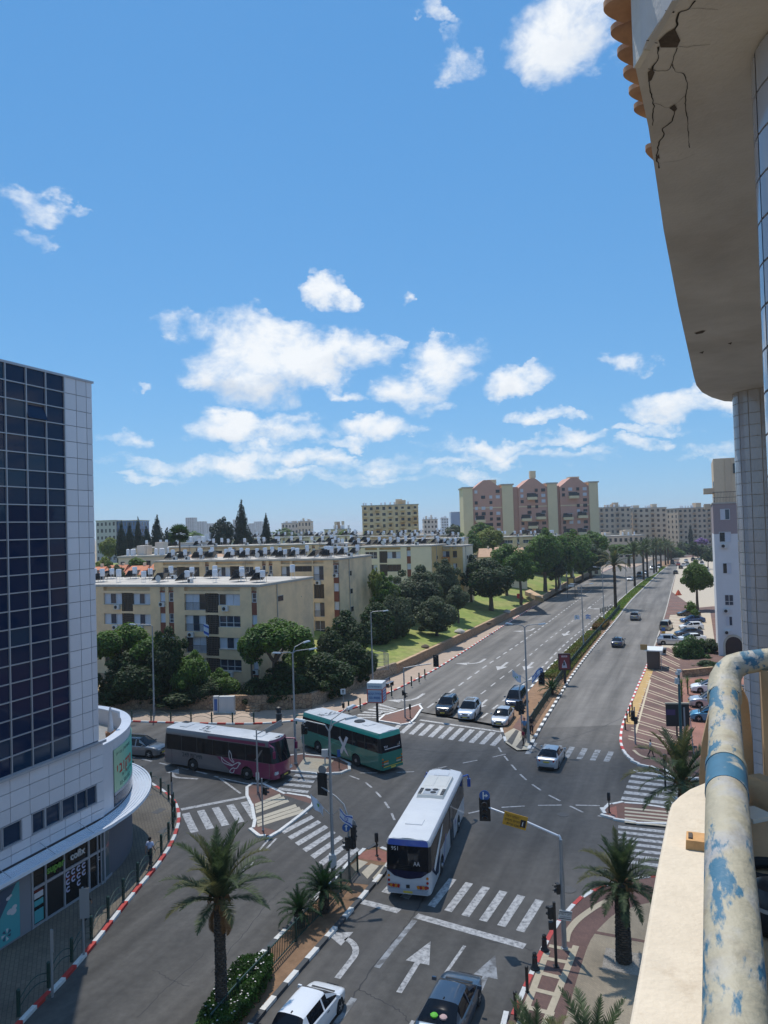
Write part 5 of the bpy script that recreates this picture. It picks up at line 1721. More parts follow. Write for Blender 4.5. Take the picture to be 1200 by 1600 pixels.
M_cgrey = paint('coach_grey', (0.145, 0.134, 0.137), .1, .45)
M_roofw = mat('coach_roof_white', (0.72, 0.70, 0.67), 0.5, var=.08, vscale=1.5, col2=(.64, .62, .59), c2scale=.8)
cm = make_coach(12.0, 2.52, 3.45, M_cgrey, M_roofw, M_mar, M_cgrey)
cm.name = 'coach'
cm.location = (-14.3, 64.15, .008); cm.rotation_euler[2] = R(-28) - math.pi / 2
tag(cm, 'maroon and grey coach with a white dove emblem turning at the left', 'coach')
wyf = 12 / 2 - 2.75
for s in (-1, 1):
 decal(cm, s, 2.52, [(0.0, 1.60), (5.55, 1.60), (5.58, .36), (wyf + .64, .36)] + arch(wyf)[::-1] + [(wyf - .64, .36), (1.75, .36)], M_mar, 'maroon_panel')
 decal(cm, s, 2.50, [(-.9, 2.98), (5.2, 2.98), (5.2, 3.22), (-.9, 3.22)], M_mar, 'maroon_strip', .004)
 decal(cm, s, 2.52, [(-5.85, 1.62), (-5.05, 1.62), (-5.03, .4), (-5.06, .4), (-5.09, 1.59), (-5.85, 1.59)], M_trim, 'panel_seam', .004)
 def dv_(pts, w=.035, closed=False):
  pts = [(y * s * 1.0, z) for y, z in pts] if False else pts
  P = smooth_line(pts, 4)
  L_, R_ = [], []
  for i, p in enumerate(P):
   d = Vector(P[min(i + 1, len(P) - 1)]) - Vector(P[max(0, i - 1)])
   n = Vector((-d.y, d.x)).normalized() * w
   L_.append(tuple(Vector(p) + n)); R_.append(tuple(Vector(p) - n))
  decal(cm, s, 2.52, L_ + R_[::-1], M_pwhite, 'dove_line', .012)
 dv_([(1.45, 2.25), (1.4, 1.9), (1.5, 1.5), (1.9, 1.25)])
 dv_([(1.45, 2.25), (1.65, 1.95), (1.7, 1.6), (1.95, 1.32)])
 dv_([(.55, 1.6), (1.0, 1.3), (1.75, 1.05)]); dv_([(.55, 1.6), (.75, 1.15), (1.7, .98)])
 dv_([(1.7, 1.0), (2.05, 1.2), (2.4, 1.35), (2.62, 1.3), (2.45, 1.15), (2.2, .85), (1.9, .8)])
 dv_([(1.9, .85), (1.6, .7), (1.45, .45), (1.8, .42), (1.95, .7)])
 text('תיירות 249', .52, 'lettering', M_ink, cm, (s * 1.268, -2.7 * 1 + (0 if s > 0 else 0), 1.30), (R(90), 0, R(90) * s), bold=.01)
for y, sx, sy, m in ((-4.3, 1.0, .8, M_roofw), (3.9, 1.0, .75, M_roofw)):
 q = MB(); q.box(0.1, y, 3.46, sx, sy, .06); q.build('roof_hatch', m, cm)
q = MB(); q.box(0.1, -1.9, 3.465, 1.3, .8, .05); q.build('roof_vent', M_roofw, cm)
for x, y in ((-.2, -1.9), (.25, -1.7), (.25, -2.1), (-.25, -2.2)):
 q = MB(); q.box(x + .1, y, 3.515, .3, .18, .012); q.build('vent_slot', M_trim, cm)
q = MB(); q.box(-.8, -5.2, 3.43, .5, .7, .06); q.build('rear_vent', M_trim, cm)
text('2491', .38, 'lettering', M_ink, cm, (.95, -1.2, 3.485), (0, 0, R(90)))
q = MB(); q.face([(1.275, 4.1, 1.75), (1.275, 4.35, 1.75), (1.275, 4.95, 2.65), (1.275, 4.8, 2.65)]); q.build('swoosh', M_cgrey, cm)
M_grn = paint('bus_green', (0.004, 0.165, 0.118), 0.0, .4)
M_tealp = paint('bus_teal', (0.01, 0.38, 0.28), 0, .3)
cg = make_coach(11.7, 2.5, 3.4, M_grn, M_roofw, M_grn, M_grn, edge_m=M_tealp, winrow=(1.75, 2.95), rear_band=M_tealp)
cg.location = (-3.78, 66.9, .008); cg.rotation_euler[2] = R(131.2) - math.pi / 2
tag(cg, 'dark green bus with a white X emblem waiting at the far side of the junction', 'bus')
for s in (-1, 1):
 o = -.9 if s < 0 else .9
 for a in ([(-.62, 2.25), (-.30, 2.35), (.72, .75), (.35, .68)], [(.55, 2.2), (.78, 2.05), (-.12, .95), (-.62, .62), (-.40, .98)]):
  decal(cg, s, 2.5, [(o + y * (1 if s > 0 else 1), z) for y, z in a], M_pwhite, 'emblem_stroke', .014 if a[0][0] < 0 else .016)
 decal(cg, s, 2.5, [(-5.2, .9), (-5.1, .9), (2.9, 1.62), (2.9, 1.66)], M_tealp, 'livery_line', .008)
q = MB(); q.box(0, -2.9, 3.42, .9, .75, .05); q.build('roof_hatch', M_roofw, cg)
q = MB(); q.box(0, 2.7, 3.42, 1.3, .9, .05); q.build('roof_vent', M_roofw, cg)
for x, y in ((-.3, 2.95), (.3, 2.95), (-.3, 2.45), (.3, 2.45), (0, 2.7)):
 q = MB(); q.box(x, y, 3.47, .28, .16, .012); q.build('vent_slot', M_trim, cg)
q = MB(); q.lathe([(.5, 3.41), (.48, 3.50), (.1, 3.53)], 16); q.build('roof_fan', M_trim, cg, loc=(.1, -1.5, 0))
text('2047', .4, 'lettering', M_ink, cg, (-.9, 3.0, 3.435), (0, 0, R(-90)))
q = MB(); q.box(0, -5.905, 2.0, 1.7, .02, .06); q.build('white_stripe', M_pwhite, cg)
text('1', .35, 'lettering', M_pwhite, cg, (.8, -5.93, 2.28), (R(90), 0, 0)); text('אגד', .3, 'lettering', M_pwhite, cg, (-.75, -5.93, 2.25), (R(90), 0, 0))
for x in (-.75, .65):
 for z in (.80, .98):
  q = MB(); q.box(x, -5.92, z, .5, .03, .11); q.build('lamp_cluster', M_amber if z > .9 else mat('lamp_pale', (.5, .42, .32), .3), cg)
q = MB(); q.box(0, -5.97, .6, 2.1, .03, .05); q.build('yellow_strip', M_plate, cg)
M_busw = paint('bus_white', (0.50, 0.52, 0.55), 0, .38)
M_busroof = mat('bus_roof_white', (0.70, 0.70, 0.69), 0.5, var=.06, vscale=1.2, col2=(.68, .68, .68), c2scale=.7)
M_busblue = paint('bus_blue', (0.035, 0.10, 0.42), 0, .3)
M_busnavy = mat('bus_navy_glass', (0.006, 0.010, 0.040), 0.06, spec=.3)
cw = make_coach(12.2, 2.54, 3.25, M_busw, M_busroof, M_busblue, M_busw, winrow=(1.55, 2.88), rake=.25, rear_band=M_busblue)
cw.location = (2.30, 46.95, .008); cw.rotation_euler[2] = R(75) - math.pi / 2
tag(cw, 'white city bus with a blue rear roof band driving up the middle of the junction', 'bus')
def rear_face(pts, m, name, d=.0):
 q = MB(); q.face([(x, -6.1 - .052 * (1 - (x / 1.27) ** 2) - .012 - d, z) for x, z in pts]); return q.build(name, m, cw)
rear_face([(-1.14, 1.55), (-.75, 1.28), (-.2, 1.18), (.0, 1.17), (.0, 1.6), (-1.14, 1.6)], M_busnavy, 'rear_window_apron')
rear_face([(0, 1.17), (.2, 1.18), (.75, 1.28), (1.14, 1.55), (1.14, 1.6), (0, 1.6)], M_busnavy, 'rear_window_apron')
for k in range(8):
 x0 = -1.05 + k * .14 + (0 if k < 4 else .98)
 m = M_tail if k % 2 else M_amber
 rear_face([(x0, .70), (x0 + .14, .66), (x0 + .20, .84), (x0 + .06, .88)] if k < 4 else [(x0 + .06, .66), (x0 + .20, .70), (x0 + .14, .88), (x0, .84)], m, 'hazard_stripe', .06)
rear_face([(-1.10, .42), (1.1, .42), (1.1, .62), (-1.1, .62)], mat('bumper_grey', (.36, .38, .42), .5), 'rear_bumper_panel', .1)  # darker grey band across the rear bumper
rear_face([(-.1, .68), (.1, .68), (.1, .86), (-.1, .86)], M_trim, 'engine_vent', .03)
text('951', .3, 'lettering', M_pwhite, cw, (-.72, -6.02, 2.72), (R(90), 0, 0)); text('AA', .34, 'lettering', M_pwhite, cw, (.52, -6.15, 2.0), (R(90), 0, 0), width=.8)
for k in range(3):
 rear_face([(-.5, 1.72 + k * .09), (.15, 1.72 + k * .09), (.15, 1.735 + k * .09), (-.5, 1.735 + k * .09)], M_trim, 'louvre_line', .02)
for s in (1, -1):
 decal(cw, s, 2.54, [(-5.95, 1.7), (-4.6, .75), (-3.9, .62), (-3.0, 1.7)], M_busnavy, 'livery_sweep')
 decal(cw, s, 2.54, [(-5.1, 1.35), (-4.85, 1.1), (-2.6, 2.3), (-2.2, 2.75), (-2.6, 2.72), (-4.6, 1.75)], M_busroof, 'livery_swoosh', .012)
 decal(cw, s, 2.54, [(-2.55, .36), (-2.4, .36), (-1.2, 1.8), (-1.5, 1.8)], M_busblue, 'livery_line', .01)
 decal(cw, s, 2.54, [(-1.2, .38), (-1.17, .38), (-1.17, 1.54), (-1.2, 1.54)], M_trim, 'panel_seam', .008)
 decal(cw, s, 2.54, [(.05, .42), (1.25, .42), (1.25, 2.85), (.05, 2.85)], M_glass, 'middle_door', .015)
 decal(cw, s, 2.54, [(.63, .42), (.67, .42), (.67, 2.85), (.63, 2.85)], M_busw, 'door_edge', .02)
 text('דן', .5, 'lettering', M_busblue, cw, (s * 1.285, 2.0, 1.2), (R(90), 0, R(90) * s))
for y, sx, sy in ((-3.6, 1.0, .8), (4.9, 1.0, .7)):
 q = MB(); q.box(-.1, y, 3.26, sx, sy, .05); q.build('roof_hatch', M_busroof, cw)
M_acw = mat('ac_cover_cream', (0.70, 0.67, 0.60), 0.55, var=.05)
q = MB(); q.box(0, 2.2, 3.25, 1.75, 3.9, .2, taper=.94); ac = q.build('roof_ac_unit', M_acw, cw)
for sx in (-.42, .42):
 q = MB(); q.box(sx, 2.9, 3.45, .62, 1.9, .03, taper=.95); q.build('ac_cover', M_acw, ac)
q = MB(); q.box(-.05, .95, 3.452, .95, 1.0, .02); q.build('fan_plate', mat('fan_plate_grey', (.42, .44, .46), .5), ac)
for x, y in ((-.3, 1.15), (.18, 1.28), (.12, .78)):
 q = MB(); q.lathe([(.19, 3.47), (.19, 3.49), (.15, 3.495), (.13, 3.48), (.02, 3.48)], 16); q.build('fan', M_trim, ac, loc=(x, y, 0))
for k in range(4):
 for s in (-1, 1):
  q = MB(); q.box(s * .72, .55 + k * .28, 3.45, .22, .2, .02); q.build('grille', M_trim, ac)
# ================================================================== APARTMENT BLOCKS AND THE CITY BEHIND
M_plast = mat('beige_plaster', (0.80, 0.565, 0.335), 0.9, var=0.10, vscale=0.6, col2=(0.70, 0.50, 0.31), c2scale=0.35, c2t=(0.46, 0.62), bump=.15)
M_plast2 = mat('stained_plaster', (0.80, 0.575, 0.35), 0.9, var=0.14, vscale=0.5, col2=(0.62, 0.46, 0.30), c2scale=0.3, c2t=(0.44, 0.62), bump=.15)
M_creamw = mat('cream_plaster', (0.80, 0.66, 0.47), 0.9, var=0.08, vscale=0.5)
M_ochre = mat('ochre_plaster', (0.62, 0.40, 0.17), 0.9, var=0.1, vscale=0.5)
M_orange = mat('orange_plaster', (0.48, 0.19, 0.045), 0.9, var=0.1)
M_redpan = mat('red_panel', (0.20, 0.060, 0.034), 0.8, var=0.15)
M_lat = mat('lattice_brown', (0.115, 0.085, 0.065), 0.85, var=.15)
M_wframe = mat('window_frame_white', (0.55, 0.56, 0.58), 0.5)
M_shut = mat('shutter_white', (0.52, 0.54, 0.60), 0.6, var=.08)
M_wglass = mat('window_glass', (0.03, 0.045, 0.075), 0.08, spec=.6)
M_wdark = mat('window_dark', (0.018, 0.02, 0.025), 0.2)
M_roofg = mat('flat_roof', (0.46, 0.43, 0.38), 0.9, var=0.2, vscale=0.8, col2=(.34, .31, .28), c2scale=.4)
M_tank = mat('tank_white', (0.66, 0.68, 0.72), 0.5, var=.06)
M_solar = mat('solar_panel', (0.022, 0.025, 0.032), 0.15, spec=.6)
M_acu = mat('ac_white', (0.56, 0.56, 0.55), 0.55, var=.06)
M_rail = mat('railing_dark', (0.06, 0.06, 0.065), 0.5)
ROT_B = math.atan2(-0.373, 0.927)      # local +x along the front, left to right; local +y away from the camera
TANKM = MB(); TANKM.lathe([(.30, 1.0), (.32, 1.05), (.32, 2.2), (.29, 2.27), (.05, 2.29)], 12)
for a in (0, 2.1, 4.2):
 TANKM.tube([(.26 * math.cos(a), .26 * math.sin(a), 0), (.26 * math.cos(a), .26 * math.sin(a), 1.02)], .02, 4)
TANK_ME = TANKM.mesh('water_tank', M_tank, smooth=40)
SOL = MB(); SOL.T = Matrix.Rotation(R(-32), 4, 'X'); SOL.box(0, 0, 0, 1.9, 2.0, .07); SOL.T = Matrix()
for sx in (-.65, .65):
 SOL.tube([(sx, -.80, .5), (sx, -.80, -.72)], .025, 4)
SOL_ME = SOL.mesh('solar_panel', M_solar)
ACM = MB(); ACM.box(0, 0, 0, .85, .34, .62)
AC_ME = ACM.mesh('air_conditioner', M_acu)
ACF = MB(); ACF.lathe([(.24, 0), (.235, .02), (.05, .025)], 14)
ACF.v = [(v[0] - .12, -.172 - v[2], v[1] + .31) for v in ACF.v]
ACF_ME = ACF.mesh('fan', M_trim)
def ac_unit(par, x, y, z, rz=0):
 o = obj('air_conditioner', AC_ME, par, (x, y, z), rz)
 obj('fan', ACF_ME, o)
 return o
def add_window(par, x0, x1, z0, z1, y, style, nz=None):
 """framed window in the plane y (facing -y): frame part with pane sub-parts"""
 w, h = x1 - x0, z1 - z0
 n = nz or max(2, round(w / .95))
 f = MB()
 t = .07
 f.box((x0 + x1) / 2, y, z0, w, .09, t); f.box((x0 + x1) / 2, y, z1 - t, w, .09, t)
 for k in range(n + 1):
  f.box(lerp(x0 + t / 2, x1 - t / 2, k / n), y - .002, z0 + t * .5, t, .09, h - t)
 if style == 'grid':
  f.box((x0 + x1) / 2, y - .004, z0 + h * .36, w, .09, .06)
 fo = f.build('window', M_wframe if style != 'dark' else M_rail, par)
 for k in range(n):
  a, c = lerp(x0, x1, k / n), lerp(x0, x1, (k + 1) / n)
  q = MB(); q.box((a + c) / 2, y + .03, z0 + .03, c - a - .04, .02, h - .06)
  m = M_wglass
  if style == 'dark':
   m = M_wdark
  elif style == 'shut':
   m = M_shut if (k * 7 + int(z0 * 3)) % 3 else M_wdark
  elif style == 'half':
   m = M_shut if k % 2 == 0 else M_wglass
  q.build('pane', m, fo)
 return fo
def railing(par, x0, x1, z, y, m=None):
 q = MB()
 q.box((x0 + x1) / 2, y, z + .95, x1 - x0, .05, .05)
 n = int((x1 - x0) / .18)
 for k in range(n + 1):
  q.box(lerp(x0, x1, k / n), y, z, .025, .025, .96)
 return q.build('railing', m or M_rail, par)
def apartment_block(label, corner, z0, z1, floors, bays, depth, wall_m, side_wins, roof=True, seed=1, tank_rows=2, tank_n=9, cat='building', left_ext=0, side_m=None, tank_x=None):
 """bays: list from the right corner leftward, (kind, width)"""
 rnd = random.Random(seed)
 root = empty('apartment_building', (corner[0], corner[1], z0), ROT_B, label, cat)
 H = z1 - z0
 fh = (H - .55) / floors
 Lf = sum(w for _, w in bays)
 D = .45
 q = MB(); q.box(-Lf / 2, D + (depth - D) / 2, -1.2, Lf - .02, depth - D, H + 1.2 - .02); q.build('wall', side_m or wall_m, root)
 x = 0.0
 wall = MB()
 lat = []
 for kind, w in bays:
  xa, xb = x - w, x
  x = xa
  if kind == 'wall':
   wall.box((xa + xb) / 2, D / 2, -1.2, w, D - .002, H + 1.2)
   continue
  for f in range(floors):
   za = f * fh
   zc = za + fh
   if kind in ('win', 'balc', 'slit', 'balc2'):
    sill = {'win': .95, 'balc': .28, 'slit': 1.7, 'balc2': .28}[kind]
    head = .35
    wall.box((xa + xb) / 2, D / 2, za - (1.2 if f == 0 else 0), w, D - .002, sill + (1.2 if f == 0 else 0))
    wall.box((xa + xb) / 2, D / 2, zc - head, w, D - .002, head)
    st = rnd.choice(['grid', 'half', 'shut', 'dark', 'grid', 'half'])
    if kind == 'slit':
     st = 'dark'
    add_window(root, xa + .04, xb - .04, za + sill, zc - head, .22 if kind != 'balc' else .30, st)
    if kind in ('balc', 'balc2') and rnd.random() < .75:
     railing(root, xa + .05, xb - .05, za + sill, .04 if kind == 'balc' else -.02)
    if rnd.random() < .42 and kind != 'slit':
     ac_unit(root, rnd.uniform(xa + .5, xb - .5), -.19, za + sill - .70)
    if kind == 'win' and rnd.random() < .5:
     q = MB(); q.box((xa + xb) / 2, -.03, za + sill - .08, w - .04, .12, .08); q.build('window_sill', M_conc, root)
   elif kind == 'lat':
    wall.box((xa + xb) / 2, D / 2, zc - .28, w, D - .002, .28)
    if f == 0:
     wall.box((xa + xb) / 2, D / 2, za - 1.2, w, D - .002, 1.2)
    q = MB()
    n, mz = max(4, round(w / .24)), 9
    for k in range(n + 1):
     q.box(lerp(xa + .03, xb - .03, k / n), .10, za, .055, .10, fh - .28)
    for k in range(1, mz):
     q.box((xa + xb) / 2, .102, za + (fh - .28) * k / mz - .03, w - .02, .09, .06)
    q.build('lattice_screen', M_lat, root)
    q = MB(); q.box((xa + xb) / 2, .38, za, w - .02, .05, fh - .28); q.build('stairwell_back', M_wdark, root)
   elif kind == 'strip':
    q = MB(); q.box((xa + xb) / 2, .16, za, w - .01, .3, .2 + fh * .42); q.build('red_panel', M_redpan, root)
    q = MB(); q.box((xa + xb) / 2, .16, zc - .2, w - .01, .3, .2); q.build('red_panel', M_redpan, root)
    add_window(root, xa + .05, xb - .05, za + .2 + fh * .42, zc - .2, .12, 'half' if rnd.random() < .5 else 'grid', 1)
    if rnd.random() < .3:
     ac_unit(root, (xa + xb) / 2, -.12, za + fh * .25)
   elif kind == 'void':
    q = MB(); q.box((xa + xb) / 2, .40, za, w - .01, .04, fh); q.build('recess_back', M_plast2, root)
    wall.box((xa + xb) / 2, D / 2 + .1, zc - .14, w, D - .2, .14)
 wall.build('facade', wall_m, root)
 q = MB(); q.box(-Lf / 2, depth / 2, H - .01, Lf + .24, depth + .24, .28); q.build('roof_slab', M_conc, root)
 q = MB(); q.box(-Lf / 2, depth / 2, H + .272, Lf - .2, depth - .2, .03); q.build('roof', M_roofg, root)
 for y, z, w, h in side_wins:
  q = MB()
  q.box(.02, y, z, .08, w, h); fo = q.build('window', M_conc, root)
  q = MB(); q.box(.062, y, z + .05, .02, w - .12, h - .1); q.build('pane', M_wdark, fo)
 q = MB(); q.tube([(.08, depth * .30, -1), (.08, depth * .30, H)], .06, 6); q.build('drain_pipe', M_conc, root)
 if roof:
  zr = H + .30
  for r in range(tank_rows):
   for k in range(tank_n):
    tx = -Lf * (k + .5 + rnd.uniform(-.2, .2)) / tank_n
    ty = depth * (r + .6) / (tank_rows + .25) + rnd.uniform(-.6, .6)
    if rnd.random() < .92:
     obj('water_tank', TANK_ME, root, (tx, ty, zr), rnd.uniform(0, 6)).scale = (1.1, 1.1, rnd.uniform(.66, .86))
    if rnd.random() < .8:
     obj('solar_panel', SOL_ME, root, (tx - .75, ty + .35, zr + .74), -ROT_B + rnd.uniform(-.12, .12) + R(40))
    if rnd.random() < .3:
     ac_unit(root, tx + 1.2, ty - .9, zr, rnd.uniform(-.3, .3))
  q = MB()
  for k in range(3):
   tx = -Lf * rnd.uniform(.1, .9)
   ty = depth * rnd.uniform(.2, .8)
   q.tube([(tx, ty, zr), (tx, ty, zr + 2.6)], .03, 4)
   for j in range(4):
    q.tube([(tx - .5 + j * .08, ty, zr + 2.1 + j * .14), (tx + .5 - j * .08, ty, zr + 2.1 + j * .14)], .015, 4)
  q.build('antenna', M_rail, root)
  q = MB(); q.lathe([(.08, 0), (.25, .04), (.40, .13), (.45, .20)], 14)
  q.v = [(v[0] - Lf * .42, -v[2] + .8, v[1] + zr + .75) for v in q.v]
  q.tube([(-Lf * .42, .8, zr), (-Lf * .42, .8, zr + .7)], .03, 5)
  q.build('satellite_dish', M_acu, root, smooth=60)
 return root
BLK1 = apartment_block('nearest beige four storey block with brown lattice screens behind the dark trees', (-15.9, 92.0), 2.1, 13.7, 4,
 [('wall', .35), ('strip', .75), ('wall', 1.7), ('win', 3.3), ('lat', 1.95), ('balc', 3.25), ('wall', 1.7), ('strip', .8), ('wall', .55), ('strip', .85), ('wall', 1.6), ('win', 2.9), ('lat', 1.9), ('win', 3.1), ('wall', 1.5), ('strip', .8), ('wall', 3), ('win', 3.0), ('lat', 1.9), ('win', 3)], 14.5, M_plast,
 [(5.2, 9.3, 1.5, .75), (5.4, 6.0, 1.5, .75), (11, 9.3, .1, .1)], seed=4, tank_rows=2, tank_n=10)
BLK2 = apartment_block('second beige four storey block, its side wall streaked with stains, behind the nearest block', (-7.7, 119.0), 3.2, 15.65, 4,
 [('strip', .85), ('wall', 1.75), ('balc2', 1.9), ('wall', .25), ('slit', 3.6), ('wall', .5), ('balc', 1.7), ('wall', 1.6), ('strip', .7), ('wall', .6), ('strip', .7), ('wall', 1.7), ('win', 2.8), ('lat', 1.9), ('win', 2.9), ('wall', 1.4), ('strip', .8), ('wall', 1.2), ('win', 3), ('lat', 1.8), ('win', 3), ('wall', 2)], 14, M_plast2,
 [(4.6, 9.6, 1.1, .85), (4.8, 6.6, 1.1, .85), (5.0, 3.6, 1.1, .85)], seed=9, tank_rows=3, tank_n=11)
c3 = GD(673, 853, 157)
BLK3 = apartment_block('cream and ochre block with white windows above the olive trees', (c3.x, c3.y), 4.5, 16.4, 4,
 [('wall', 3.6), ('win', .0001), ('wall', 1.0), ('strip', .9), ('wall', 1.4), ('win', 3.2), ('lat', 1.8), ('wall', .5), ('win', 2.9), ('wall', 1.6), ('strip', .8), ('wall', 1.4), ('win', 3), ('lat', 1.8), ('win', 2.8)], 12, M_creamw,
 [(4, 9, 1, .8), (4, 6, 1, .8)], seed=15, tank_rows=2, tank_n=8, side_m=M_ochre)
c3b = GD(722, 858, 163)
BLK3B = apartment_block('ochre block end with an orange balcony column beside the cream block', (c3b.x, c3b.y), 4.5, 16.0, 4,
 [('wall', 1.2), ('win', 1.0), ('wall', .7), ('balc2', 1.9), ('wall', .9), ('win', 1.0), ('wall', 1.2)], 9, M_ochre, [(4, 8.6, .9, .8)], seed=23, tank_rows=1, tank_n=5, side_m=M_creamw)
for f in range(4):
 q = MB(); q.box(-3.85, -.45, f * 2.74 + .05, 2.0, .9, 1.0); q.build('balcony_parapet', M_orange, BLK3B)
for lb, px, py, dist, z0, seed, m, nb in (('long block row with white tanks seen behind the second block', 566, 850, 168, 5, 31, M_plast2, 6), ('pale block with tanks behind the row, left of the orange tower', 548, 838, 225, 6, 33, M_creamw, 4), ('tan block with tanks in front of the orange tower', 688, 837, 215, 6, 35, M_plast, 4), ('low tan block end right of the orange tower', 713, 842, 200, 6, 37, M_creamw, 2), ('long tan block in front of the pink complex', 868, 838, 245, 6, 39, M_plast2, 4)):
 c = GD(px, py, dist)
 apartment_block(lb, (c.x, c.y), z0, c.z, 4, [('wall', 1.2), ('strip', .8), ('wall', 1.5), ('win', 2.8), ('lat', 1.8), ('win', 2.8)] * nb, 12, m, [(4, 8, 1, .8)], seed=seed, tank_rows=2, tank_n=int(2.2 * nb))
M_flagw = mat('flag_cloth', (0.60, 0.63, 0.70), 0.8, var=.05)
M_flagb = mat('flag_blue', (0.04, 0.10, 0.42), 0.8)
# ------------------------------------------------------------------ simple far buildings: solid volumes, window openings joined as one part
def far_building(label, px0, px1, ytop, ybase, dist, m, floors, cols, depth=14, rot=None, win=M_wdark, roof_bits=True, seed=0, wfrac=(.5, .5), kindname='apartment_building', cat='building', z0=None, balc=0):
 a = GD(px0, (ytop + ybase) / 2, dist)
 c = GD(px1, (ytop + ybase) / 2, dist)
 mid = (px0 + px1) / 2
 z1 = GD(mid, ytop, dist).z
 zb = z0 if z0 is not None else 2.0
 W = c.x - a.x
 rz = 0 if rot is None else rot
 root = empty(kindname, ((a.x + c.x) / 2, dist, zb), rz, label, cat)
 W = W / max(.5, math.cos(rz))
 H = z1 - zb
 q = MB(); q.box(0, depth / 2, -6, W, depth, H + 6); q.build('wall', m, root)
 rnd = random.Random(seed + int(px0))
 fh = H / floors
 wn = MB()
 for f in range(floors):
  for k in range(cols):
   x = -W / 2 + W * (k + .5) / cols
   ww, wh = W / cols * wfrac[0] * rnd.uniform(.75, 1.15), fh * wfrac[1] * rnd.uniform(.85, 1.1)
   wn.box(x, -.02, f * fh + fh * .3, ww, .10, wh)
 for f in range(floors):
  for k in range(max(2, int(depth / 5))):
   y = depth * (k + .5) / max(2, int(depth / 5))
   for s in (-1, 1):
    wn.box(s * W / 2, y, f * fh + fh * .3, .1, depth * .1, fh * wfrac[1])
 wo = wn.build('window_openings', win, root); wo['kind'] = 'stuff'
 if balc:
  bl = MB()
  for f in range(1, floors):
   for k in range(cols):
    if (k + f * 0) % balc == 0:
     x = -W / 2 + W * (k + .5) / cols
     bl.box(x, -.6, f * fh, W / cols * .8, 1.3, .15); bl.box(x, -1.2, f * fh, W / cols * .8, .1, 1.0)
  bl.build('balconies', m, root)['kind'] = 'stuff'
 q = MB(); q.box(0, depth / 2, H - .02, W + .5, depth + .5, .45); q.build('roof_edge', M_conc, root)
 if roof_bits:
  q = MB()
  for k in range(3):
   q.box(rnd.uniform(-.3, .3) * W, depth * rnd.uniform(.3, .7), H + .4, W * rnd.uniform(.08, .2), 4, rnd.uniform(1.5, 3.2))
  q.build('roof_room', m, root)
  q = MB()
  for k in range(10):
   q.lathe([(.4, H + .4), (.4, H + 1.9), (.05, H + 2)], 8, 0, (rnd.uniform(-.48, .48) * W, depth * rnd.uniform(.1, .9), 0))
  q.build('water_tanks', M_tank, root)['kind'] = 'stuff'
 return root
M_farbeige = mat('far_beige', (0.60, 0.48, 0.35), 0.9, var=.08, vscale=.2)
M_farpale = mat('far_pale', (0.64, 0.55, 0.46), 0.9, var=.08, vscale=.2)
M_farbrown = mat('far_brown', (0.54, 0.41, 0.29), 0.9, var=.1, vscale=.2)
M_towero = mat('tower_orange_beige', (0.68, 0.53, 0.35), 0.9, var=.08, vscale=.3, col2=(.52, .33, .16), c2scale=.12, c2t=(.5, .62))
M_glassb = mat('office_glass_blue', (0.02, 0.09, 0.24), 0.15, spec=.6)
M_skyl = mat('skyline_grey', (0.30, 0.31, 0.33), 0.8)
far_building('eleven storey beige and orange tower rising behind the low blocks', 566, 654, 790, 835, 330, M_towero, 11, 9, 16, seed=3, balc=2)
far_building('flat roofed grey building behind the orange tiled roofs', 185, 265, 871, 885, 172, M_farpale, 2, 6, 12, z0=6, seed=6)
far_building('white school building with a row of windows between the cypresses', 280, 324, 850, 872, 190, mat('school_white', (.60, .61, .62), .8), 2, 7, 12, z0=6, seed=7, wfrac=(.5, .4))
far_building('pale low building behind the tree belt, far left of the orange tower', 440, 466, 818, 836, 650, M_farpale, 5, 5, 20, seed=8)
far_building('grey low building beside the pale one behind the tree belt', 466, 486, 815, 836, 640, M_farbeige, 5, 4, 20, seed=9)
far_building('tan block behind the trees left of the orange tower', 507, 545, 828, 842, 300, M_farbeige, 4, 5, 14, seed=10)
far_building('tan apartment block at the left of three behind the avenue', 936, 986, 793, 836, 470, M_farbrown, 8, 6, 18, seed=11, balc=3)
far_building('tan apartment block in the middle of three behind the avenue', 989, 1042, 794, 832, 480, M_farbeige, 8, 6, 18, seed=12, balc=3)
far_building('wide tan apartment block at the right of three behind the avenue', 1060, 1112, 794, 842, 440, M_farbrown, 8, 7, 18, seed=13, balc=3)
far_building('low row with white tanks in front of the tan apartment blocks', 934, 1006, 838, 850, 360, M_farbeige, 3, 9, 12, seed=14)
far_building('slim white tower between two tan blocks at the end of the avenue', 1048, 1058, 803, 842, 620, mat('far_white', (.6, .62, .64), .8), 12, 3, 12, seed=15)
far_building('pale block with balconies behind the orange tower at the right', 662, 684, 812, 834, 520, M_farpale, 7, 4, 16, seed=16)
far_building('small white building with a domed crane top far right of the orange tower', 690, 701, 810, 832, 900, MATS['far_white'], 9, 3, 16, seed=17)
far_building('blue glass tower on the horizon left of the pink complex', 705, 724, 800, 832, 1300, M_glassb, 20, 6, 30, seed=18, roof_bits=False, win=M_glassb)
far_building('blue glass office building with a grey wing at the far left', 180, 216, 814, 838, 430, M_glassb, 7, 8, 20, seed=19, roof_bits=False, win=M_wglass)
far_building('grey wing of the office building behind the dark trees at far left', 150, 181, 814, 838, 428, mat('far_grey', (.42, .42, .41), .8), 7, 5, 20, seed=20, roof_bits=False)
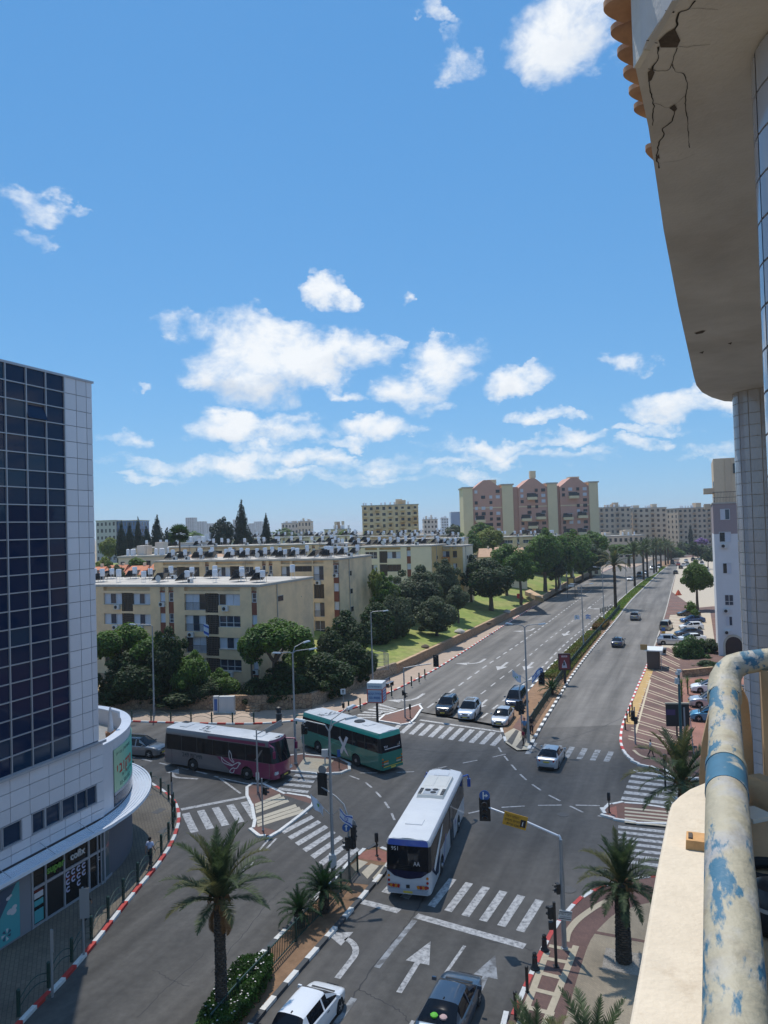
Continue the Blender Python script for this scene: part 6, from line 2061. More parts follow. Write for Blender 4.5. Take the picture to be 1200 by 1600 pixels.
for k, (x0, x1, yt, lb) in enumerate(((290, 303, 809, 'tallest hazy tower block on the horizon above the washingtonia palm'), (304, 319, 815, 'broad hazy tower block on the horizon right of the tallest one'), (323, 334, 818, 'low hazy tower block at the left edge of the dark cypress clump'), (364, 372, 812, 'slim hazy tower peeping left of the tallest cypress'), (388, 398, 818, 'hazy tower block just right of the tallest cypress'), (397, 409, 815, 'hazy tower block left of the single small cypress'))):
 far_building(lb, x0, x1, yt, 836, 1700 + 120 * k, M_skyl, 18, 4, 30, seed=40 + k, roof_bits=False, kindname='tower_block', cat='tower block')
M_pinkw = mat('pink_plaster', (0.50, 0.285, 0.225), 0.9, var=.07, vscale=.25)
M_pil = mat('pilaster_cream', (0.66, 0.55, 0.36), 0.9, var=.06, vscale=.25)
DP = 285.0
def pk(px, py):
 return GD(px, py, DP)
base = pk(830, 850)
pink = empty('apartment_complex', (base.x, DP, 3.0), 0, 'big pink apartment complex with cream pilasters and three gabled tops', 'building')
def lx(px): return GD(px, 800, DP).x - base.x
def lz(py): return GD(830, py, DP).z - 3.0
for k, (a, c) in enumerate(((739, 785), (811, 856), (876, 921))):
 xa, xb = lx(a), lx(c)
 zt, zp = lz(762), lz(748)
 q = MB()
 q.prism([(xa, 0), (xb, 0), (xb, 14), (xa, 14)], -4, zt)
 for y0, y1 in ((0, 14),):
  q.face([(xa, 0, zt), (xb, 0, zt), ((xa + xb) / 2 + 1.2, 0, zp), ((xa + xb) / 2 - 1.2, 0, zp)])
  q.face([(xa, 0, zt), ((xa + xb) / 2 - 1.2, 0, zp), ((xa + xb) / 2 - 1.2, 14, zp), (xa, 14, zt)][::-1])
  q.face([((xa + xb) / 2 + 1.2, 0, zp), (xb, 0, zt), (xb, 14, zt), ((xa + xb) / 2 + 1.2, 14, zp)][::-1])
  q.face([((xa + xb) / 2 - 1.2, 0, zp), ((xa + xb) / 2 + 1.2, 0, zp), ((xa + xb) / 2 + 1.2, 14, zp), ((xa + xb) / 2 - 1.2, 14, zp)])
 q.build('gabled_wing', M_pinkw, pink)
 w = xb - xa
 rnd = random.Random(50 + k)
 for f in range(10):
  z = lz(846) + f * (lz(766) - lz(846)) / 9.3
  for j, fx in enumerate((.12, .36, .62, .86)):
   if rnd.random() < .22:
    continue
   q = MB(); q.box(xa + w * fx, -.05, z, 1.5 if j % 2 else 1.1, .2, 1.2); wo = q.build('window', M_wdark if rnd.random() < .7 else M_shut, pink)
 for (fx, fz) in ((.45, 781), (.24, 814), (.74, 812), (.24, 838), (.72, 838), (.45, 826)):
  if rnd.random() < .15:
   continue
  q = MB(); q.box(xa + w * fx, -1.0, lz(fz) , 3.6, 2.0, 1.05); bo = q.build('balcony', M_pil, pink)
  q = MB(); q.box(xa + w * fx, -.1, lz(fz) + 1.06, 3.4, .25, 1.5); q.build('balcony_opening', M_wdark, bo)
  if rnd.random() < .4:
   q = MB(); q.box(xa + w * fx + .8, -1.0, lz(fz) + 2.3, 1.8, 1.9, .12); q.build('awning', M_shut, bo)
 q = MB(); q.box((xa + xb) / 2, -.03, lz(792), w, .1, .35); q.build('string_course', M_pil, pink)
for a, c, yt, d in ((724, 739, 760, -.6), (785, 802, 757, -.6), (802, 811, 760, .8), (856, 871, 757, -.6), (871, 876, 760, .8), (921, 935, 757, -.6)):
 xa, xb = lx(a), lx(c)
 q = MB(); q.box((xa + xb) / 2, d + 7, -4, xb - xa, 14, lz(yt) + 4); q.build('pilaster', M_pil if d < 0 else M_pinkw, pink)
 if d < 0:
  q = MB(); q.box((xa + xb) / 2, d + 7, lz(yt), xb - xa + .8, 14.6, .5); q.build('pilaster_cap', M_conc, pink)
q = MB(); q.lathe([(1.0, lz(748)), (1.0, lz(746))], 8, 0, (lx(837), 4, 0)); q.box(lx(837), 4, lz(746), 2.2, 2.2, lz(735) - lz(746)); q.build('roof_water_tower', M_pil, pink)
q = MB(); q.box(lx(902), 5, lz(752), 4, 4, lz(746) - lz(752)); q.build('roof_room', M_pil, pink)
q = MB(); q.box(lx(772), 5, lz(754), 3.4, 4, lz(747) - lz(754)); q.build('roof_room', M_pil, pink)
M_rooft = mat('roof_tiles_orange', (0.48, 0.17, 0.085), 0.85, var=.15, vscale=1.2, bump=.4, bscale=6)
M_roofp = mat('roof_tiles_pale', (0.46, 0.29, 0.185), 0.85, var=.15, vscale=1.2, bump=.4, bscale=6)
def gable_house(label, px0, px1, y_eave, y_ridge, dist, m_roof, m_wall, z0, n=1):
 a, c = GD(px0, y_eave, dist), GD(px1, y_eave, dist)
 zr = GD((px0 + px1) / 2, y_ridge, dist + 4).z
 root = empty('tiled_house', ((a.x + c.x) / 2, dist, z0), R(-4), label, 'house')
 W = (c.x - a.x)
 ze = a.z - z0
 zr -= z0
 q = MB(); q.box(0, 4, -3, W, 8, ze + 3); q.build('wall', m_wall, root)
 for k in range(n):
  xa, xb = -W / 2 + W * k / n, -W / 2 + W * (k + 1) / n
  q = MB(); q.grid([[(xa - .1, -.4, ze - .1), (xb + .1, -.4, ze - .1)], [(xa + .4, 4, zr + (k % 2) * .25), (xb - .4, 4, zr + (k % 2) * .25)], [(xa - .1, 8.4, ze - .1), (xb + .1, 8.4, ze - .1)]])
  q.face([(xa - .1, -.4, ze - .1), (xa + .4, 4, zr), (xa - .1, 8.4, ze - .1)][::-1]); q.face([(xb + .1, -.4, ze - .1), (xb - .4, 4, zr), (xb + .1, 8.4, ze - .1)])
  rf = q.build('roof', m_roof, root)
  q = MB(); q.box((xa + xb) / 2 + .8, 4.2, zr - .3, .5, .5, .9); q.build('chimney', m_wall, rf)
 return root
gable_house('row of bright orange tiled roofs behind the nearest block at left', 120, 296, 900, 884, 152, M_rooft, M_creamw, 5, 5)
gable_house('pale tiled roofs beyond the second block, under the school building', 284, 346, 878, 866, 160, M_roofp, M_creamw, 5, 3)
gable_house('tan tiled house among trees in front of the pink complex', 748, 822, 870, 856, 205, M_roofp, M_creamw, 5, 3)
# ------------------------------------------------------------------ buildings along the right-hand side
M_mauve = mat('mauve_plaster', (0.30, 0.24, 0.245), 0.9, var=.06)
M_whitew = mat('white_plaster', (0.62, 0.62, 0.63), 0.9, var=.05, vscale=.6)
RB = empty('apartment_building', (49.15, 110.0, 0), HEAD - math.pi / 2, 'white and mauve end wall with an arched doorway beside the tiled columns', 'building')
FW = lambda px, py: GD(px, py, 108.5)
q = MB(); q.box(7.5, 6, 0, 15, 12, 18.2); q.build('wall', M_whitew, RB)
q = MB(); q.box(7.5, 6.0, 18.2, 15.0, 12.0, 4.55); q.build('upper_wall', M_mauve, RB)
q = MB(); q.box(4.1, -.02, 14.0, 1.5, .06, 4.22); q.build('mauve_panel', M_mauve, RB)
q = MB(); q.box(7.5, 6.0, 22.7, 15.2, 12.2, .2); q.build('roof_edge', M_conc, RB)
rl = MB()
for k in range(26):
 rl.box(.1 + k * .2, .05, 22.9, .03, .03, 1.6)
rl.box(2.7, .05, 24.4, 5.3, .05, .08); rl.box(2.7, .05, 23.6, 5.3, .05, .06)
rl.build('roof_railing', M_rail, RB)
for x, z, w, h, st in ((1.6, 20.3, 1.3, 1.6, 'half'), (1.5, 17.0, 1.6, 1.5, 'shut'), (1.6, 12.3, 1.2, 1.6, 'shut'), (1.7, 7.6, 1.2, 1.6, 'grid'), (1.6, 4.6, .9, 1.4, 'half')):
 add_window(RB, x - w / 2, x + w / 2, z, z + h, -.03, st, 2)
for x, z in ((1.3, 16.1), (1.3, 6.5), (1.3, 3.3), (4.6, 6.8)):
 ac_unit(RB, x, -.2, z)
ar = []
for k in range(13):
 a = math.pi * k / 12
 ar.append((2.1 - 1.15 * math.cos(a), 1.7 + 1.3 * math.sin(a)))
q = MB()
q.face([(x, -.03, z) for x, z in [(.95, .1)] + ar + [(3.25, .1)]]); q.build('arched_doorway', M_wdark, RB)
q = MB()
outer = [(2.1 - 1.45 * math.cos(math.pi * k / 12), 1.7 + 1.65 * math.sin(math.pi * k / 12)) for k in range(13)]
for k in range(12):
 q.face([(ar[k][0], -.08, ar[k][1]), (ar[k + 1][0], -.08, ar[k + 1][1]), (outer[k + 1][0], -.08, outer[k + 1][1]), (outer[k][0], -.08, outer[k][1])][::-1])
 q.face([(ar[k][0], -.08, ar[k][1]), (ar[k + 1][0], -.08, ar[k + 1][1]), (ar[k + 1][0], .0, ar[k + 1][1]), (ar[k][0], .0, ar[k][1])])
q.box(.80, -.04, .1, .30, .09, 1.6); q.box(3.4, -.04, .1, .30, .09, 1.6)
q.build('arch_surround', mat('arch_stone', (.50, .46, .38), .9), RB)
TB = empty('apartment_building', (*[63.4, 141.0], 0), HEAD - math.pi / 2, 'taller beige stone building with side balconies rising behind the mauve roof', 'building')
M_stoneb = mat('beige_stone_cladding', (0.60, 0.46, 0.32), .9, var=.08, bump=.3, bscale=4)
q = MB(); q.box(8, 7, 0, 16, 14, 32); q.build('wall', M_stoneb, TB)
q = MB(); q.box(5.5, -.05, 29.0, 4.2, .2, 1.9); q.build('roof_terrace_opening', M_wdark, TB)
q = MB(); q.box(2.5, .0, 0, 1.1, .3, 31.8); q.build('pier', M_farbrown, TB)
for k in range(2):
 z = 25.4 - 3 * k
 q = MB(); q.box(-.9, 3, z, 1.9, 5, .2); q.box(-1.8, 3, z, .12, 5, 1.0); q.box(-.9, .52, z, 1.9, .12, 1.0); bo = q.build('balcony', M_farbrown, TB)
 q = MB(); q.box(-.03, 3, z + .2, .1, 3.6, 2.1); q.build('balcony_door', M_wdark, bo)
for k, (x, y, h, lb) in enumerate(((72, 62, 23, 'beige block across the side street that is mirrored in the glass tower'), (98, 84, 27, 'second beige block down the side street'))):
 rt = empty('apartment_building', (x, y, 0), R(20), lb, 'building')
 q = MB(); q.box(0, 0, 0, 22, 14, h); q.build('wall', M_farbeige, rt)
 q = MB()
 for f in range(7):
  for j in range(6):
   q.box(-9 + j * 3.6, -7.03, 1 + f * 3.0, 1.7, .1, 1.4); q.box(-11.03, -5 + (j % 3) * 5, 1 + f * 3.0, .1, 1.7, 1.4)
 q.build('window_openings', M_wdark, rt)['kind'] = 'stuff'
# ================================================================== VEGETATION
def leaf_mat(name, col, var=.4, trans=.30, clump=1.0, col2=None):
 m = mat(name, col, .6, var=.28, vscale=clump, island=var, spec=.3, col2=col2, c2scale=clump * .7, c2t=(.42, .62))
 nt = m.node_tree
 b = nt.nodes['Principled BSDF']
 t = nt.nodes.new('ShaderNodeBsdfTranslucent')
 hs = nt.nodes.new('ShaderNodeHueSaturation')
 hs.inputs['Value'].default_value = 1.5
 hs.inputs['Saturation'].default_value = 1.1
 nt.links.new(b.inputs['Base Color'].links[0].from_socket, hs.inputs['Color'])
 nt.links.new(hs.outputs[0], t.inputs[0])
 mx = nt.nodes.new('ShaderNodeMixShader')
 mx.inputs[0].default_value = trans
 nt.links.new(b.outputs[0], mx.inputs[1]); nt.links.new(t.outputs[0], mx.inputs[2])
 nt.links.new(mx.outputs[0], nt.nodes['Material Output'].inputs['Surface'])
 return m
LF_dark = leaf_mat('leaves_dark', (0.028, 0.060, 0.014), col2=(.016, .036, .010))
LF_mid = leaf_mat('leaves_mid', (0.078, 0.150, 0.020), col2=(.044, .094, .017))
LF_bright = leaf_mat('leaves_bright', (0.085, 0.155, 0.022), col2=(.05, .105, .018))
LF_olive = leaf_mat('leaves_olive', (0.078, 0.105, 0.050), col2=(.046, .068, .032))
LF_yell = leaf_mat('leaves_yellowgreen', (0.17, 0.20, 0.035), col2=(.10, .14, .03))
LF_cyp = leaf_mat('leaves_cypress', (0.014, 0.030, 0.017), trans=.1)
LF_jac = leaf_mat('blossom_purple', (0.20, 0.12, 0.30), trans=.2)
LF_palm = leaf_mat('palm_leaves', (0.080, 0.110, 0.048), var=.25, clump=1.5, col2=(.035, .06, .028))
LF_palmf = leaf_mat('palm_leaves_yellow', (0.125, 0.125, 0.05), var=.25, clump=1.5)
LF_dead = leaf_mat('palm_leaves_dead', (0.22, 0.12, 0.05), var=.25)
LF_cyc = leaf_mat('cycad_leaves', (0.022, 0.055, 0.018), var=.25, clump=2)
LF_hedge = leaf_mat('hedge_leaves', (0.050, 0.115, 0.020), col2=(.028, .066, .015), clump=2)
LF_cover = leaf_mat('ground_cover_leaves', (0.10, 0.15, 0.025), col2=(.15, .12, .04), clump=.6)
M_bark = mat('bark', (0.10, 0.075, 0.055), .95, var=.3, vscale=6, bump=.6, bscale=15)
M_barkp = mat('palm_bark', (0.095, 0.075, 0.058), .95, var=.4, vscale=8, bump=.6, bscale=20, island=.3)
def rand_dir(r):
 z = r.uniform(-1, 1)
 a = r.uniform(0, 2 * math.pi)
 k = math.sqrt(1 - z * z)
 return Vector((k * math.cos(a), k * math.sin(a), z))
def leaf(b, p, n, size, r, slim=.55):
 """one folded diamond leaf"""
 t = n.cross(rand_dir(r))
 if t.length < 1e-3:
  return
 t.normalize()
 w = n.cross(t)
 a = p + t * size
 c = p - t * size
 m1 = p + w * size * slim + n * size * .15
 m2 = p - w * size * slim + n * size * .15
 i = len(b.v)
 b.v += [tuple(c), tuple(m1), tuple(a), tuple(m2)]
 b.f.append([i, i + 1, i + 2, i + 3]); b.m.append(0)
def crown_mesh(name, seed, leaves, size, lobes=9, flat=1.0, kind='round'):
 """leaf clumps through a crown of unit radius"""
 r = random.Random(seed)
 b = MB()
 L = []
 if kind == 'round':
  L.append((Vector((0, 0, -.05)), .70))
  for k in range(lobes):
   d = rand_dir(r)
   d.z = d.z * .8 + .1
   L.append((d * r.uniform(.40, .62), r.uniform(.30, .48)))
  for k in range(lobes):
   d = rand_dir(r)
   L.append((d * r.uniform(.70, .95), r.uniform(.10, .20)))
 elif kind == 'cone':
  for k in range(12):
   z = -1 + 2 * k / 11
   w = .98 * (1 - ((z + 1) / 2) ** 1.6) + .05 if z > -.75 else .75
   for j in range(3):
    a = r.uniform(0, 6.28)
    L.append((Vector((math.cos(a) * w * .45, math.sin(a) * w * .45, z * .96)), w * .55 + .05))
 elif kind == 'umbrella':
  for k in range(26):
   a, q = r.uniform(0, 6.28), math.sqrt(r.random())
   L.append((Vector((math.cos(a) * q * .8, math.sin(a) * q * .8, .35 * (1 - q * q) + r.uniform(-.35, .1))), r.uniform(.22, .36)))
 tot = sum(x[1] ** 2 for x in L)
 for c, rad in L:
  for k in range(int(leaves * rad * rad / tot)):
   d = rand_dir(r)
   q = r.random() ** .33 if r.random() < .35 else r.uniform(.82, 1.05)
   p = c + d * rad * q
   p.z *= flat
   n = (d + rand_dir(r) * .8 + Vector((0, 0, .5))).normalized()
   leaf(b, p, n, size * r.uniform(.6, 1.3), r)
 return b
CROWN = {}
def crown(kind, res, m, v):
 key = (kind, res, m.name, v)
 if key not in CROWN:
  n, s = {'hi': (11000, .055), 'mid': (4500, .08), 'lo': (1300, .14)}[res]
  CROWN[key] = crown_mesh('crown', hash((kind, v)) % 9999 if False else {'round': 10, 'cone': 40, 'umbrella': 70}[kind] + v, n, s, kind=kind).mesh('crown', m)
 return CROWN[key]
def tree(label, px, py, rw, rh, dist, m, name='tree', kind='round', cat='tree', group=None, zbase=None, v=None, res=None, trunk=True, rd=None):
 c = GD(px, py, dist)
 k = dist / FPX
 W, Hh = rw * k * 1.10, rh * k * 1.10
 zb = terrain_z(c.x, c.y) if zbase is None else zbase
 root = empty(name, (c.x, c.y, zb), 0, label, cat, group)
 if v is None:
  v = int(px * 7 + py) % 3
 if res is None:
  res = 'hi' if rw > 30 else 'mid' if rw > 15 else 'lo'
 o = obj('crown', crown(kind, res, m, v), root, (0, 0, c.z - zb), (px * 1.7) % 6.28)
 o.scale = (W, rd if rd else W, Hh)
 if trunk:
  r = random.Random(int(px * 13 + py))
  b = MB()
  zt = c.z - zb
  tr = max(.08, W * .07)
  fork = max(.3, zt - Hh * .75)
  b.tube([(0, 0, -.3), (r.uniform(-.1, .1), r.uniform(-.1, .1), fork * .5), (0, 0, fork)], [tr * 1.3, tr, tr * .85], 8)
  if kind != 'cone':
   for j in range(5):
    a = j * 1.256 + r.uniform(-.3, .3)
    d = Vector((math.cos(a) * W * .55, math.sin(a) * W * .55, Hh * r.uniform(.5, 1.0)))
    b.tube([(0, 0, fork - .05), tuple(Vector((0, 0, fork)) + d * .5 + Vector((0, 0, Hh * .1))), tuple(Vector((0, 0, fork)) + d)], [tr * .7, tr * .45, tr * .15], 6)
  else:
   b.tube([(0, 0, fork), (0, 0, zt + Hh * .6)], [tr * .8, tr * .2], 6)
  b.build('trunk', M_bark, root)
 return root
T = tree
T('bright topped spreading tree in front of the nearest block, half hidden by the glass tower', 196, 1005, 46, 44, 90.5, LF_bright, kind='umbrella', res='hi')
T('dark tree below the bright topped tree beside the glass tower', 205, 1058, 52, 40, 88.6, LF_dark, res='hi')
T('dark tree behind the double lamp post at the left', 262, 1035, 38, 48, 89.2, LF_dark, res='hi')
T('tall thin leaved tree in front of the brown lattice screens', 300, 1052, 36, 38, 88.6, LF_mid, res='hi')
T('lighter green bush tree above the grey utility cabinet', 345, 1072, 30, 24, 88.0, LF_mid, res='hi')
T('low dark shrub along the wall at the far left', 180, 1085, 40, 18, 87.6, LF_dark, 'shrub', cat='shrub', res='mid', trunk=False)
T('low dark shrub along the wall left of the utility cabinet', 285, 1088, 46, 16, 87.4, LF_dark, 'shrub', cat='shrub', res='mid', trunk=False)
T('open crowned tree standing in front of the corner of the nearest block', 428, 1000, 52, 42, 88.2, LF_mid, kind='umbrella', res='hi')
T('lower boughed young tree left of the open crowned tree', 392, 1012, 22, 30, 89.0, LF_mid, res='mid')
T('dark shrub mass above the rubble wall behind the green bus', 445, 1074, 52, 34, 87.6, LF_dark, 'shrub', cat='shrub', res='hi', trunk=False)
T('dark shrub directly above the stone steps', 396, 1082, 30, 26, 87.4, LF_dark, 'shrub', cat='shrub', res='hi', trunk=False)
T('dark shrub on the slope right of the corner of the nearest block', 505, 1058, 48, 38, 90.5, LF_dark, 'shrub', cat='shrub', res='hi', trunk=False)
T('bluish green shrub beside the single lamp post on the slope', 553, 1037, 36, 34, 96, LF_dark, 'shrub', cat='shrub', res='hi', trunk=False)
T('dark green shrub below the side wall of the second block', 545, 995, 42, 36, 108, LF_dark, 'shrub', cat='shrub', res='hi', trunk=False)
T('leafy tree at the foot of the second block side wall', 590, 975, 34, 42, 116, LF_dark, res='hi')
T('bright green bush peeping out between the second and the cream block', 600, 925, 24, 26, 132, LF_mid, 'shrub', cat='shrub', res='mid')
T('palm like pale bush against the second block corner', 585, 908, 12, 22, 128, LF_yell, 'shrub', cat='shrub', res='lo', trunk=False)
T('olive tree nearest the wire cage on the lawn', 615, 962, 30, 40, 120, LF_olive, 'olive_tree', res='hi')
T('grey green olive tree in front of the cream block', 654, 925, 42, 36, 136, LF_olive, 'olive_tree', res='hi')
T('olive tree right of the grey green olive, below the ochre block', 694, 912, 32, 34, 146, LF_olive, 'olive_tree', res='hi')
T('low olive tree standing forward on the lawn', 682, 962, 34, 30, 126, LF_olive, 'olive_tree', res='hi')
T('small olive tree tucked behind the low forward one', 715, 935, 20, 20, 140, LF_olive, 'olive_tree', res='mid')
T('big dark broad tree casting its shadow across the lawn', 766, 905, 44, 33, 160, LF_dark, res='hi')
T('knobbly dark tree right of the broad shadowed tree', 812, 886, 28, 27, 174, LF_mid, res='hi')
T('tall bright green tree in front of the pink complex', 850, 862, 36, 38, 205, LF_mid, res='hi')
T('large green tree right of the tall bright one', 892, 862, 36, 36, 225, LF_mid, res='hi')
T('greyish olive tree above the end of the stone wall', 922, 872, 28, 24, 235, LF_olive, 'olive_tree', res='mid')
T('green tree behind the greyish olive, below the pink complex corner', 930, 848, 28, 20, 262, LF_mid, res='mid')
T('flat topped green tree right of the pink complex', 982, 858, 28, 15, 270, LF_mid, res='mid', kind='umbrella')
T('pale yellow green tree in front of the long tan block', 762, 842, 26, 20, 232, LF_yell, res='mid')
T('mid green tree left of the tan tiled house', 735, 850, 22, 18, 215, LF_bright, res='mid')
T('dark conifer like tree in front of the tan tiled house', 790, 872, 14, 22, 190, LF_mid, res='mid')
T('small green tree left of the pink complex foot', 752, 826, 16, 10, 262, LF_mid, res='lo')
T('dark shrub filling the slope below the corner of the nearest block', 475, 1040, 40, 34, 92, LF_mid, 'shrub', cat='shrub', res='hi', trunk=False)
T('dark undergrowth in front of the second block, beside the nearest block', 520, 1015, 30, 36, 104, LF_dark, 'shrub', cat='shrub', res='hi', trunk=False)
T('low olive bush at the foot of the grey green olive', 632, 968, 20, 18, 124, LF_olive, 'shrub', cat='shrub', res='mid', trunk=False)
T('dark bush between the two forward olives', 650, 945, 20, 18, 132, LF_olive, 'shrub', cat='shrub', res='mid', trunk=False)
T('dark green tree filling the gap before the ochre block', 735, 895, 26, 24, 168, LF_dark, res='mid')
T('green tree behind the big dark broad tree', 790, 872, 26, 22, 186, LF_mid, res='mid')
T('tree between the tall bright one and the large green one', 872, 868, 28, 30, 214, LF_mid, res='mid')
T('dark tree low between the two big green trees', 868, 888, 22, 18, 206, LF_dark, res='mid')
T('dark trees at the end of the lawn', 910, 882, 20, 14, 232, LF_dark, res='mid')
T('dense dark tree at the left above the wall, lowest boughs on the ground', 232, 1066, 44, 34, 88.2, LF_dark, res='hi', trunk=False)
T('dark shrub below the thin leaved tree', 318, 1080, 36, 22, 87.6, LF_dark, 'shrub', cat='shrub', res='hi', trunk=False)
T('light green round tree at the left edge of the cypress clump', 170, 856, 18, 16, 235, LF_yell, res='mid', zbase=5)
T('yellow green shrub tree above the orange tiled roofs beside the tower', 163, 884, 14, 14, 176, LF_yell, res='lo', zbase=5)
T('dark olive bush in front of the orange tiled roofs', 181, 897, 18, 13, 146, LF_olive, res='mid', zbase=5)
T('low green bush in front of the flat grey building', 213, 878, 14, 8, 166, LF_mid, res='lo', zbase=5)
for k, (px, py, rw, rh, lb) in enumerate(((190, 845, 9, 28, 'leftmost dark cypress of the clump above the flat grey building'), (203, 846, 9, 27, 'second dark cypress from the left in the clump'), (216, 843, 8, 31, 'third dark cypress, pointed, in the clump'), (229, 850, 11, 25, 'broad dark cypress in the middle of the clump'), (246, 838, 13, 30, 'tallest dark cypress of the left clump'), (262, 852, 14, 24, 'ragged dark cypress at the right end of the clump'), (378, 826, 14, 40, 'tallest pointed cypress on the skyline'), (391, 850, 11, 20, 'short dark cypress at the foot of the tallest one'), (416, 828, 8, 23, 'lone small cypress standing right of the tallest one'))):
 T(lb, px, py, rw, rh, 205 + (k * 37) % 22, LF_cyp, 'cypress_tree', 'cone', zbase=5, res='mid', v=k % 3)
T('broad ragged dark conifer left of the tallest cypress', 345, 836, 21, 30, 200, LF_cyp, 'conifer', zbase=5, res='mid')
T('dark tree mass below the ragged conifer', 352, 862, 24, 14, 198, LF_cyp, zbase=5, res='mid')
for px, py, rw, rh, d, m, lb in ((300, 842, 26, 13, 420, LF_bright, 'pale green treetop behind the white school building'), (444, 838, 22, 11, 430, LF_mid, 'green treetop right of the lone small cypress'), (478, 842, 20, 10, 410, LF_dark, 'darker treetop left of the tan block'), (418, 848, 18, 9, 400, LF_mid, 'low treetop under the lone small cypress'), (538, 838, 16, 10, 262, LF_mid, 'green tree in front of the tan block left of the orange tower'), (572, 843, 8, 12, 240, LF_mid, 'narrow green tree between blocks below the orange tower'), (712, 832, 20, 14, 330, LF_dark, 'dark treetops left of the pink complex'), (690, 850, 14, 8, 230, LF_mid, 'small green tree at the low tan block')):
 T(lb, px, py, rw, rh, d, m, zbase=5, res='lo')
T('bright green street tree beside the orange barrier on the right pavement', 1088, 900, 26, 26, 166, LF_bright, zbase=KH, res='hi')
T('big round clipped bush beside the parked cars', 1078, 1022, 28, 29, 110, LF_hedge, 'round_bush', cat='bush', zbase=KH, res='hi', trunk=False)
T('dark hedge bush to the right of the round clipped bush', 1108, 1010, 18, 12, 113, LF_dark, 'bush', cat='bush', zbase=KH, res='mid', trunk=False)
T('low dark hedge in front of the arched doorway', 1106, 1042, 24, 10, 103, LF_dark, 'bush', cat='bush', zbase=KH, res='mid', trunk=False)
T('small topiary bush beside the parked black saloon', 1080, 948, 9, 9, 146, LF_bright, 'bush', cat='bush', zbase=KH, res='lo', trunk=False)
T('little round bush below the small topiary', 1086, 957, 7, 6, 142, LF_bright, 'bush', cat='bush', zbase=KH, res='lo', trunk=False)
T('shrub in the brown planter bed below the white coupe', 1100, 1068, 14, 8, 92, LF_mid, 'bush', cat='bush', zbase=KH, res='mid', trunk=False)
random.seed(9)
for k in range(15):
 px = 1000 + k * 8.2
 T('%s tree from the left in the belt closing the far end of the avenue' % ORD[k], px, 861 + random.uniform(-5, 5), random.uniform(10, 15), random.uniform(8, 12), 405 + random.uniform(-25, 40), random.choice((LF_dark, LF_mid, LF_olive)), zbase=0, res='lo', group='trees closing the avenue')
T('purple flowering tree at the end of the avenue', 1096, 846, 12, 5, 400, LF_jac, res='lo', zbase=0)
T('dark cypress in front of the wide tan block', 1079, 834, 4, 13, 420, LF_cyp, 'cypress_tree', 'cone', res='lo', zbase=0)
T('tree with a red awning under it at the far right', 1106, 870, 10, 9, 300, LF_dark, zbase=0, res='lo')
# ------------------------------------------------------------------ date palms
def frond_mesh(seed, L, droop, n=34, w=.34, m=None, leaflet=.46, vee=.5):
 """feather leaf: arched rib along +x with two rows of leaflets"""
 r = random.Random(seed)
 b = MB()
 pts = []
 x = z = 0.0
 a = .25
 for k in range(n + 1):
  pts.append(Vector((x, 0, z)))
  x += math.cos(a) * L / n
  z += math.sin(a) * L / n
  a -= droop / n * (.5 + k / n)
 b.tube([tuple(p) for p in pts[::3]], [max(.006, .03 * (1 - k / (len(pts[::3])))) for k in range(len(pts[::3]))], 4)
 for k in range(3, n + 1):
  t = (pts[min(k + 1, n)] - pts[k - 1]).normalized()
  f = k / n
  ll = leaflet * (math.sin(math.pi * min(1, f * .95 + .08)) ** .6) * r.uniform(.8, 1.1) + .06
  for s in (-1, 1):
   for j in range(2):
    p = pts[k] + t * (j * .5 * L / n) + Vector((0, 0, r.uniform(-.01, .02)))
    up = Vector((-t.z, 0, t.x))
    d = (t * r.uniform(.55, .85) + Vector((0, s, 0)) * r.uniform(.7, .9) + up * (vee * r.uniform(.3, 1.1))).normalized()
    tip = p + d * ll - Vector((0, 0, ll * ll * .25))
    ww = t * .030
    b.face([tuple(p - ww), tuple(p + ww), tuple(lerp(p, tip, .6) + ww * .9), tuple(tip)])
 return b
FM = {}
def frond(kind, mname):
 key = (kind, mname.name)
 if key not in FM:
  k, L, droop, vee = {'up0': (1, 3.0, .7, .6), 'up1': (2, 3.1, .9, .6), 'mid0': (3, 3.2, 1.2, .5), 'mid1': (4, 3.1, 1.5, .5), 'low0': (5, 2.8, 1.5, .3), 'low1': (6, 2.5, 1.3, .2)}[kind]
  FM[key] = frond_mesh(k, L, droop, vee=vee).mesh('frond', mname)
 return FM[key]
def palm_trunk_mesh(h, r0, r1, seed, n=14, scale_h=.11):
 """trunk ringed with cut leaf bases"""
 r = random.Random(seed)
 b = MB()
 b.tube([(0, 0, -.2), (.0, 0, h * .5), (0, 0, h)], [r0 * .93, (r0 + r1) / 2 * .92, r1 * .95], n)
 rows = int(h / scale_h)
 for k in range(rows):
  z = k * scale_h
  rr = lerp(r0, r1, k / rows)
  m = 9
  for j in range(m):
   a = 2 * math.pi * (j + .5 * (k % 2)) / m + r.uniform(-.05, .05)
   d = Vector((math.cos(a), math.sin(a), 0))
   s = Vector((-d.y, d.x, 0)) * rr * .38
   o = r.uniform(.03, .07)
   base = d * rr * .92 + Vector((0, 0, z))
   tip = d * (rr + o) + Vector((0, 0, z + scale_h * .95))
   i = len(b.v)
   b.v += [tuple(base - s), tuple(base + s), tuple(tip + s * .75), tuple(tip - s * .75), tuple(d * rr * .9 + Vector((0, 0, z + scale_h)) - s), tuple(d * rr * .9 + Vector((0, 0, z + scale_h)) + s)]
   b.f += [[i, i + 1, i + 2, i + 3], [i + 3, i + 2, i + 5, i + 4]]; b.m += [0, 0]
 return b
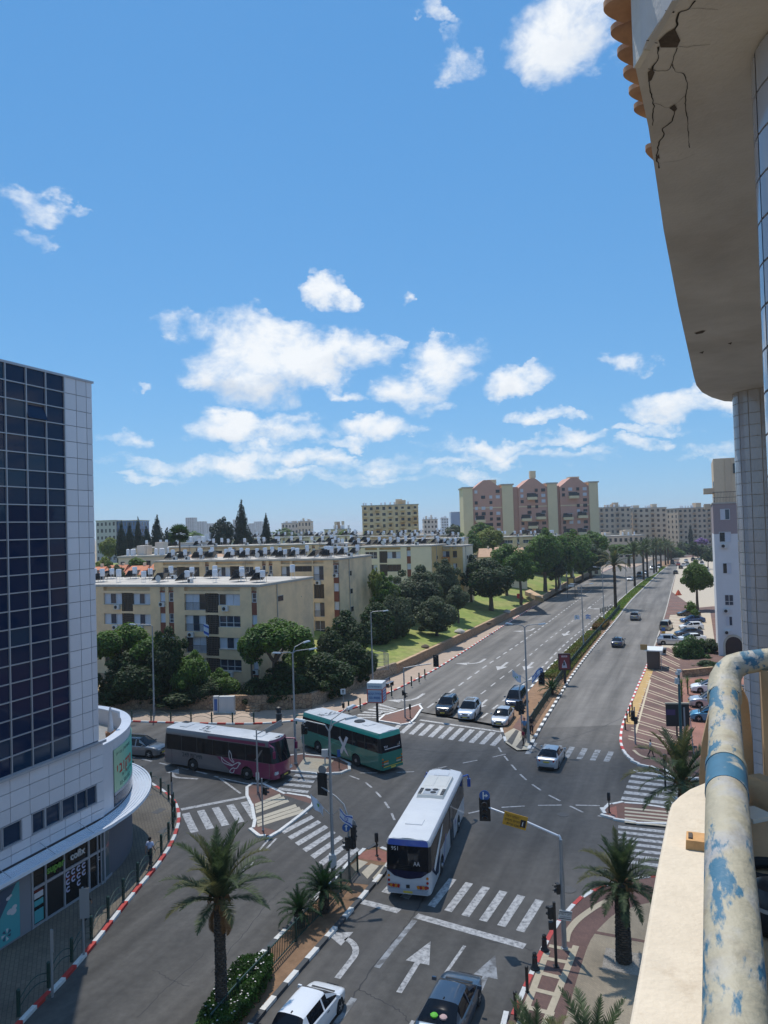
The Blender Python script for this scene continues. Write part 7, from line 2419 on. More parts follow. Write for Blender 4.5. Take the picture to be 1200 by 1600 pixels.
def date_palm(label, x, y, z0, h, r0=.28, scale=1.0, n=38, seed=1, group=None, dead=4, yellow=.12, joined=False, m_main=None, name='date_palm', emin=-20):
 r = random.Random(seed)
 root = empty(name, (x, y, z0), r.uniform(0, 6), label, 'palm', group)
 palm_trunk_mesh(h, r0, r0 * .82, seed).build('trunk', M_barkp, root)
 mm = m_main or LF_palm
 parts = []
 for k in range(n):
  f = k / n
  el = lerp(R(84), R(emin), f ** 1.2) + r.uniform(-.10, .10)
  az = k * 2.39996 + r.uniform(-.15, .15)
  kind = ('up' if f < .35 else 'mid' if f < .75 else 'low') + str(k % 2)
  m = LF_palmf if r.random() < yellow + (.25 if f > .8 else 0) else mm
  parts.append((frond(kind, m), az, el, scale * r.uniform(.85, 1.08) * (1 if f > .12 else .8), h + (.12 if f < .5 else -.1 - .15 * (f - .5))))
 for k in range(dead):
  parts.append((frond('low1', LF_dead), r.uniform(0, 6.28), R(-62) + r.uniform(-.2, .15), scale * r.uniform(.35, .6), h - .35))
 for me, az, el, sc, z in parts:
  o = obj('frond', me, root, (math.cos(az) * .10, math.sin(az) * .10, z))
  o.rotation_euler = (0, -el, az)
  o.scale = (sc,) * 3
 b = MB()
 for k in range(26):
  a = r.uniform(0, 6.28)
  d = Vector((math.cos(a), math.sin(a), 0))
  p = d * r0 * .7 + Vector((0, 0, h + r.uniform(-.25, .15)))
  b.tube([tuple(p), tuple(p + d * .22 + Vector((0, 0, .05))), tuple(p + d * .34 - Vector((0, 0, r.uniform(.1, .35))))], [.045, .04, .015], 5)
 b.build('leaf_bases', LF_dead, root)
 return root
p = G(347, 1592, .12)
date_palm('lone tall date palm rising from the hedge of the near median', p.x, p.y, .12, 5.05, .22, .96, 38, 5, dead=7, yellow=.22, emin=4)
p = G(975, 1503, KH)
date_palm('stout date palm in the square gravel pit on the right hand plaza', p.x, p.y, KH, 3.55, .32, .74, 52, 8, dead=3)
p = GD(1066, 1222, 41.0)
date_palm('date palm whose crown shows just behind the rounded end of the cream ledge', p.x, p.y, KH, p.z - KH, .26, 1.08, 30, 12, dead=2, yellow=.25)
p = GD(842, 1690, 22.5)
date_palm('date palm whose upright fronds poke up at the bottom edge beside the red kerb', p.x, p.y, KH, p.z - KH, .26, .66, 30, 15, dead=1, emin=25)
p = GD(930, 1690, 21.5)
date_palm('date palm of which only a frond tip shows at the bottom edge of the plaza', p.x, p.y, KH, p.z - KH, .26, .72, 30, 19, dead=1)
avp = [(962, 950, 876), (992, 916, 858), (1006, 906, 855), (1012, 902, 852), (1022, 895, 852), (1026, 894, 849), (1033, 888, 850), (1040, 883, 848), (1044, 881, 850), (1049, 878, 852)]
for k, (px, py, pc) in enumerate(avp):
 b0 = G(px, py, .12)
 top = GD(px, pc + 6, b0.y).z
 date_palm(('%s date palm from the junction along the avenue median' % ORD[k]), b0.x, b0.y, .12, top, .34, 1.45 if k == 0 else 1.5, 34 if k == 0 else 26, 60 + k, 'date palms along the avenue median', dead=2, yellow=.35 if k == 0 else .1)
c = GD(280, 836, 168)
wp = empty('fan_palm', (c.x, c.y, 5), 0, 'tall slim fan palm between the cypress clump and the white school', 'palm')
q = MB(); q.tube([(0, 0, 0), (.15, 0, (c.z - 5) * .5), (0, 0, c.z - 5)], [.28, .2, .18], 8); q.build('trunk', M_barkp, wp)
r = random.Random(4)
fan = MB()
for k in range(9):
 a = -1.2 + 2.4 * k / 8
 d = Vector((math.cos(a), math.sin(a), .0))
 fan.face([(0.5, 0, 0), tuple(Vector((.5, 0, 0)) + d * .7 + Vector((-d.y, d.x, 0)) * .12), tuple(Vector((.5, 0, -.15)) + d * 1.25), tuple(Vector((.5, 0, 0)) + d * .7 - Vector((-d.y, d.x, 0)) * .12)])
fan.tube([(0, 0, 0), (.55, 0, 0)], .02, 4)
fan_me = fan.mesh('fan_leaf', LF_dark)
for k in range(34):
 f = k / 34
 o = obj('fan_leaf', fan_me, wp, (0, 0, c.z - 5 + .1)); o.rotation_euler = (r.uniform(-.3, .3), -lerp(R(80), R(-50), f), k * 2.4); o.scale = (1.6,) * 3
# ------------------------------------------------------------------ cycads, hedge, ground cover
def cycad(label, x, y, z, s, n, h, seed, group=None):
 r = random.Random(seed)
 root = empty('cycad', (x, y, z), 0, label, 'cycad', group)
 palm_trunk_mesh(h, .24, .22, seed, 10).build('trunk', M_barkp, root)
 for k in range(n):
  f = k / n
  o = obj('frond', frond(('up' if f < .3 else 'mid') + str(k % 2), LF_cyc), root, (0, 0, h))
  o.rotation_euler = (0, -lerp(R(75), R(-5), f), k * 2.39996)
  o.scale = (s * r.uniform(.9, 1.1),) * 3
 return root
p = G(507, 1425, .12); cycad('larger cycad on the near median next to the grey lamp post box', p.x, p.y, .12, .52, 44, 1.05, 3)
p = G(468, 1448, .12); cycad('smaller cycad on the near median, left of the larger one', p.x, p.y, .12, .42, 36, .75, 4)
p = G(862, 1085, .12); cycad('cycad on the avenue median beside the green fence', p.x, p.y, .12, .55, 34, .5, 6)
def leaf_box(name, label, poly, h, m, n, size, cat, seed=1, z0=.12, flowers=None, kind=None):
 """clipped hedge: leaves packed into a slightly lumpy block over a ground polygon"""
 r = random.Random(seed)
 xs, ys = [p[0] for p in poly], [p[1] for p in poly]
 def inside(x, y):
  c = False
  for (x0, y0), (x1, y1) in zip(poly, poly[1:] + poly[:1]):
   if (y0 > y) != (y1 > y) and x < (x1 - x0) * (y - y0) / (y1 - y0) + x0:
    c = not c
  return c
 b, fl = MB(), MB()
 k = 0
 while k < n:
  x, y = r.uniform(min(xs), max(xs)), r.uniform(min(ys), max(ys))
  if not inside(x, y):
   continue
  k += 1
  top = h * (.78 + .28 * noise.noise(Vector((x * .9, y * .9, seed))) + .1)
  z = top * (1 - r.random() ** 2.2 * .95)
  leaf(b, Vector((x, y, z0 + z)), (rand_dir(r) + Vector((0, 0, .8))).normalized(), size * r.uniform(.6, 1.3), r)
  if flowers and r.random() < .004:
   leaf(fl, Vector((x, y, z0 + top + .02)), Vector((0, 0, 1)), .05, r, .9)
 if kind:
  o = b.build(name, m); tag(o, label, kind=kind); return o
 root = empty(name, (0, 0, 0), 0, label, cat)
 b.build('leaves', m, root)
 if flowers:
  fl.build('flowers', flowers, root)['kind'] = 'stuff'
 return root
hp = gs([(300, 1640), (322, 1597), (345, 1560), (366, 1535), (392, 1520), (412, 1514), (428, 1520), (424, 1540), (405, 1568), (370, 1612), (345, 1640)], .12)
leaf_box('hedge', 'dark flowering hedge round the foot of the lone palm on the near median', hp, .95, LF_hedge, 13000, .075, 'hedge', 2, flowers=M_pwhite)
def between(y0, y1, inset=.5):
 a = [p for p in ML if y0 <= p[1] <= y1]
 c = [p for p in MR if y0 <= p[1] <= y1]
 return [(x + inset, y) for x, y in a] + [(x - inset, y) for x, y in c[::-1]]
leaf_box('ground_cover', None, between(96, 138, .55), .55, LF_cover, 16000, .14, None, 5, kind='stuff')
leaf_box('flower_bed', None, between(138, 152, .6), .9, leaf_mat('bed_leaves', (.12, .14, .03), col2=(.20, .10, .05), clump=.5), 9000, .15, None, 6, kind='stuff')
mb_obj('median_lawn', lambda b: b.sheet(between(152, 330, .3), .135), M_lawn)
leaf_box('grass', None, between(152, 330, .4), .14, leaf_mat('grass_blades', (.10, .17, .025), col2=(.15, .19, .04), clump=.3), 9000, .2, None, 8, kind='stuff')
def spiky(label, px, py, s, h, seed, m=LF_mid):
 p = G(px, py, KH)
 r = random.Random(seed)
 root = empty('yucca', (p.x, p.y, KH), 0, label, 'yucca')
 q = MB(); q.tube([(0, 0, 0), (0, 0, h)], [.09, .06], 6); q.build('trunk', M_bark, root)
 b = MB()
 for k in range(70):
  a, e = r.uniform(0, 6.28), r.uniform(-.2, 1.45)
  d = Vector((math.cos(a) * math.cos(e), math.sin(a) * math.cos(e), math.sin(e)))
  o = Vector((0, 0, h * r.uniform(.35, 1.05)))
  w = d.cross(Vector((0, 0, 1))).normalized() * .035
  b.face([tuple(o - w), tuple(o + w), tuple(o + d * s)])
 b.build('leaves', m, root)
 return root
spiky('tall yucca in the brown planter beside the green post', 1066, 1105, .95, 2.6, 1)
spiky('shorter yucca behind the black notice board', 1058, 1150, .8, 1.9, 2)
spiky('yucca beside the dwarf brick wall near the parked coupe', 1075, 1085, .8, 1.7, 3)
# ================================================================== STREET FURNITURE
M_post = mat('lamp_post_grey', (0.30, 0.31, 0.32), 0.5, metal=.4, var=.12, vscale=2)
M_lampw = mat('lamp_head', (0.55, 0.57, 0.58), 0.4, var=.05)
M_armw = mat('signal_arm_white', (0.60, 0.62, 0.66), 0.4, metal=.2)
M_sigblk = mat('signal_black', (0.014, 0.015, 0.017), 0.5)
M_lensd = mat('signal_lens', (0.02, 0.012, 0.012), 0.15)
M_sblue = mat('sign_blue', (0.03, 0.10, 0.30), 0.4)
M_swhite = mat('sign_face_white', (0.60, 0.62, 0.62), 0.5)
M_sback = mat('sign_back_grey', (0.30, 0.31, 0.32), 0.5, metal=.4)
M_syel = mat('sign_yellow', (0.50, 0.27, 0.02), 0.5, var=.1)
def lamp_post(label, px, py, ptop, arms, z=KH, r=.11, group='street lamps'):
 """arms: list of (plan angle in degrees seen from above, length, rise)"""
 p = G(px, py, z)
 h = GD(px - (py - ptop) * .03, ptop, p.y).z - z
 t = empty('street_lamp', tuple(p), 0, label, 'street lamp', group)
 q = MB(); q.lathe([(r * 1.7, 0), (r * 1.7, .06), (r * 1.25, .10), (r * 1.2, 1.1), (r, 1.2), (r * .55, h)], 12); q.build('pole', M_post, t, smooth=40)
 q = MB(); q.box(r * 1.12, 0, .5, .03, .14, .45); q.build('access_door', M_sback, t)
 for ang, L, rise in arms:
  a = R(ang)
  d = Vector((math.cos(a), math.sin(a), 0))
  q = MB(); q.tube([(0, 0, h - .05), tuple(d * .25 + Vector((0, 0, h + rise * .6))), tuple(d * L + Vector((0, 0, h + rise)))], [.045, .04, .035], 8)
  ao = q.build('arm', M_post, t, smooth=40)
  q = MB(); q.T = Matrix.Translation(d * (L + .3) + Vector((0, 0, h + rise))) @ Matrix.Rotation(a, 4, 'Z') @ Matrix.Rotation(-.12, 4, 'Y')
  q.box(0, 0, -.05, .75, .26, .11, taper=.75); q.build('lamp_head', M_lampw, ao)
 t['h'] = h
 return t, h
RA = 180 + math.degrees(HEAD)
HDEG = math.degrees(HEAD)
LP = {}
LP['a'] = lamp_post('tall single arm lamp post in front of the dark trees at the far left', 241, 1116, 978, [(178, 2.0, .25)])
LP['b'] = lamp_post('three armed lamp post standing on the brick island beside the green bus', 462, 1193, 1020, [(195, 1.1, .1), (10, 1.5, .25), (40, 1.2, .8)], .12)
LP['c'] = lamp_post('lamp post with one arm to the right, on the path below the lawn', 583, 1080, 957, [(5, 1.6, .15)])
LP['d'] = lamp_post('nearest lamp post, with a grey box low on its pole and two flags', 521, 1381, 1142, [(165, 1.5, .55), (12, 1.0, .65), (50, 1.6, 1.0)], .13)
LP['e'] = lamp_post('double armed lamp post with two flags at the tip of the avenue median', 826, 1160, 980, [(155, 1.2, .3), (-10, 1.3, .3)], .13)
LP['f'] = lamp_post('second lamp post up the avenue median, with white flags', 912, 1012, 915, [(155, 1.2, .3), (-10, 1.3, .3)], .13)
LP['g'] = lamp_post('third lamp post up the avenue median, left of the first palm', 944, 972, 888, [(155, 1.2, .3), (-10, 1.3, .3)], .13)
LP['h'] = lamp_post('fourth lamp post, right of the first avenue palm', 979, 928, 868, [(155, 1.2, .3), (-10, 1.3, .3)], .13)
t, h = LP['d']
q = MB(); q.box(0, -.05, 1.0, .42, .34, .72); q.build('control_box', mat('box_grey', (.48, .50, .50), .5), t)
def flag(label, lamp, z, ang, L, H, design, droop=.35, seed=0):
 t, h = lamp
 p = t.location
 root = empty('flag', (p.x, p.y, p.z + z), R(ang), label, 'flag')
 q = MB(); q.tube([(0.08, 0, -.05), (.55, 0, .35)], .018, 6); q.build('staff', M_steel, root)
 r = random.Random(seed)
 nu, nv = 14, 8
 def P(u, v):
  x = .5 + u * L * .75
  y = .10 * math.sin(u * 7 + v * 2 + seed) * (.3 + u)
  zz = .32 - v * H + (u * L) * (.55 - droop * 1.6) + .07 * math.sin(u * 5 + seed)
  return (x, y, zz)
 groups = {}
 for i in range(nu):
  for j in range(nv):
   m = 'w'
   if design == 'stripes' and (j in (1, nv - 2)):
    m = 'b'
   q_ = groups.setdefault(m, MB())
   q_.face([P(i / nu, (j + 1) / nv), P((i + 1) / nu, (j + 1) / nv), P((i + 1) / nu, j / nv), P(i / nu, j / nv)])
 obj('cloth', merge_mesh(groups['w'], 'cloth', M_flagw, 80), root)
 if 'b' in groups:
  obj('blue_stripe', merge_mesh(groups['b'], 'blue_stripe', M_flagb, 80), root)
  for s, a0 in ((1, 0), (-1, math.pi)):
   q = MB()
   for k in range(3):
    a, c = a0 + R(90) + k * R(120), a0 + R(90) + (k + 1) * R(120)
    def S(rr, aa):
     u = .5 + rr * math.cos(aa) / L
     v = .5 - rr * math.sin(aa) / H
     x, y, zz = P(u, v)
     return (x, y - .012, zz)
    q.face([S(.17, a), S(.17, c), S(.13, c), S(.13, a)])
   q.build('star_outline', M_flagb, root)
 else:
  q = MB()
  c = P(.55, .55)
  q.face([(c[0] + .14 * math.cos(a), c[1] - .02, c[2] + .12 * math.sin(a)) for a in (k * math.pi / 5 for k in range(10))]); q.build('emblem', MATS['sign_green'], root)
 return root
flag('white flag with a small green emblem on the nearest lamp post', LP['d'], 4.0, 165, .95, .6, 'plain', -.2, 1)
flag('blue striped white flag hanging from the nearest lamp post', LP['d'], 4.0, -12, 1.0, .6, 'stripes', .62, 2)
flag('white flag on the left of the lamp post at the median tip', LP['e'], 5.9, 170, 1.05, .7, 'plain', .05, 3)
flag('blue striped flag on the right of the lamp post at the median tip', LP['e'], 5.9, -8, 1.05, .7, 'stripes', -.1, 4)
flag('white flag on the second lamp post of the avenue', LP['f'], 5.0, 170, 1.05, .7, 'plain', .4, 5)
flag('blue striped flag on the second lamp post of the avenue', LP['f'], 5.0, -8, 1.05, .7, 'stripes', .3, 6)
c = Vector((BLK1.matrix_world @ Vector((0, 0, 0)))) if False else None
q = empty('flag', tuple(GD(322, 985, 93.4)), 0, 'blue and white flag hanging from a balcony of the nearest block', 'flag')
b_ = MB(); b_.grid([[(x * .22 - .3, -.05 * (x % 2), 1.0 - z * .5 - x * .12) for x in range(4)] for z in range(4)], flip=True); b_.build('cloth', M_flagw, q)
b_ = MB(); b_.grid([[(x * .22 - .3, -.05 * (x % 2) - .02, .80 - z * .22 - x * .12) for x in range(4)] for z in range(2)], flip=True); b_.grid([[(x * .22 - .3, -.05 * (x % 2) - .02, .0 - z * .3 - x * .12) for x in range(4)] for z in range(2)], flip=True); b_.build('blue_stripe', M_flagb, q)
b_ = MB(); b_.tube([(-.35, .3, .7), (-.3, -.1, 1.15)], .02, 5); b_.build('staff', M_steel, q)
def signal_head(par, x, y, z, face, s=1.0, lenses=3, board=False):
 """black head; `face` is the plan heading its lenses look towards"""
 o = empty('signal_head', (x, y, z), face + R(90)) if False else None
 q = MB(); q.T = Matrix.Translation((x, y, z)) @ Matrix.Rotation(face + R(90), 4, 'Z')
 hh = .34 * lenses * s
 q.box(0, 0, -hh / 2, .34 * s, .22 * s, hh)
 if board:
  q.box(0, .03 * s, -hh / 2 - .08, .56 * s, .03, hh + .16)
 for k in range(lenses):
  zc = -hh / 2 + .17 * s + k * .34 * s
  for j in range(7):
   a = math.pi * j / 6
   b2 = math.pi * (j + 1) / 6
   if j < 6:
    c0, s0, c1, s1 = math.cos(a) * .14 * s, math.sin(a) * .14 * s, math.cos(b2) * .14 * s, math.sin(b2) * .14 * s
    q.face([(c0, -.11 * s, zc + s0), (c1, -.11 * s, zc + s1), (c1, -.32 * s, zc + s1 - .02), (c0, -.32 * s, zc + s0 - .02)])
 ho = q.build('signal_head', M_sigblk, par)
 q = MB(); q.T = Matrix.Translation((x, y, z)) @ Matrix.Rotation(face + R(90), 4, 'Z')
 for k in range(lenses):
  zc = -hh / 2 + .17 * s + k * .34 * s
  q.face([(.115 * s * math.cos(a), -.113 * s, zc + .115 * s * math.sin(a)) for a in (2 * math.pi * j / 12 for j in range(12))][::1])
 q.build('lens', M_lensd, ho)
 return ho
def disc_sign(par, x, y, z, face, r, m, arrow_=None, name='round_sign'):
 q = MB(); q.T = Matrix.Translation((x, y, z)) @ Matrix.Rotation(face + R(90), 4, 'Z')
 n = 20
 q.face([(r * math.cos(2 * math.pi * k / n), -.02, r * math.sin(2 * math.pi * k / n)) for k in range(n)])
 q.face([(r * math.cos(2 * math.pi * k / n), .0, r * math.sin(2 * math.pi * k / n)) for k in range(n)][::-1])
 for k in range(n):
  a, c = 2 * math.pi * k / n, 2 * math.pi * (k + 1) / n
  q.face([(r * math.cos(a), 0, r * math.sin(a)), (r * math.cos(c), 0, r * math.sin(c)), (r * math.cos(c), -.02, r * math.sin(c)), (r * math.cos(a), -.02, r * math.sin(a))])
 o = q.build(name, m, par)
 if arrow_:
  q = MB(); q.T = Matrix.Translation((x, y, z)) @ Matrix.Rotation(face + R(90), 4, 'Z')
  for poly in arrow_:
   q.face([(u * r, -.025, v * r) for u, v in poly])
  q.build('arrow', M_swhite, o)
 return o
AR_UP = [[(-.14, -.7), (.14, -.7), (.14, .25), (-.14, .25)], [(-.45, .2), (.45, .2), (0, .75)]]
AR_SPLIT = [[(-.35, -.7), (-.12, -.7), (-.12, .7), (-.35, .7)], [(-.12, -.1), (.25, -.1), (.25, .12), (-.12, .12)], [(.22, -.35), (.65, .02), (.22, .38)]]
p = G(546, 1374, .13)
t = empty('traffic_signal', tuple(p), 0, 'traffic signal with a curved grey arm reaching left over the near median tip', 'traffic signal')
def rp(px, py, d): return tuple(GD(px, py, d) - p)
q = MB(); q.tube([(0, 0, 0), rp(545, 1330, p.y), rp(544, 1284, p.y), rp(542, 1272, p.y + .1), rp(537, 1257, p.y + .4), rp(525, 1245, p.y + .8), rp(500, 1228, p.y + 1.5)], [.08, .07, .06, .055, .05, .05, .045], 10); q.build('mast', M_post, t, smooth=60)
e = rp(504, 1225, p.y + 1.5); away = HEAD
signal_head(t, e[0], e[1], e[2], away, 1.15, 3, True)
disc_sign(t, e[0], e[1], e[2] + .85, away, .27, M_sback)
e = rp(546, 1302, p.y)
for (dx, dz, f) in ((.24, .05, away), (-.1, -.45, away), (.22, -.55, R(150)), (-.15, -.62, R(200)), (.05, -.5, R(20))):
 signal_head(t, e[0] + dx, e[1] - .1, e[2] + dz, f, .85, 3 if dz > 0 else 2)
e = rp(541, 1293, p.y - .2); disc_sign(t, e[0], e[1], e[2], R(-90), .24, M_sblue, AR_UP)
e = rp(549, 1287, p.y); disc_sign(t, e[0], e[1], e[2], away, .28, M_sback)
p = G(882, 1482, KH)
t = empty('traffic_signal', tuple(p), 0, 'traffic signal with a long white arm and a yellow board over the right lane', 'traffic signal')
q = MB(); q.lathe([(.17, 0), (.17, .05), (.12, .08), (.115, 3.6), (.085, 3.75), (.08, rp(873, 1312, p.y)[2])], 14); q.build('mast', M_post, t, smooth=40)
zt_ = rp(873, 1312, p.y)
q = MB(); q.tube([(0, 0, zt_[2] - .15), (-.02, .02, zt_[2] + .1), rp(873, 1305, p.y + .1)], .055, 8); q.tube([rp(874, 1307, p.y + .1), rp(820, 1283, p.y + .9), rp(764, 1262, p.y + 2.0)], [.06, .055, .05], 10); q.build('arm', M_armw, t, smooth=60)
e = rp(757.5, 1265, p.y + 2.0); signal_head(t, *e, R(-100), 1.0, 3, True)
e2 = rp(757, 1243, p.y + 2.0); disc_sign(t, *e2, R(-95), .27, M_sblue, AR_SPLIT)
yb = rp(805, 1282, p.y + 1.0)
ang = math.atan2(rp(822, 1283, p.y + .85)[1] - rp(788, 1272, p.y + 1.45)[1], rp(822, 1283, p.y + .85)[0] - rp(788, 1272, p.y + 1.45)[0])
q = MB(); q.T = Matrix.Translation(yb) @ Matrix.Rotation(ang * .5, 4, 'Z') @ Matrix.Rotation(R(12), 4, 'Y'); q.box(0, -.07, -.31, 1.16, .03, .66); board = q.build('yellow_board', M_syel, t)
q = MB(); q.T = Matrix.Translation(yb) @ Matrix.Rotation(ang * .5, 4, 'Z') @ Matrix.Rotation(R(12), 4, 'Y'); q.box(.40, -.09, -.2, .26, .012, .36); q.build('dark_pictogram', M_sigblk, board)
for k, (tx, s) in enumerate((('הולכי רגל', .17), ('חוצים מימין', .17), ('האט וציית', .17))):
 o = text(tx, s, 'lettering', M_sigblk, board, tuple(Vector(yb) + Vector((-.14 + (.02 * k), -.092, .19 - k * .2 + .03))), (R(90), R(12), ang * .5), ext=.002)
q = MB(); q.T = Matrix.Translation(yb) @ Matrix.Rotation(ang * .5, 4, 'Z') @ Matrix.Rotation(R(12), 4, 'Y'); q.face([(.36, -.1, -.14), (.40, -.1, -.14), (.40, -.1, .1), (.36, -.1, .02)]); q.build('pictogram_arrow', M_swhite, board)
e = rp(876, 1388, p.y); signal_head(t, e[0] - .14, e[1], e[2], R(190), .7, 2); 
e = rp(882, 1428, p.y)
q = MB(); q.T = Matrix.Translation((e[0], e[1] - .14, e[2])) @ Matrix.Rotation(R(9), 4, 'Y'); q.box(0, 0, -.23, .62, .03, .46); sp = q.build('street_name_plate', M_swhite, t)
for dz, w in ((.14, .6), (-.17, .6)):
 q = MB(); q.T = Matrix.Translation((e[0], e[1] - .16, e[2])) @ Matrix.Rotation(R(9), 4, 'Y'); q.box(0, 0, dz, w, .008, .03); q.build('plate_border', M_sigblk, sp)
text('רחוב ירושלים', .12, 'lettering', M_sigblk, sp, (e[0], e[1] - .165, e[2] + .07), (R(90), R(9), 0), ext=.001)
text('RUE JERUSALEM', .07, 'lettering', M_sigblk, sp, (e[0], e[1] - .165, e[2] - .07), (R(90), R(9), 0), ext=.001)
p = G(869, 1510, KH)
t = empty('pedestrian_signal', tuple(p), 0, 'black pedestrian signal post beside the name plate on the near right corner', 'pedestrian signal')
q = MB(); q.box(0, 0, 0, .26, .26, .03); q.box(0, 0, .03, .12, .12, 2.9); q.build('post', M_sigblk, t)
signal_head(t, -.14, .02, 2.45, R(120), .8, 2, False); q = MB(); q.box(-.18, .0, 1.7, .2, .16, .34); q.build('push_button_box', M_sigblk, t)
p = G(633, 1121, .12)
t = empty('traffic_signal', tuple(p), 0, 'traffic signal with an arm reaching right over the waiting black car', 'traffic signal')
q = MB(); q.lathe([(.09, 0), (.07, rp(631, 1043, p.y)[2])], 10); q.tube([rp(631, 1044, p.y), rp(652, 1040, p.y), rp(674, 1037, p.y)], .06, 8); q.build('mast', M_post, t, smooth=50)
e = rp(681, 1033, p.y); signal_head(t, *e, R(-110), 1.1, 3, True)
e = rp(630, 1082, p.y); signal_head(t, e[0], e[1] - .15, e[2], R(-80), .8, 2); signal_head(t, e[0] + .2, e[1], e[2] - .3, R(0), .8, 2)
p = G(816, 1142, .13)
t = empty('traffic_signal', tuple(p), 0, 'traffic signal with a short right arm and blue round sign at the avenue median', 'traffic signal')
q = MB(); q.tube([(0, 0, 0), rp(813, 1100, p.y), rp(811, 1078, p.y), rp(813, 1070, p.y), rp(822, 1064, p.y), rp(843, 1060, p.y)], [.07, .06, .055, .05, .05, .045], 8); q.build('mast', M_post, t, smooth=60)
e = rp(846, 1060, p.y); signal_head(t, *e, R(-110), 1.1, 3, True)
e = rp(844.5, 1047, p.y); disc_sign(t, *e, R(-95), .27, M_sblue, AR_SPLIT)
e = rp(812, 1104, p.y)
for dx, dz, f in ((.16, .1, R(80)), (-.2, .05, R(60)), (0, -.3, R(-20)), (.25, -.25, R(20))):
 signal_head(t, e[0] + dx, e[1], e[2] + dz, f, .95, 3)
p = G(475, 1186, .12)
t = empty('traffic_signal', tuple(p), 0, 'short signal post in front of the green bus door', 'traffic signal')
q = MB(); q.lathe([(.08, 0), (.06, 3.2)], 10); q.build('mast', M_post, t, smooth=40)
signal_head(t, 0, -.1, 2.7, R(-40), .85, 3); signal_head(t, .2, .0, 2.5, R(60), .85, 2)
p = G(411, 1298, .12)
t = empty('traffic_signal', tuple(p), 0, 'slim signal post at the near corner of the striped triangular island', 'traffic signal')
q = MB(); q.lathe([(.09, 0), (.09, .1), (.055, .12), (.05, rp(409, 1216, p.y)[2])], 10); q.build('mast', M_post, t, smooth=40)
e = rp(415, 1236, p.y); signal_head(t, e[0], e[1], e[2], R(20), .75, 2); signal_head(t, e[0] - .1, e[1] + .15, e[2], R(140), .75, 2)
p = G(403, 1237, .12)
t = empty('camera_mast', tuple(p), 0, 'thin mast whose slanting arm carries a pale plate above the maroon coach front', 'mast')
q = MB(); q.lathe([(.09, 0), (.05, rp(402, 1140, p.y)[2])], 10); q.tube([rp(402, 1147, p.y), rp(440, 1125, p.y + .4)], .045, 8); q.build('pole', M_post, t, smooth=40)
pa, pb_ = rp(415, 1141, p.y + .1), rp(440, 1126, p.y + .4)
q = MB(); q.face([pa, pb_, tuple(Vector(pb_) + Vector((0, 0, -.42))), tuple(Vector(pa) + Vector((0, 0, -.28)))]); q.face([pa, tuple(Vector(pa) + Vector((0, .03, -.28))), tuple(Vector(pb_) + Vector((0, .03, -.42))), pb_]); q.build('pale_plate', M_sback, t)
q = MB(); q.box(0, -.02, .9, .26, .04, .6); q.build('round_plate', M_swhite, t)
p = G(993, 1163, KH)
t = empty('traffic_signal', tuple(p), 0, 'signal post with dark heads at the right edge of the far brown pavement', 'traffic signal')
q = MB(); q.lathe([(.08, 0), (.06, 3.4)], 10); q.build('mast', M_post, t, smooth=40)
signal_head(t, -.15, 0, 2.6, R(200), .9, 3); signal_head(t, .05, -.15, 2.2, R(-60), .9, 2)
p = G(1040, 1236, KH)
t = empty('traffic_signal', tuple(p), 0, 'dark signal head seen through palm fronds behind the ledge', 'traffic signal')
q = MB(); q.lathe([(.08, 0), (.06, 2.6)], 10); q.build('mast', M_sigblk, t, smooth=40)
signal_head(t, 0, -.1, 2.3, R(150), .9, 3)
def keep_sign(label, px, py, z, name='keep_side_bollard'):
 p = G(px, py, z)
 t = empty(name, tuple(p), 0, label, 'bollard sign')
 q = MB(); q.lathe([(.11, 0), (.11, .04), (.05, .06), (.05, 1.0)], 10); q.build('post', M_sigblk, t, smooth=40)
 q = MB(); q.lathe([(.10, .85), (.12, .9), (.12, 1.35), (.08, 1.42)], 12); q.build('head', M_sigblk, t, smooth=40)
 return t
keep_sign('dark keep side bollard on the red tip of the near median', 589, 1337, .13)
keep_sign('dark keep side bollard on the round island of the right arm', 952, 1270, .12)
keep_sign('small dark bollard on the slip road island', 641, 1121, .12)
p = G(530, 1200, .12)
t = empty('road_sign', tuple(p), 0, 'slim blue direction sign on the pointed island behind the nearest lamp post', 'sign')
q = MB(); q.lathe([(.04, 0), (.035, 1.5)], 8); q.build('post', M_sigblk, t)
q = MB(); q.box(0, -.04, .95, .28, .03, .62); q.build('blue_plate', M_sblue, t)
p = G(508, 1193, .12)
t = empty('utility_box', tuple(p), 0, 'small pale grey utility box on the pointed island', 'utility box')
q = MB(); q.box(0, 0, .0, .12, .12, .6); q.box(0, 0, .6, .55, .35, .62); q.build('cabinet', MATS['box_grey'], t)
p = G(590, 1131, .12)
t = empty('advertising_cube', tuple(p), R(-14), 'white advertising cube with a red frame on a black post beyond the green bus', 'advertising sign')
q = MB(); q.lathe([(.14, 0), (.12, 2.4)], 10); q.build('post', M_sigblk, t)
q = MB(); q.box(0, 0, 2.35, 1.62, 1.62, 2.05); cube_ = q.build('light_box', M_swhite, t)
for s, rz, face in ((1, 0, 'front'), (1, R(90), 'side')):
 q = MB(); q.T = Matrix.Rotation(rz, 4, 'Z')
 for u, w, z, h in ((-.78, .07, 2.38, 1.35), (.78, .07, 2.38, 1.35)):
  q.box(u, -.83, z, w, .03, h)
 q.box(0, -.828, 2.38, 1.6, .03, .07); q.box(0, -.828, 3.7, 1.6, .03, .07)
 q.build('red_frame', M_red, cube_)
 q = MB(); q.T = Matrix.Rotation(rz, 4, 'Z'); q.box(0, -.818, 2.5, 1.3, .01, 1.1); q.build('blue_print', mat('print_paleblue', (.40, .46, .58), .5), cube_)
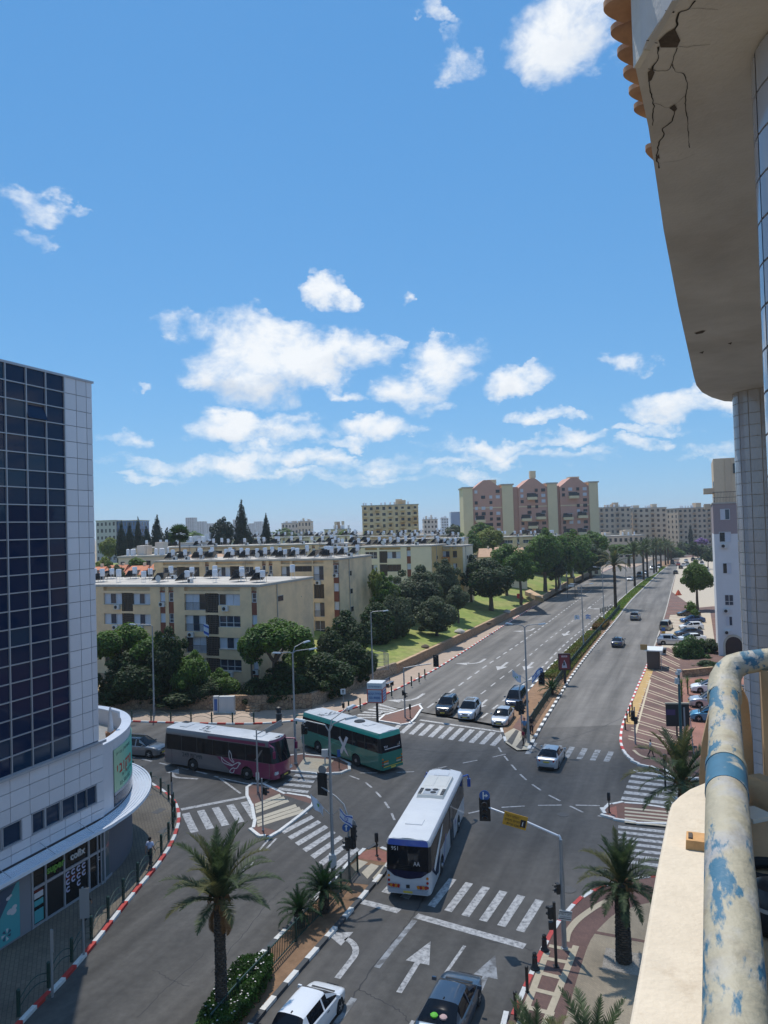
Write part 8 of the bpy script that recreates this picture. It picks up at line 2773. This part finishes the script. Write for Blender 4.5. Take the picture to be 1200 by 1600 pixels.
text('מכירה עכשיו', .34, 'lettering', M_sblue, cube_, (0, -.84, 3.32), (R(90), 0, 0)); text('03-9000', .36, 'lettering', M_sblue, cube_, (0, -.84, 2.88), (R(90), 0, 0)); text('הצומת שלכם', .24, 'lettering', M_sblue, cube_, (0, -.835, 4.05), (R(90), 0, 0))
for k in range(4):
 q = MB(); q.box(.835, 0, 2.6 + k * .28, .02, 1.1, .1); q.build('printed_line', M_sblue, cube_)
p = G(883, 1068, .13)
t = empty('poster_board', tuple(p), R(-6), 'dark red poster board on a thick black post on the avenue median', 'poster board')
t.scale = (.77, .77, .77)
q = MB(); q.box(0, 0, 0, .42, .2, 2.3); q.build('post', M_sigblk, t)
q = MB(); q.box(0, 0, 2.2, 2.0, .3, 2.75); bd = q.build('case', mat('case_maroon', (.05, .012, .016), .4), t)
q = MB(); q.box(0, -.155, 2.42, 1.62, .02, 2.3); q.build('poster', mat('poster_maroon', (.17, .02, .03), .4), bd)
q = MB(); q.box(.0, -.17, 4.35, .95, .012, .28); q.build('printed_label', mat('print_pink', (.50, .36, .38), .5), bd)
text('מבצע', .24, 'lettering', M_ink, bd, (0, -.18, 4.48), (R(90), 0, 0))
q = MB(); q.face([(-.45, -.17, 2.6), (.4, -.17, 2.6), (.3, -.17, 3.2), (-.02, -.17, 3.95), (-.4, -.17, 3.1)]); q.build('printed_figure', mat('print_lilac', (.42, .40, .46), .5), bd)
q = MB(); q.face([(-.25, -.175, 3.0), (.1, -.175, 3.0), (.02, -.175, 3.6), (-.08, -.175, 3.75), (-.2, -.175, 3.5)]); q.build('printed_figure', M_ink, bd)
p = G(893, 935, KH)
t = empty('bus_stop_board', tuple(p), R(-10), 'bus stop with a lit yellow poster panel beside the stone wall on the avenue', 'bus stop')
q = MB()
for x in (-1.0, 1.0):
 q.box(x, 0, 0, .12, .12, 3.0)
q.build('posts', M_sigblk, t)
q = MB(); q.box(0, 0, 3.0, 1.9, .35, 2.6); q.box(0, 0, 5.6, 2.1, .5, .15); bd = q.build('panel_case', M_sigblk, t)
q = MB(); q.box(0, -.18, 3.9, 1.3, .02, 1.5); q.build('poster', mat('poster_amber', (.52, .33, .08), .5), bd)
q = MB(); q.box(0, -.18, 3.15, 1.5, .02, .6); q.build('white_strip', M_swhite, bd)
q = MB(); q.lathe([(.05, 0), (.05, 2.6)], 8, 0, (1.9, -.3, 0)); q.box(1.9, -.3, 2.4, .7, .06, .7); q.build('stop_flag', M_sback, t)
p = G(1018, 1046, KH)
t = empty('bus_shelter', tuple(p), HEAD - R(90), 'small bus shelter with a pale roof on the right hand pavement', 'bus shelter')
q = MB(); q.box(.35, 1.6, 2.5, 2.3, 3.6, .14); q.build('roof', M_swhite, t)
q = MB(); q.box(1.0, 1.6, 0, .1, 3.2, 2.5); q.build('back_panel', mat('shelter_brown', (.06, .045, .04), .5), t)
q = MB(); q.box(.2, 0, 0, 1.5, .12, 2.5); q.build('side_panel', MATS['shelter_brown'], t)
for x, y in ((-.6, 3.2), (1.3, 0)):
 q = MB(); q.box(x, y, 0, .08, .08, 2.5); q.build('post', M_post, t)
q = MB(); q.box(.6, 1.7, .45, .4, 2.4, .05); q.build('seat', M_post, t)
q = MB(); q.box(-.9, .1, 2.62, .9, .08, .75); q.build('roof_sign', mat('sign_ochre', (.35, .22, .08), .5), t)
p = G(1037, 1003, KH)
t = empty('road_sign', tuple(p), 0, 'yellow and blue sign board on a post before the beige boxy car', 'sign')
q = MB(); q.lathe([(.05, 0), (.05, 2.0)], 8); q.build('post', M_post, t)
q = MB(); q.box(0, -.05, 1.0, .6, .04, .8); q.build('yellow_plate', M_syel, t)
q = MB(); q.box(0, -.05, 1.82, .6, .04, .6); q.build('blue_plate', M_sblue, t)
p = G(1036, 1023, KH)
t = empty('sandwich_board', tuple(p), .3, 'small white and black sandwich board on the pavement behind the bus shelter', 'sandwich board')
q = MB(); q.T = Matrix.Rotation(.2, 4, 'X'); q.box(0, -.15, 0, .8, .04, 1.2); q.T = Matrix.Rotation(-.2, 4, 'X'); q.box(0, .15, 0, .8, .04, 1.2); q.T = Matrix(); bo = q.build('boards', M_swhite, t)
q = MB(); q.T = Matrix.Rotation(.2, 4, 'X'); q.box(.05, -.175, .3, .5, .01, .6); q.build('print', M_sigblk, bo)
p = G(1060, 930, KH)
t = empty('construction_cone', tuple(p), .5, 'big orange plastic barrier standing alone on the right hand pavement', 'barrier')
q = MB(); q.box(0, 0, 0, 1.6, .9, .25); q.box(0, 0, .25, 1.4, .7, .75, taper=.55); q.box(0, 0, 1.0, .7, .35, .3, taper=.6); q.build('body', mat('barrier_orange', (.62, .09, .025), .6), t)
q = MB(); q.box(0, 0, 1.3, .2, .1, .18); q.build('lifting_lug', MATS['barrier_orange'], t)
p = G(1057, 1168, KH)
t = empty('notice_board', tuple(p), R(-8), 'wide black notice board on grey legs beside the yuccas', 'notice board')
q = MB(); q.box(0.2, 0, 1.9, 2.0, .12, 2.0); q.build('panel', M_sigblk, t)
q = MB(); q.box(.2, 0, 3.88, 2.1, .2, .12); q.build('cap', M_cream, t)
q = MB(); q.box(.75, -.1, .2, .14, .08, 3.4); q.build('grey_upright', M_post, t)
q = MB(); q.box(-.4, -.07, 2.9, .8, .01, .5); q.build('purple_print', mat('print_purple', (.06, .03, .10), .5), t)
p = G(1066, 1198, KH)
t = empty('signal_post', tuple(p), 0, 'tall dark green post with camera boxes on top on the right pavement', 'post')
hp_ = GD(1058, 1050, p.y).z - KH
q = MB(); q.lathe([(.14, 0), (.12, hp_ * .5), (.09, hp_)], 12); q.build('pole', mat('post_teal', (.03, .10, .11), .5), t, smooth=40)
for k, (dx, dz) in enumerate(((-.12, 0), (.0, .2), (-.2, -.5), (-.22, -.75))):
 q = MB(); q.box(dx, -.1, hp_ + dz - .2, .28, .3, .22); q.build('camera_box', MATS['box_grey'], t)
q = MB(); q.tube([(0, 0, hp_), (.7, .1, hp_ + .1)], .03, 6); q.build('arm', M_sigblk, t)
p = G(1086, 1192, KH)
t = empty('bent_post', tuple(p), 0, 'thin leaning grey post next to the brown planter bed', 'post')
q = MB(); q.tube([(0, 0, 0), (-.15, .05, 1.9), (-.22, .05, 3.6)], [.05, .045, .04], 8); q.build('pole', M_post, t)
p = G(1066, 1180, KH)
t = empty('planter_bed', tuple(p), HEAD - R(90), 'low brown brick planter bed with orange flowers beside the green post', 'planter')
q = MB()
for a in ((0, 0, 2.4, .22), (0, 1.6, 2.4, .22), (-1.1, .8, .22, 1.4), (1.1, .8, .22, 1.4)):
 q.box(a[0], a[1], 0, a[2], a[3], .42)
q.build('brick_border', M_brick_s, t)
q = MB(); q.box(0, .8, 0, 2.0, 1.4, .33); q.build('earth', M_soil, t)
r_ = random.Random(5); q = MB()
for k in range(500):
 leaf(q, Vector((r_.uniform(-.95, .95), .8 + r_.uniform(-.65, .65), .33 + r_.random() * .45)), rand_dir(r_), .08, r_)
q.build('plants', LF_mid, t)
q = MB()
for k in range(90):
 leaf(q, Vector((r_.uniform(-.95, .1), .8 + r_.uniform(-.65, .65), .5 + r_.random() * .4)), rand_dir(r_), .07, r_)
q.build('flowers', M_orange, t)['kind'] = 'stuff'
q0 = [G(x, y, KH) for x, y in ((1068, 1058), (1090, 1056), (1116, 1053))]
wall_run('garden_wall', [(p.x, p.y) for p in q0], .95, .25, M_rubble2, 'low reddish garden wall with a cream top behind the white coupe')
mb_obj('courtyard', lambda b: b.sheet(gs([(1062, 1062), (1200, 1050), (1200, 1215), (1075, 1178)], KH), KH + .006), bricktex(mat('courtyard_brick', (.3, .13, .09), .9), 1.0, (.30, .13, .09), (.25, .11, .08), (.2, .12, .09), .2, .1, .008))
mb_obj('parking_bay', lambda b: b.sheet(gs([(1033, 1012), (1047, 961), (1110, 957), (1118, 1012)], KH), KH + .006), mat('bay_concrete', (.42, .36, .28), .9, var=.12))
mb_obj('parking_strip', lambda b: b.sheet(gs([(1050, 925), (1062, 872), (1130, 868), (1140, 945), (1085, 950)], KH), KH + .005), mat('bay_concrete', (.4, .35, .28), .9))
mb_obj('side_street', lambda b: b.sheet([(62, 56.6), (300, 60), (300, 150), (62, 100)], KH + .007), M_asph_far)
def bollard(label, px, py, kind):
 p = G(px, py, KH)
 t = empty('bollard', tuple(p), 0, label, 'bollard', 'bollards along the right hand kerb')
 q = MB()
 if kind == 'cone':
  q.lathe([(.20, 0), (.20, .06), (.14, .12), (.11, .5), (.13, .55), (.09, .6), (.10, .72), (.03, .78)], 14)
 else:
  q.lathe([(.07, 0), (.07, 1.0), (.08, 1.02), (.08, 1.1), (.03, 1.14)], 12)
 q.build('post', M_sigblk, t, smooth=40)
 q = MB(); q.lathe([(.24 if kind == 'cone' else .1, 0), (.24 if kind == 'cone' else .1, .02)], 14); q.build('foot', M_sigblk, t)
for k, (px, py, kd) in enumerate(((851, 1485, 'cone'), (836, 1514, 'cone'), (824, 1550, 'post'), (806, 1592, 'post'))):
 bollard(('%s black bollard from the crossing along the kerb at lower right' % ORD[k]), px, py, kd)
for k, (px, py) in enumerate(((980, 1128), (984, 1120), (977, 1140), (988, 1112))):
 bollard(('%s black bollard of four on the far brown pavement corner' % ORD[k]), px, py, 'post')
def hoop_fence(label, line, off, spacing, y_ok, hpost=1.15, m=M_dgreen, group=None):
 pts = [q for q in polyline(line, spacing) if y_ok(q[0], q[1])]
 root = empty('railing_fence', (pts[0][0], pts[0][1], KH), 0, label, 'fence', group)
 ox, oy = pts[0][0], pts[0][1]
 P = [Vector((x - math.sin(a) * off - ox, y + math.cos(a) * off - oy, 0)) for x, y, a in pts]
 pm = MB(); pm.lathe([(.085, 0), (.085, hpost - .08), (.09, hpost - .05), (.05, hpost)], 10)
 pm = pm.mesh('post', m, 40)
 for p in P:
  obj('post', pm, root, tuple(p))
 for p, q_ in zip(P, P[1:]):
  d = q_ - p
  q = MB()
  for z0, rise in ((.62, .38), (.30, .32)):
   q.tube([tuple(p + d * (k / 8) + Vector((0, 0, z0 + rise * math.sin(math.pi * k / 8)))) for k in range(9)], .022, 6)
  q.build('rail', m, root, smooth=60)
 return root
hoop_fence('dark green hooped railing along the red and white kerb below the glass tower', LK, .35, 2.0, lambda x, y: 30 < y < 66 and x > -26)
hoop_fence('dark hooped railing along the kerb behind the maroon coach', NK, .45, 2.4, lambda x, y: -45 < x < -12.5, 1.05)
def bar_fence(label, pts, h, m, bar=.16, post=2.6, z=.12):
 root = empty('bar_fence', (pts[0][0], pts[0][1], z), 0, label, 'fence')
 o = Vector(pts[0])
 pm = MB(); pm.box(0, 0, 0, .09, .09, h + .12); pm = pm.mesh('post', m)
 q = MB()
 pl_ = polyline(pts, bar)
 for x, y, a in pl_:
  q.at(x - o.x, y - o.y, 0, a); q.box(0, 0, .1, .028, .028, h - .14)
 q.at()
 q.build('bars', m, root)['kind'] = 'stuff'
 for x, y, a in polyline(pts, post):
  obj('post', pm, root, (x - o.x, y - o.y, 0), a)
 for z_ in (h - .05, .12):
  q = MB(); q.tube([(p[0] - o.x, p[1] - o.y, z_) for p in pts], .035, 6); q.build('rail', m, root)
 return root
bar_fence('green bar fence along the near median from the crossing down to the hedge', smooth_line(gs([(559, 1362), (530, 1398), (500, 1432), (470, 1463), (420, 1519), (372, 1572), (330, 1625)], .12), 3), 1.05, M_dgreen)
bar_fence('long dark green fence along the right side of the avenue median', smooth_line([(MR[i][0] - 1.0, MR[i][1]) for i in range(0, len(MR), 3) if 71 < MR[i][1] < 175], 2), 1.15, M_dgreen, .14, 3.0)
bar_fence('short green fence on the lawn at the foot of the first avenue palm', gs([(938, 958), (948, 955), (958, 953)], .13), 1.0, M_dgreen, .2, 1.5)
p = G(349, 1116, KH)
t = empty('utility_cabinet', (p.x, 84.2, KH), R(-4), 'pale grey double door utility cabinet against the rubble wall', 'utility cabinet')
q = MB(); q.box(.3, 0, .12, 1.75, .55, 1.75); q.box(.3, 0, 0, 1.9, .65, .12); cab = q.build('cabinet', MATS['box_grey'], t)
for x in (-.12, .72):
 q = MB(); q.box(x, -.285, .2, .8, .02, 1.6); q.build('door', mat('door_grey', (.44, .46, .47), .5), cab)
q = MB(); q.box(-.95, 0, 0, .6, .5, 1.9); q.build('side_cabinet', MATS['door_grey'], t)
q = MB(); q.box(-.95, -.26, .3, .35, .02, 1.3); q.build('blue_edge', M_sblue, t)
t = empty('stone_steps', (-15.6, 84.6, KH), R(-3), 'flight of rough stone steps through the wall right of the cabinet', 'steps')
for k in range(6):
 q = MB(); q.box(0, k * .34 - .3, 0, 1.6, .36, .24 * (k + 1)); q.build('step', M_rubble2, t)
p = G(436, 1128, KH)
t = empty('kiosk_bin', tuple(p), 0, 'dark cylindrical bin with a black hood on the pavement behind the coach front', 'bin')
q = MB(); q.lathe([(.3, 0), (.32, .9), (.26, 1.0), (.26, 1.25), (.34, 1.3), (.28, 1.55), (.05, 1.65)], 14); q.build('body', M_sigblk, t, smooth=40)
q = MB(); q.lathe([(.33, .9), (.33, .96)], 14); q.build('band', M_post, t)
p = G(612, 1072, KH)
t = empty('bench', tuple(p), math.atan2(6.2, 3.6) + .1, 'blue grey bench on the path in front of the pale stone wall', 'bench')
M_bench = mat('bench_slat', (.12, .16, .22), .6)
for k in range(4):
 q = MB(); q.box(0, .1 + k * .13, .44, 1.9, .11, .04); q.build('slat', M_bench, t)
for k in range(3):
 q = MB(); q.box(0, .60 + k * .03, .58 + k * .13, 1.9, .035, .11); q.build('slat', M_bench, t)
for x in (-.75, .75):
 q = MB(); q.box(x, .3, 0, .08, .5, .44); q.box(x, .58, .4, .07, .06, .55); q.build('leg', M_sigblk, t)
for k, (px, py) in enumerate(((612, 1088), (643, 1072), (655, 1066), (664, 1060), (563, 1108), (545, 1112))):
 p = G(px, py, KH)
 t = empty('bollard', tuple(p), 0, ('dark green bollard right in front of the bench', 'second dark green bollard right of the bench', 'third dark green bollard right of the bench', 'fourth dark green bollard right of the bench', 'dark green bollard left of the white advertising cube', 'dark green bollard farthest left by the stone wall')[k], 'bollard', 'bollards by the stone wall')
 q = MB(); q.lathe([(.09, 0), (.09, 1.15), (.1, 1.18), (.05, 1.26)], 10); q.build('post', M_dgreen, t, smooth=40)
p = G(537, 1116, KH)
t = empty('road_sign', tuple(p), 0, 'white arrow sign over a dark box at the slip road crossing', 'sign')
q = MB(); q.lathe([(.04, 0), (.035, 2.8)], 8); q.build('post', M_post, t)
q = MB(); q.box(0, -.05, 2.2, .55, .03, .6); pl2 = q.build('plate', M_swhite, t)
q = MB(); q.face([(-.05, -.07, 2.3), (.05, -.07, 2.3), (.05, -.07, 2.55), (.15, -.07, 2.55), (0, -.07, 2.72), (-.15, -.07, 2.55), (-.05, -.07, 2.55)]); q.build('arrow', M_sigblk, pl2)
signal_head(t, 0, -.1, 1.0, R(-80), .8, 2)
c = GD(592, 1018, 99)
t = empty('wire_cage', (c.x, c.y, terrain_z(c.x, c.y)), R(15), 'square wire mesh cage on the slope beside the single lamp post', 'wire cage')
q = MB()
for x in (-1.3, 1.3):
 for y in (0, 2.4):
  q.tube([(x, y, 0), (x, y, 2.2)], .04, 5)
for z in (0.1, 1.1, 2.2):
 q.tube([(-1.3, 0, z), (1.3, 0, z), (1.3, 2.4, z), (-1.3, 2.4, z), (-1.3, 0, z)], .03, 5)
q.build('frame', M_post, t)
q = MB()
for k in range(18):
 x = -1.3 + 2.6 * k / 17
 q.tube([(x, 0, .1), (x, 0, 2.2)], .008, 3); q.tube([(1.3, 2.4 * k / 17, .1), (1.3, 2.4 * k / 17, 2.2)], .008, 3)
for k in range(14):
 z = .1 + 2.1 * k / 13
 q.tube([(-1.3, 0, z), (1.3, 0, z), (1.3, 2.4, z)], .008, 3)
q.build('wire_mesh', M_post, t)['kind'] = 'stuff'
def on_lawn(px, py, dist):
 c = GD(px, py, dist)
 return (c.x, c.y, terrain_z(c.x, c.y) - .03)
M_sculp = mat('sculpture_pale', (.42, .38, .34), .7, var=.15)
for k, (px, py, d, hh, lb) in enumerate(((875, 922, 206, 4.2, 'left slender pale sculpture on the lawn above the wall'), (886, 916, 208, 4.8, 'middle slender sculpture with a reddish top on the lawn'), (896, 912, 212, 5.2, 'right and tallest pale sculpture on the lawn'))):
 t = empty('sculpture', on_lawn(px, py, d), .3 * k, lb, 'sculpture')
 q = MB(); q.tube([(0, 0, 0), (.25, 0, hh * .35), (-.1, 0, hh * .7), (.15, 0, hh)], [.28, .2, .24, .1], 8); q.build('figure', M_sculp, t, smooth=50)
 q = MB(); q.tube([(0.05, 0, hh * .62), (.7, .1, hh * .5), (.9, .1, hh * .3)], [.14, .1, .06], 6); q.build('limb', M_sculp, t, smooth=50)
 q = MB(); q.box(0, 0, -.1, .9, .9, .3); q.build('plinth', M_conc, t)
for k, (px, py, d, s, lb) in enumerate(((718, 988, 131, .9, 'pale boulder on the lawn near the stone wall'), (792, 946, 160, .8, 'pale boulder in the shade of the big dark broad tree'), (765, 1002, 140, .5, 'small dark rock beside the wall on the lawn'), (665, 1030, 116, .6, 'dark stump on the lawn corner above the arm signal'))):
 t = on_lawn(px, py, d)
 q = MB(); q.ball((0, 0, s * .3), s, 9, 6, .55)
 rr = random.Random(k)
 q.v = [(x * rr.uniform(.8, 1.2), y * rr.uniform(.8, 1.2), z * rr.uniform(.85, 1.15)) for x, y, z in q.v]
 o = q.build('boulder', M_conc if k < 2 else M_bark, None, smooth=50, loc=t); tag(o, lb, 'boulder')
t = empty('red_seat', on_lawn(812, 918, 184), 0, 'small red play seat on the lawn right of the knobbly tree', 'play seat')
q = MB(); q.box(0, 0, 0, 1.6, 1.0, .5, taper=.9); q.build('base', M_red, t); q = MB(); q.box(0, .4, .5, 1.4, .2, .7); q.build('back', M_red, t)
q = MB(); q.prism(gs([(828, 922), (845, 931), (850, 936), (838, 933), (820, 925)], 3.4), 2.6, 3.62); q.build('stone_edging', M_coping)['kind'] = 'structure'
for k, (px, py, ptop, lb) in enumerate(((82, 1558, 1452, 'leaning grey post with a narrow plate, nearest on the left pavement'), (131, 1492, 1386, 'grey sign post with a tall back plate outside the shop doorway'), (269, 1276, 1206, 'dark sign pole at the rounded corner of the left pavement'))):
 p = G(px, py, KH)
 h = GD(px, ptop, p.y).z - KH
 t = empty('sign_post', tuple(p), R(15), lb, 'sign post')
 q = MB(); q.lathe([(.06, 0), (.05, h)], 8); q.build('pole', M_sback if k < 2 else M_sigblk, t)
 w = (.12, .45, .12)[k]
 q = MB(); q.box(.08 if k == 1 else .03, -.05, h - (1.0, 1.5, 1.6)[k], w, .03, (1.0, 1.45, .9)[k]); q.build('plate', M_sback, t)
p = G(30, 1575, KH)
# ================================================================== PEOPLE
def skin_mesh(name, nodes, edges, m, sub=2, root=0):
 """continuous body grown over a skeleton of joints with radii"""
 me = bpy.data.meshes.new(name + '_rig')
 me.from_pydata([n[0] for n in nodes], edges, [])
 o = bpy.data.objects.new(name + '_rig', me)
 COL.objects.link(o)
 sk = o.modifiers.new('s', 'SKIN')
 for i, n in enumerate(nodes):
  rr = n[1] if isinstance(n[1], tuple) else (n[1], n[1])
  me.skin_vertices[0].data[i].radius = rr
  me.skin_vertices[0].data[i].use_root = (i == root)
 sb = o.modifiers.new('d', 'SUBSURF'); sb.levels = sub
 dg = bpy.context.evaluated_depsgraph_get()
 out = bpy.data.meshes.new_from_object(o.evaluated_get(dg))
 bpy.data.objects.remove(o); bpy.data.meshes.remove(me)
 out.materials.clear(); out.materials.append(m)
 out.polygons.foreach_set('use_smooth', [True] * len(out.polygons))
 out.name = name
 return out
M_skin = mat('skin', (.36, .20, .13), .6)
M_hair = mat('hair_dark', (.012, .009, .008), .7)
def person(label, loc, face, h, shirt, trousers, stride=.2, arm=.25, shoes=M_sigblk, sleeve=.55, bag=None):
 """standing or walking figure; local +y is forward"""
 s = h / 1.75
 root = empty('person', loc, face - R(90), label, 'person')
 def v(x, y, z): return (x * s, y * s, z * s)
 def hand(ns, es, wrist, pt, side):
  """palm, four unequal fingers and a thumb"""
  i0 = wrist
  w = Vector(ns[wrist][0])
  palm = w + Vector((0, .01, -.07)) * s
  ns.append((tuple(palm), (.030 * s, .022 * s))); pi = len(ns) - 1; es.append((i0, pi))
  for k, (off, L) in enumerate(((-.027, .062), (-.009, .072), (.009, .068), (.027, .052))):
   a = palm + Vector((side * .004, off, -.03)) * s
   b_ = a + Vector((-side * .006, .004, -L * .5)) * s
   c_ = b_ + Vector((-side * .012, .006, -L * .5)) * s
   ns += [(tuple(a), .0095 * s), (tuple(b_), .009 * s), (tuple(c_), .008 * s)]
   n = len(ns)
   es += [(pi, n - 3), (n - 3, n - 2), (n - 2, n - 1)]
  a = palm + Vector((0, .035, .01)) * s
  b_ = a + Vector((-side * .01, .022, -.03)) * s
  ns += [(tuple(a), .011 * s), (tuple(b_), .0095 * s)]
  es += [(pi, len(ns) - 2), (len(ns) - 2, len(ns) - 1)]
 N_, E_ = [], []
 def add(p, r, par=None):
  N_.append((v(*p), (r[0] * s, r[1] * s) if isinstance(r, tuple) else r * s))
  if par is not None:
   E_.append((par, len(N_) - 1))
  return len(N_) - 1
 pel = add((0, 0, .95), (.145, .105))
 wst = add((0, 0, 1.10), (.130, .095), pel)
 cst = add((0, .01, 1.30), (.150, .105), wst)
 nck0 = add((0, 0, 1.46), (.075, .070), cst)
 nck = add((0, .01, 1.53), (.052, .055), nck0)
 hd = add((0, .03, 1.62), (.072, .088), nck)
 tp = add((0, .02, 1.70), (.062, .078), hd)
 for sd in (-1, 1):
  sw = arm * sd
  sh = add((sd * .17, 0, 1.42), .062, cst)
  el = add((sd * .225, -.03 + sw * .25, 1.14), .045, sh)
  wr = add((sd * .235, .04 + sw * .8, .91), .030, el)
  hand(N_, E_, wr, None, sd)
  st = -stride * sd
  hp = add((sd * .085, 0, .90), .095, pel)
  kn = add((sd * .09, st * .6 + .03, .49), .062, hp)
  an = add((sd * .09, st * 1.15 - (.05 if st < 0 else 0), .10 + (.05 if st < 0 else 0)), .042, kn)
  add((sd * .10, st * 1.15 + .14 - (.05 if st < 0 else 0), .035), .036, an)
 obj('body', skin_mesh('body', N_, E_, M_skin, 1), root)
 N_, E_ = [], []
 pel = add((0, 0, .97), (.158, .118)); wst = add((0, 0, 1.12), (.148, .112), pel); cst = add((0, .01, 1.30), (.170, .122), wst); nk = add((0, 0, 1.45), (.090, .085), cst)
 for sd in (-1, 1):
  sw = arm * sd
  sh = add((sd * .175, 0, 1.42), .078, cst)
  e0 = Vector((sd * .225, -.03 + sw * .25, 1.14))
  if sleeve < 1:
   p = Vector((sd * .17, 0, 1.42)).lerp(e0, sleeve + .2); add(tuple(p), .064, sh)
  else:
   el = add(tuple(e0), .056, sh); add((sd * .235, .04 + sw * .72, .95), .042, el)
 obj('shirt', skin_mesh('shirt', N_, E_, shirt, 1), root)
 N_, E_ = [], []
 pel = add((0, 0, .98), (.152, .114)); cr = add((0, 0, .90), (.150, .112), pel)
 for sd in (-1, 1):
  st = -stride * sd
  hp = add((sd * .088, 0, .84), .104, cr)
  kn = add((sd * .092, st * .6 + .03, .49), .076, hp)
  add((sd * .092, st * 1.1 - (.05 if st < 0 else 0), .12 + (.05 if st < 0 else 0)), .062, kn)
 obj('trousers', skin_mesh('trousers', N_, E_, trousers, 1), root)
 for sd in (-1, 1):
  st = -stride * sd
  q = MB(); q.at(sd * .10 * s, (st * 1.15 + .07 - (.05 if st < 0 else 0)) * s, (.0 + (.04 if st < 0 else 0)) * s); q.box(0, 0, 0, .10 * s, .28 * s, .075 * s, taper=.8); q.build('shoe', shoes, root)
 q = MB(); q.ball(v(0, .012, 1.675), .100 * s, 12, 8, 1.02)
 q.v = [(x, min(y, (.05 if z > 1.70 * s else .03 - (1.70 * s - z) * 1.2) * 1.0), max(z, 1.60 * s)) for x, y, z in q.v]
 q.build('hair', M_hair, root, smooth=60)
 q = MB()
 for sx in (-.030, .030):
  q.ball(v(sx, .113, 1.635), .010 * s, 6, 4)
 q.build('eyes', M_hair, root)
 q = MB(); q.face([v(-.012, .115, 1.60), v(.012, .115, 1.60), v(0, .137, 1.605), v(0, .115, 1.64)]); q.box(0, .113 * s, 1.565 * s, .045 * s, .012 * s, .010 * s); q.build('nose_and_mouth', mat('lip_skin', (.30, .13, .10), .6), root)
 for sx in (-.075, .075):
  q = MB(); q.ball(v(sx, .02, 1.625), .022 * s, 8, 5, 1.4); q.build('ear', M_skin, root, smooth=60)
 return root
C_ltblue = mat('cloth_light_blue', (.50, .55, .72), .85); C_white = mat('cloth_white', (.62, .62, .64), .85); C_navyc = mat('cloth_navy', (.014, .016, .024), .85); C_dark = mat('cloth_dark', (.02, .02, .023), .85); C_blue = mat('cloth_blue', (.10, .20, .36), .85); C_red = mat('cloth_red', (.30, .03, .05), .85)
p = G(235, 1353, KH); person('man in a pale blue shirt and dark trousers walking away along the left pavement', tuple(p), R(78), 1.76, C_ltblue, C_navyc, .20, .2)
p = G(1017, 1182, KH); person('boy in a white shirt and dark trousers walking across the far brown pavement', tuple(p), R(-20), 1.45, C_white, C_navyc, .22, .3)
p = G(820, 1151, .14); person('man in a blue shirt standing at the tip of the avenue median', tuple(p), R(-120), 1.78, C_blue, C_dark, .05, .1)
p = G(831, 1147, .14); person('person in black standing at the median tip beside the man in blue', tuple(p), R(-100), 1.75, C_dark, C_dark, .05, .1)
p = G(818, 1164, .14); person('person with a dark bag waiting in front of the two others at the median tip', tuple(p), R(-150), 1.45, C_red, C_dark, .08, .1)
p = G(134, 1436, KH); person('person in dark clothes walking past the shop window under the canopy', tuple(p), R(70), 1.72, C_dark, C_navyc, .2, .2, sleeve=1.2)
# ================================================================== AIR
hz = MB()
hz.box(0, 4350, -8, 12400, 9700, 103)
hm = bpy.data.materials.new('haze')
hm.use_nodes = True
hn = hm.node_tree
for n in list(hn.nodes):
 hn.nodes.remove(n)
pv = hn.nodes.new('ShaderNodeVolumePrincipled')
pv.inputs['Color'].default_value = (0.86, 0.93, 1.0, 1)
pv.inputs['Density'].default_value = 0.00020
pv.inputs['Anisotropy'].default_value = 0.3
ho = hn.nodes.new('ShaderNodeOutputMaterial')
hn.links.new(pv.outputs[0], ho.inputs['Volume'])
tag(hz.build('haze', hm), kind='stuff')
cmat = bpy.data.materials.new('cloud')
cmat.use_nodes = True
cn = cmat.node_tree
cb = cn.nodes['Principled BSDF']
cb.inputs['Base Color'].default_value = (.95, .95, .95, 1)
cb.inputs['Roughness'].default_value = 1.0
ct = cn.nodes.new('ShaderNodeBsdfTransparent')
cx = cn.nodes.new('ShaderNodeMixShader')
cx.inputs[0].default_value = 0.12
cn.links.new(ct.outputs[0], cx.inputs[1]); cn.links.new(cb.outputs[0], cx.inputs[2])
cn.links.new(cx.outputs[0], cn.nodes['Material Output'].inputs['Surface'])
HC = 700.0
off = Vector((-sun_dir.x, -sun_dir.y)) / sun_dir.z
rc = random.Random(14)
cl = MB()
def puff(x, y, r, dz=0):
 p = Vector((x, y)) - off * (HC + dz)
 cl.ball((p.x, p.y, HC + dz), r, 14, 8, .45)
for x, y, r in ((-34, 62, 24), (-8, 48, 25), (14, 40, 20), (-30, 40, 22), (2, 60, 14), (20, 54, 13), (-55, 55, 22)):
 puff(x, y, r, rc.uniform(-3, 3))
for k in range(26):
 a = rc.uniform(0, 6.28)
 puff(-14 + 44 * math.cos(a), 49 + 21 * math.sin(a), rc.uniform(5, 10), rc.uniform(-6, 6))
tag(cl.build('clouds', cmat, None, smooth='all'), kind='stuff')  # unseen puffs added above the frame to dim the sun over the junction
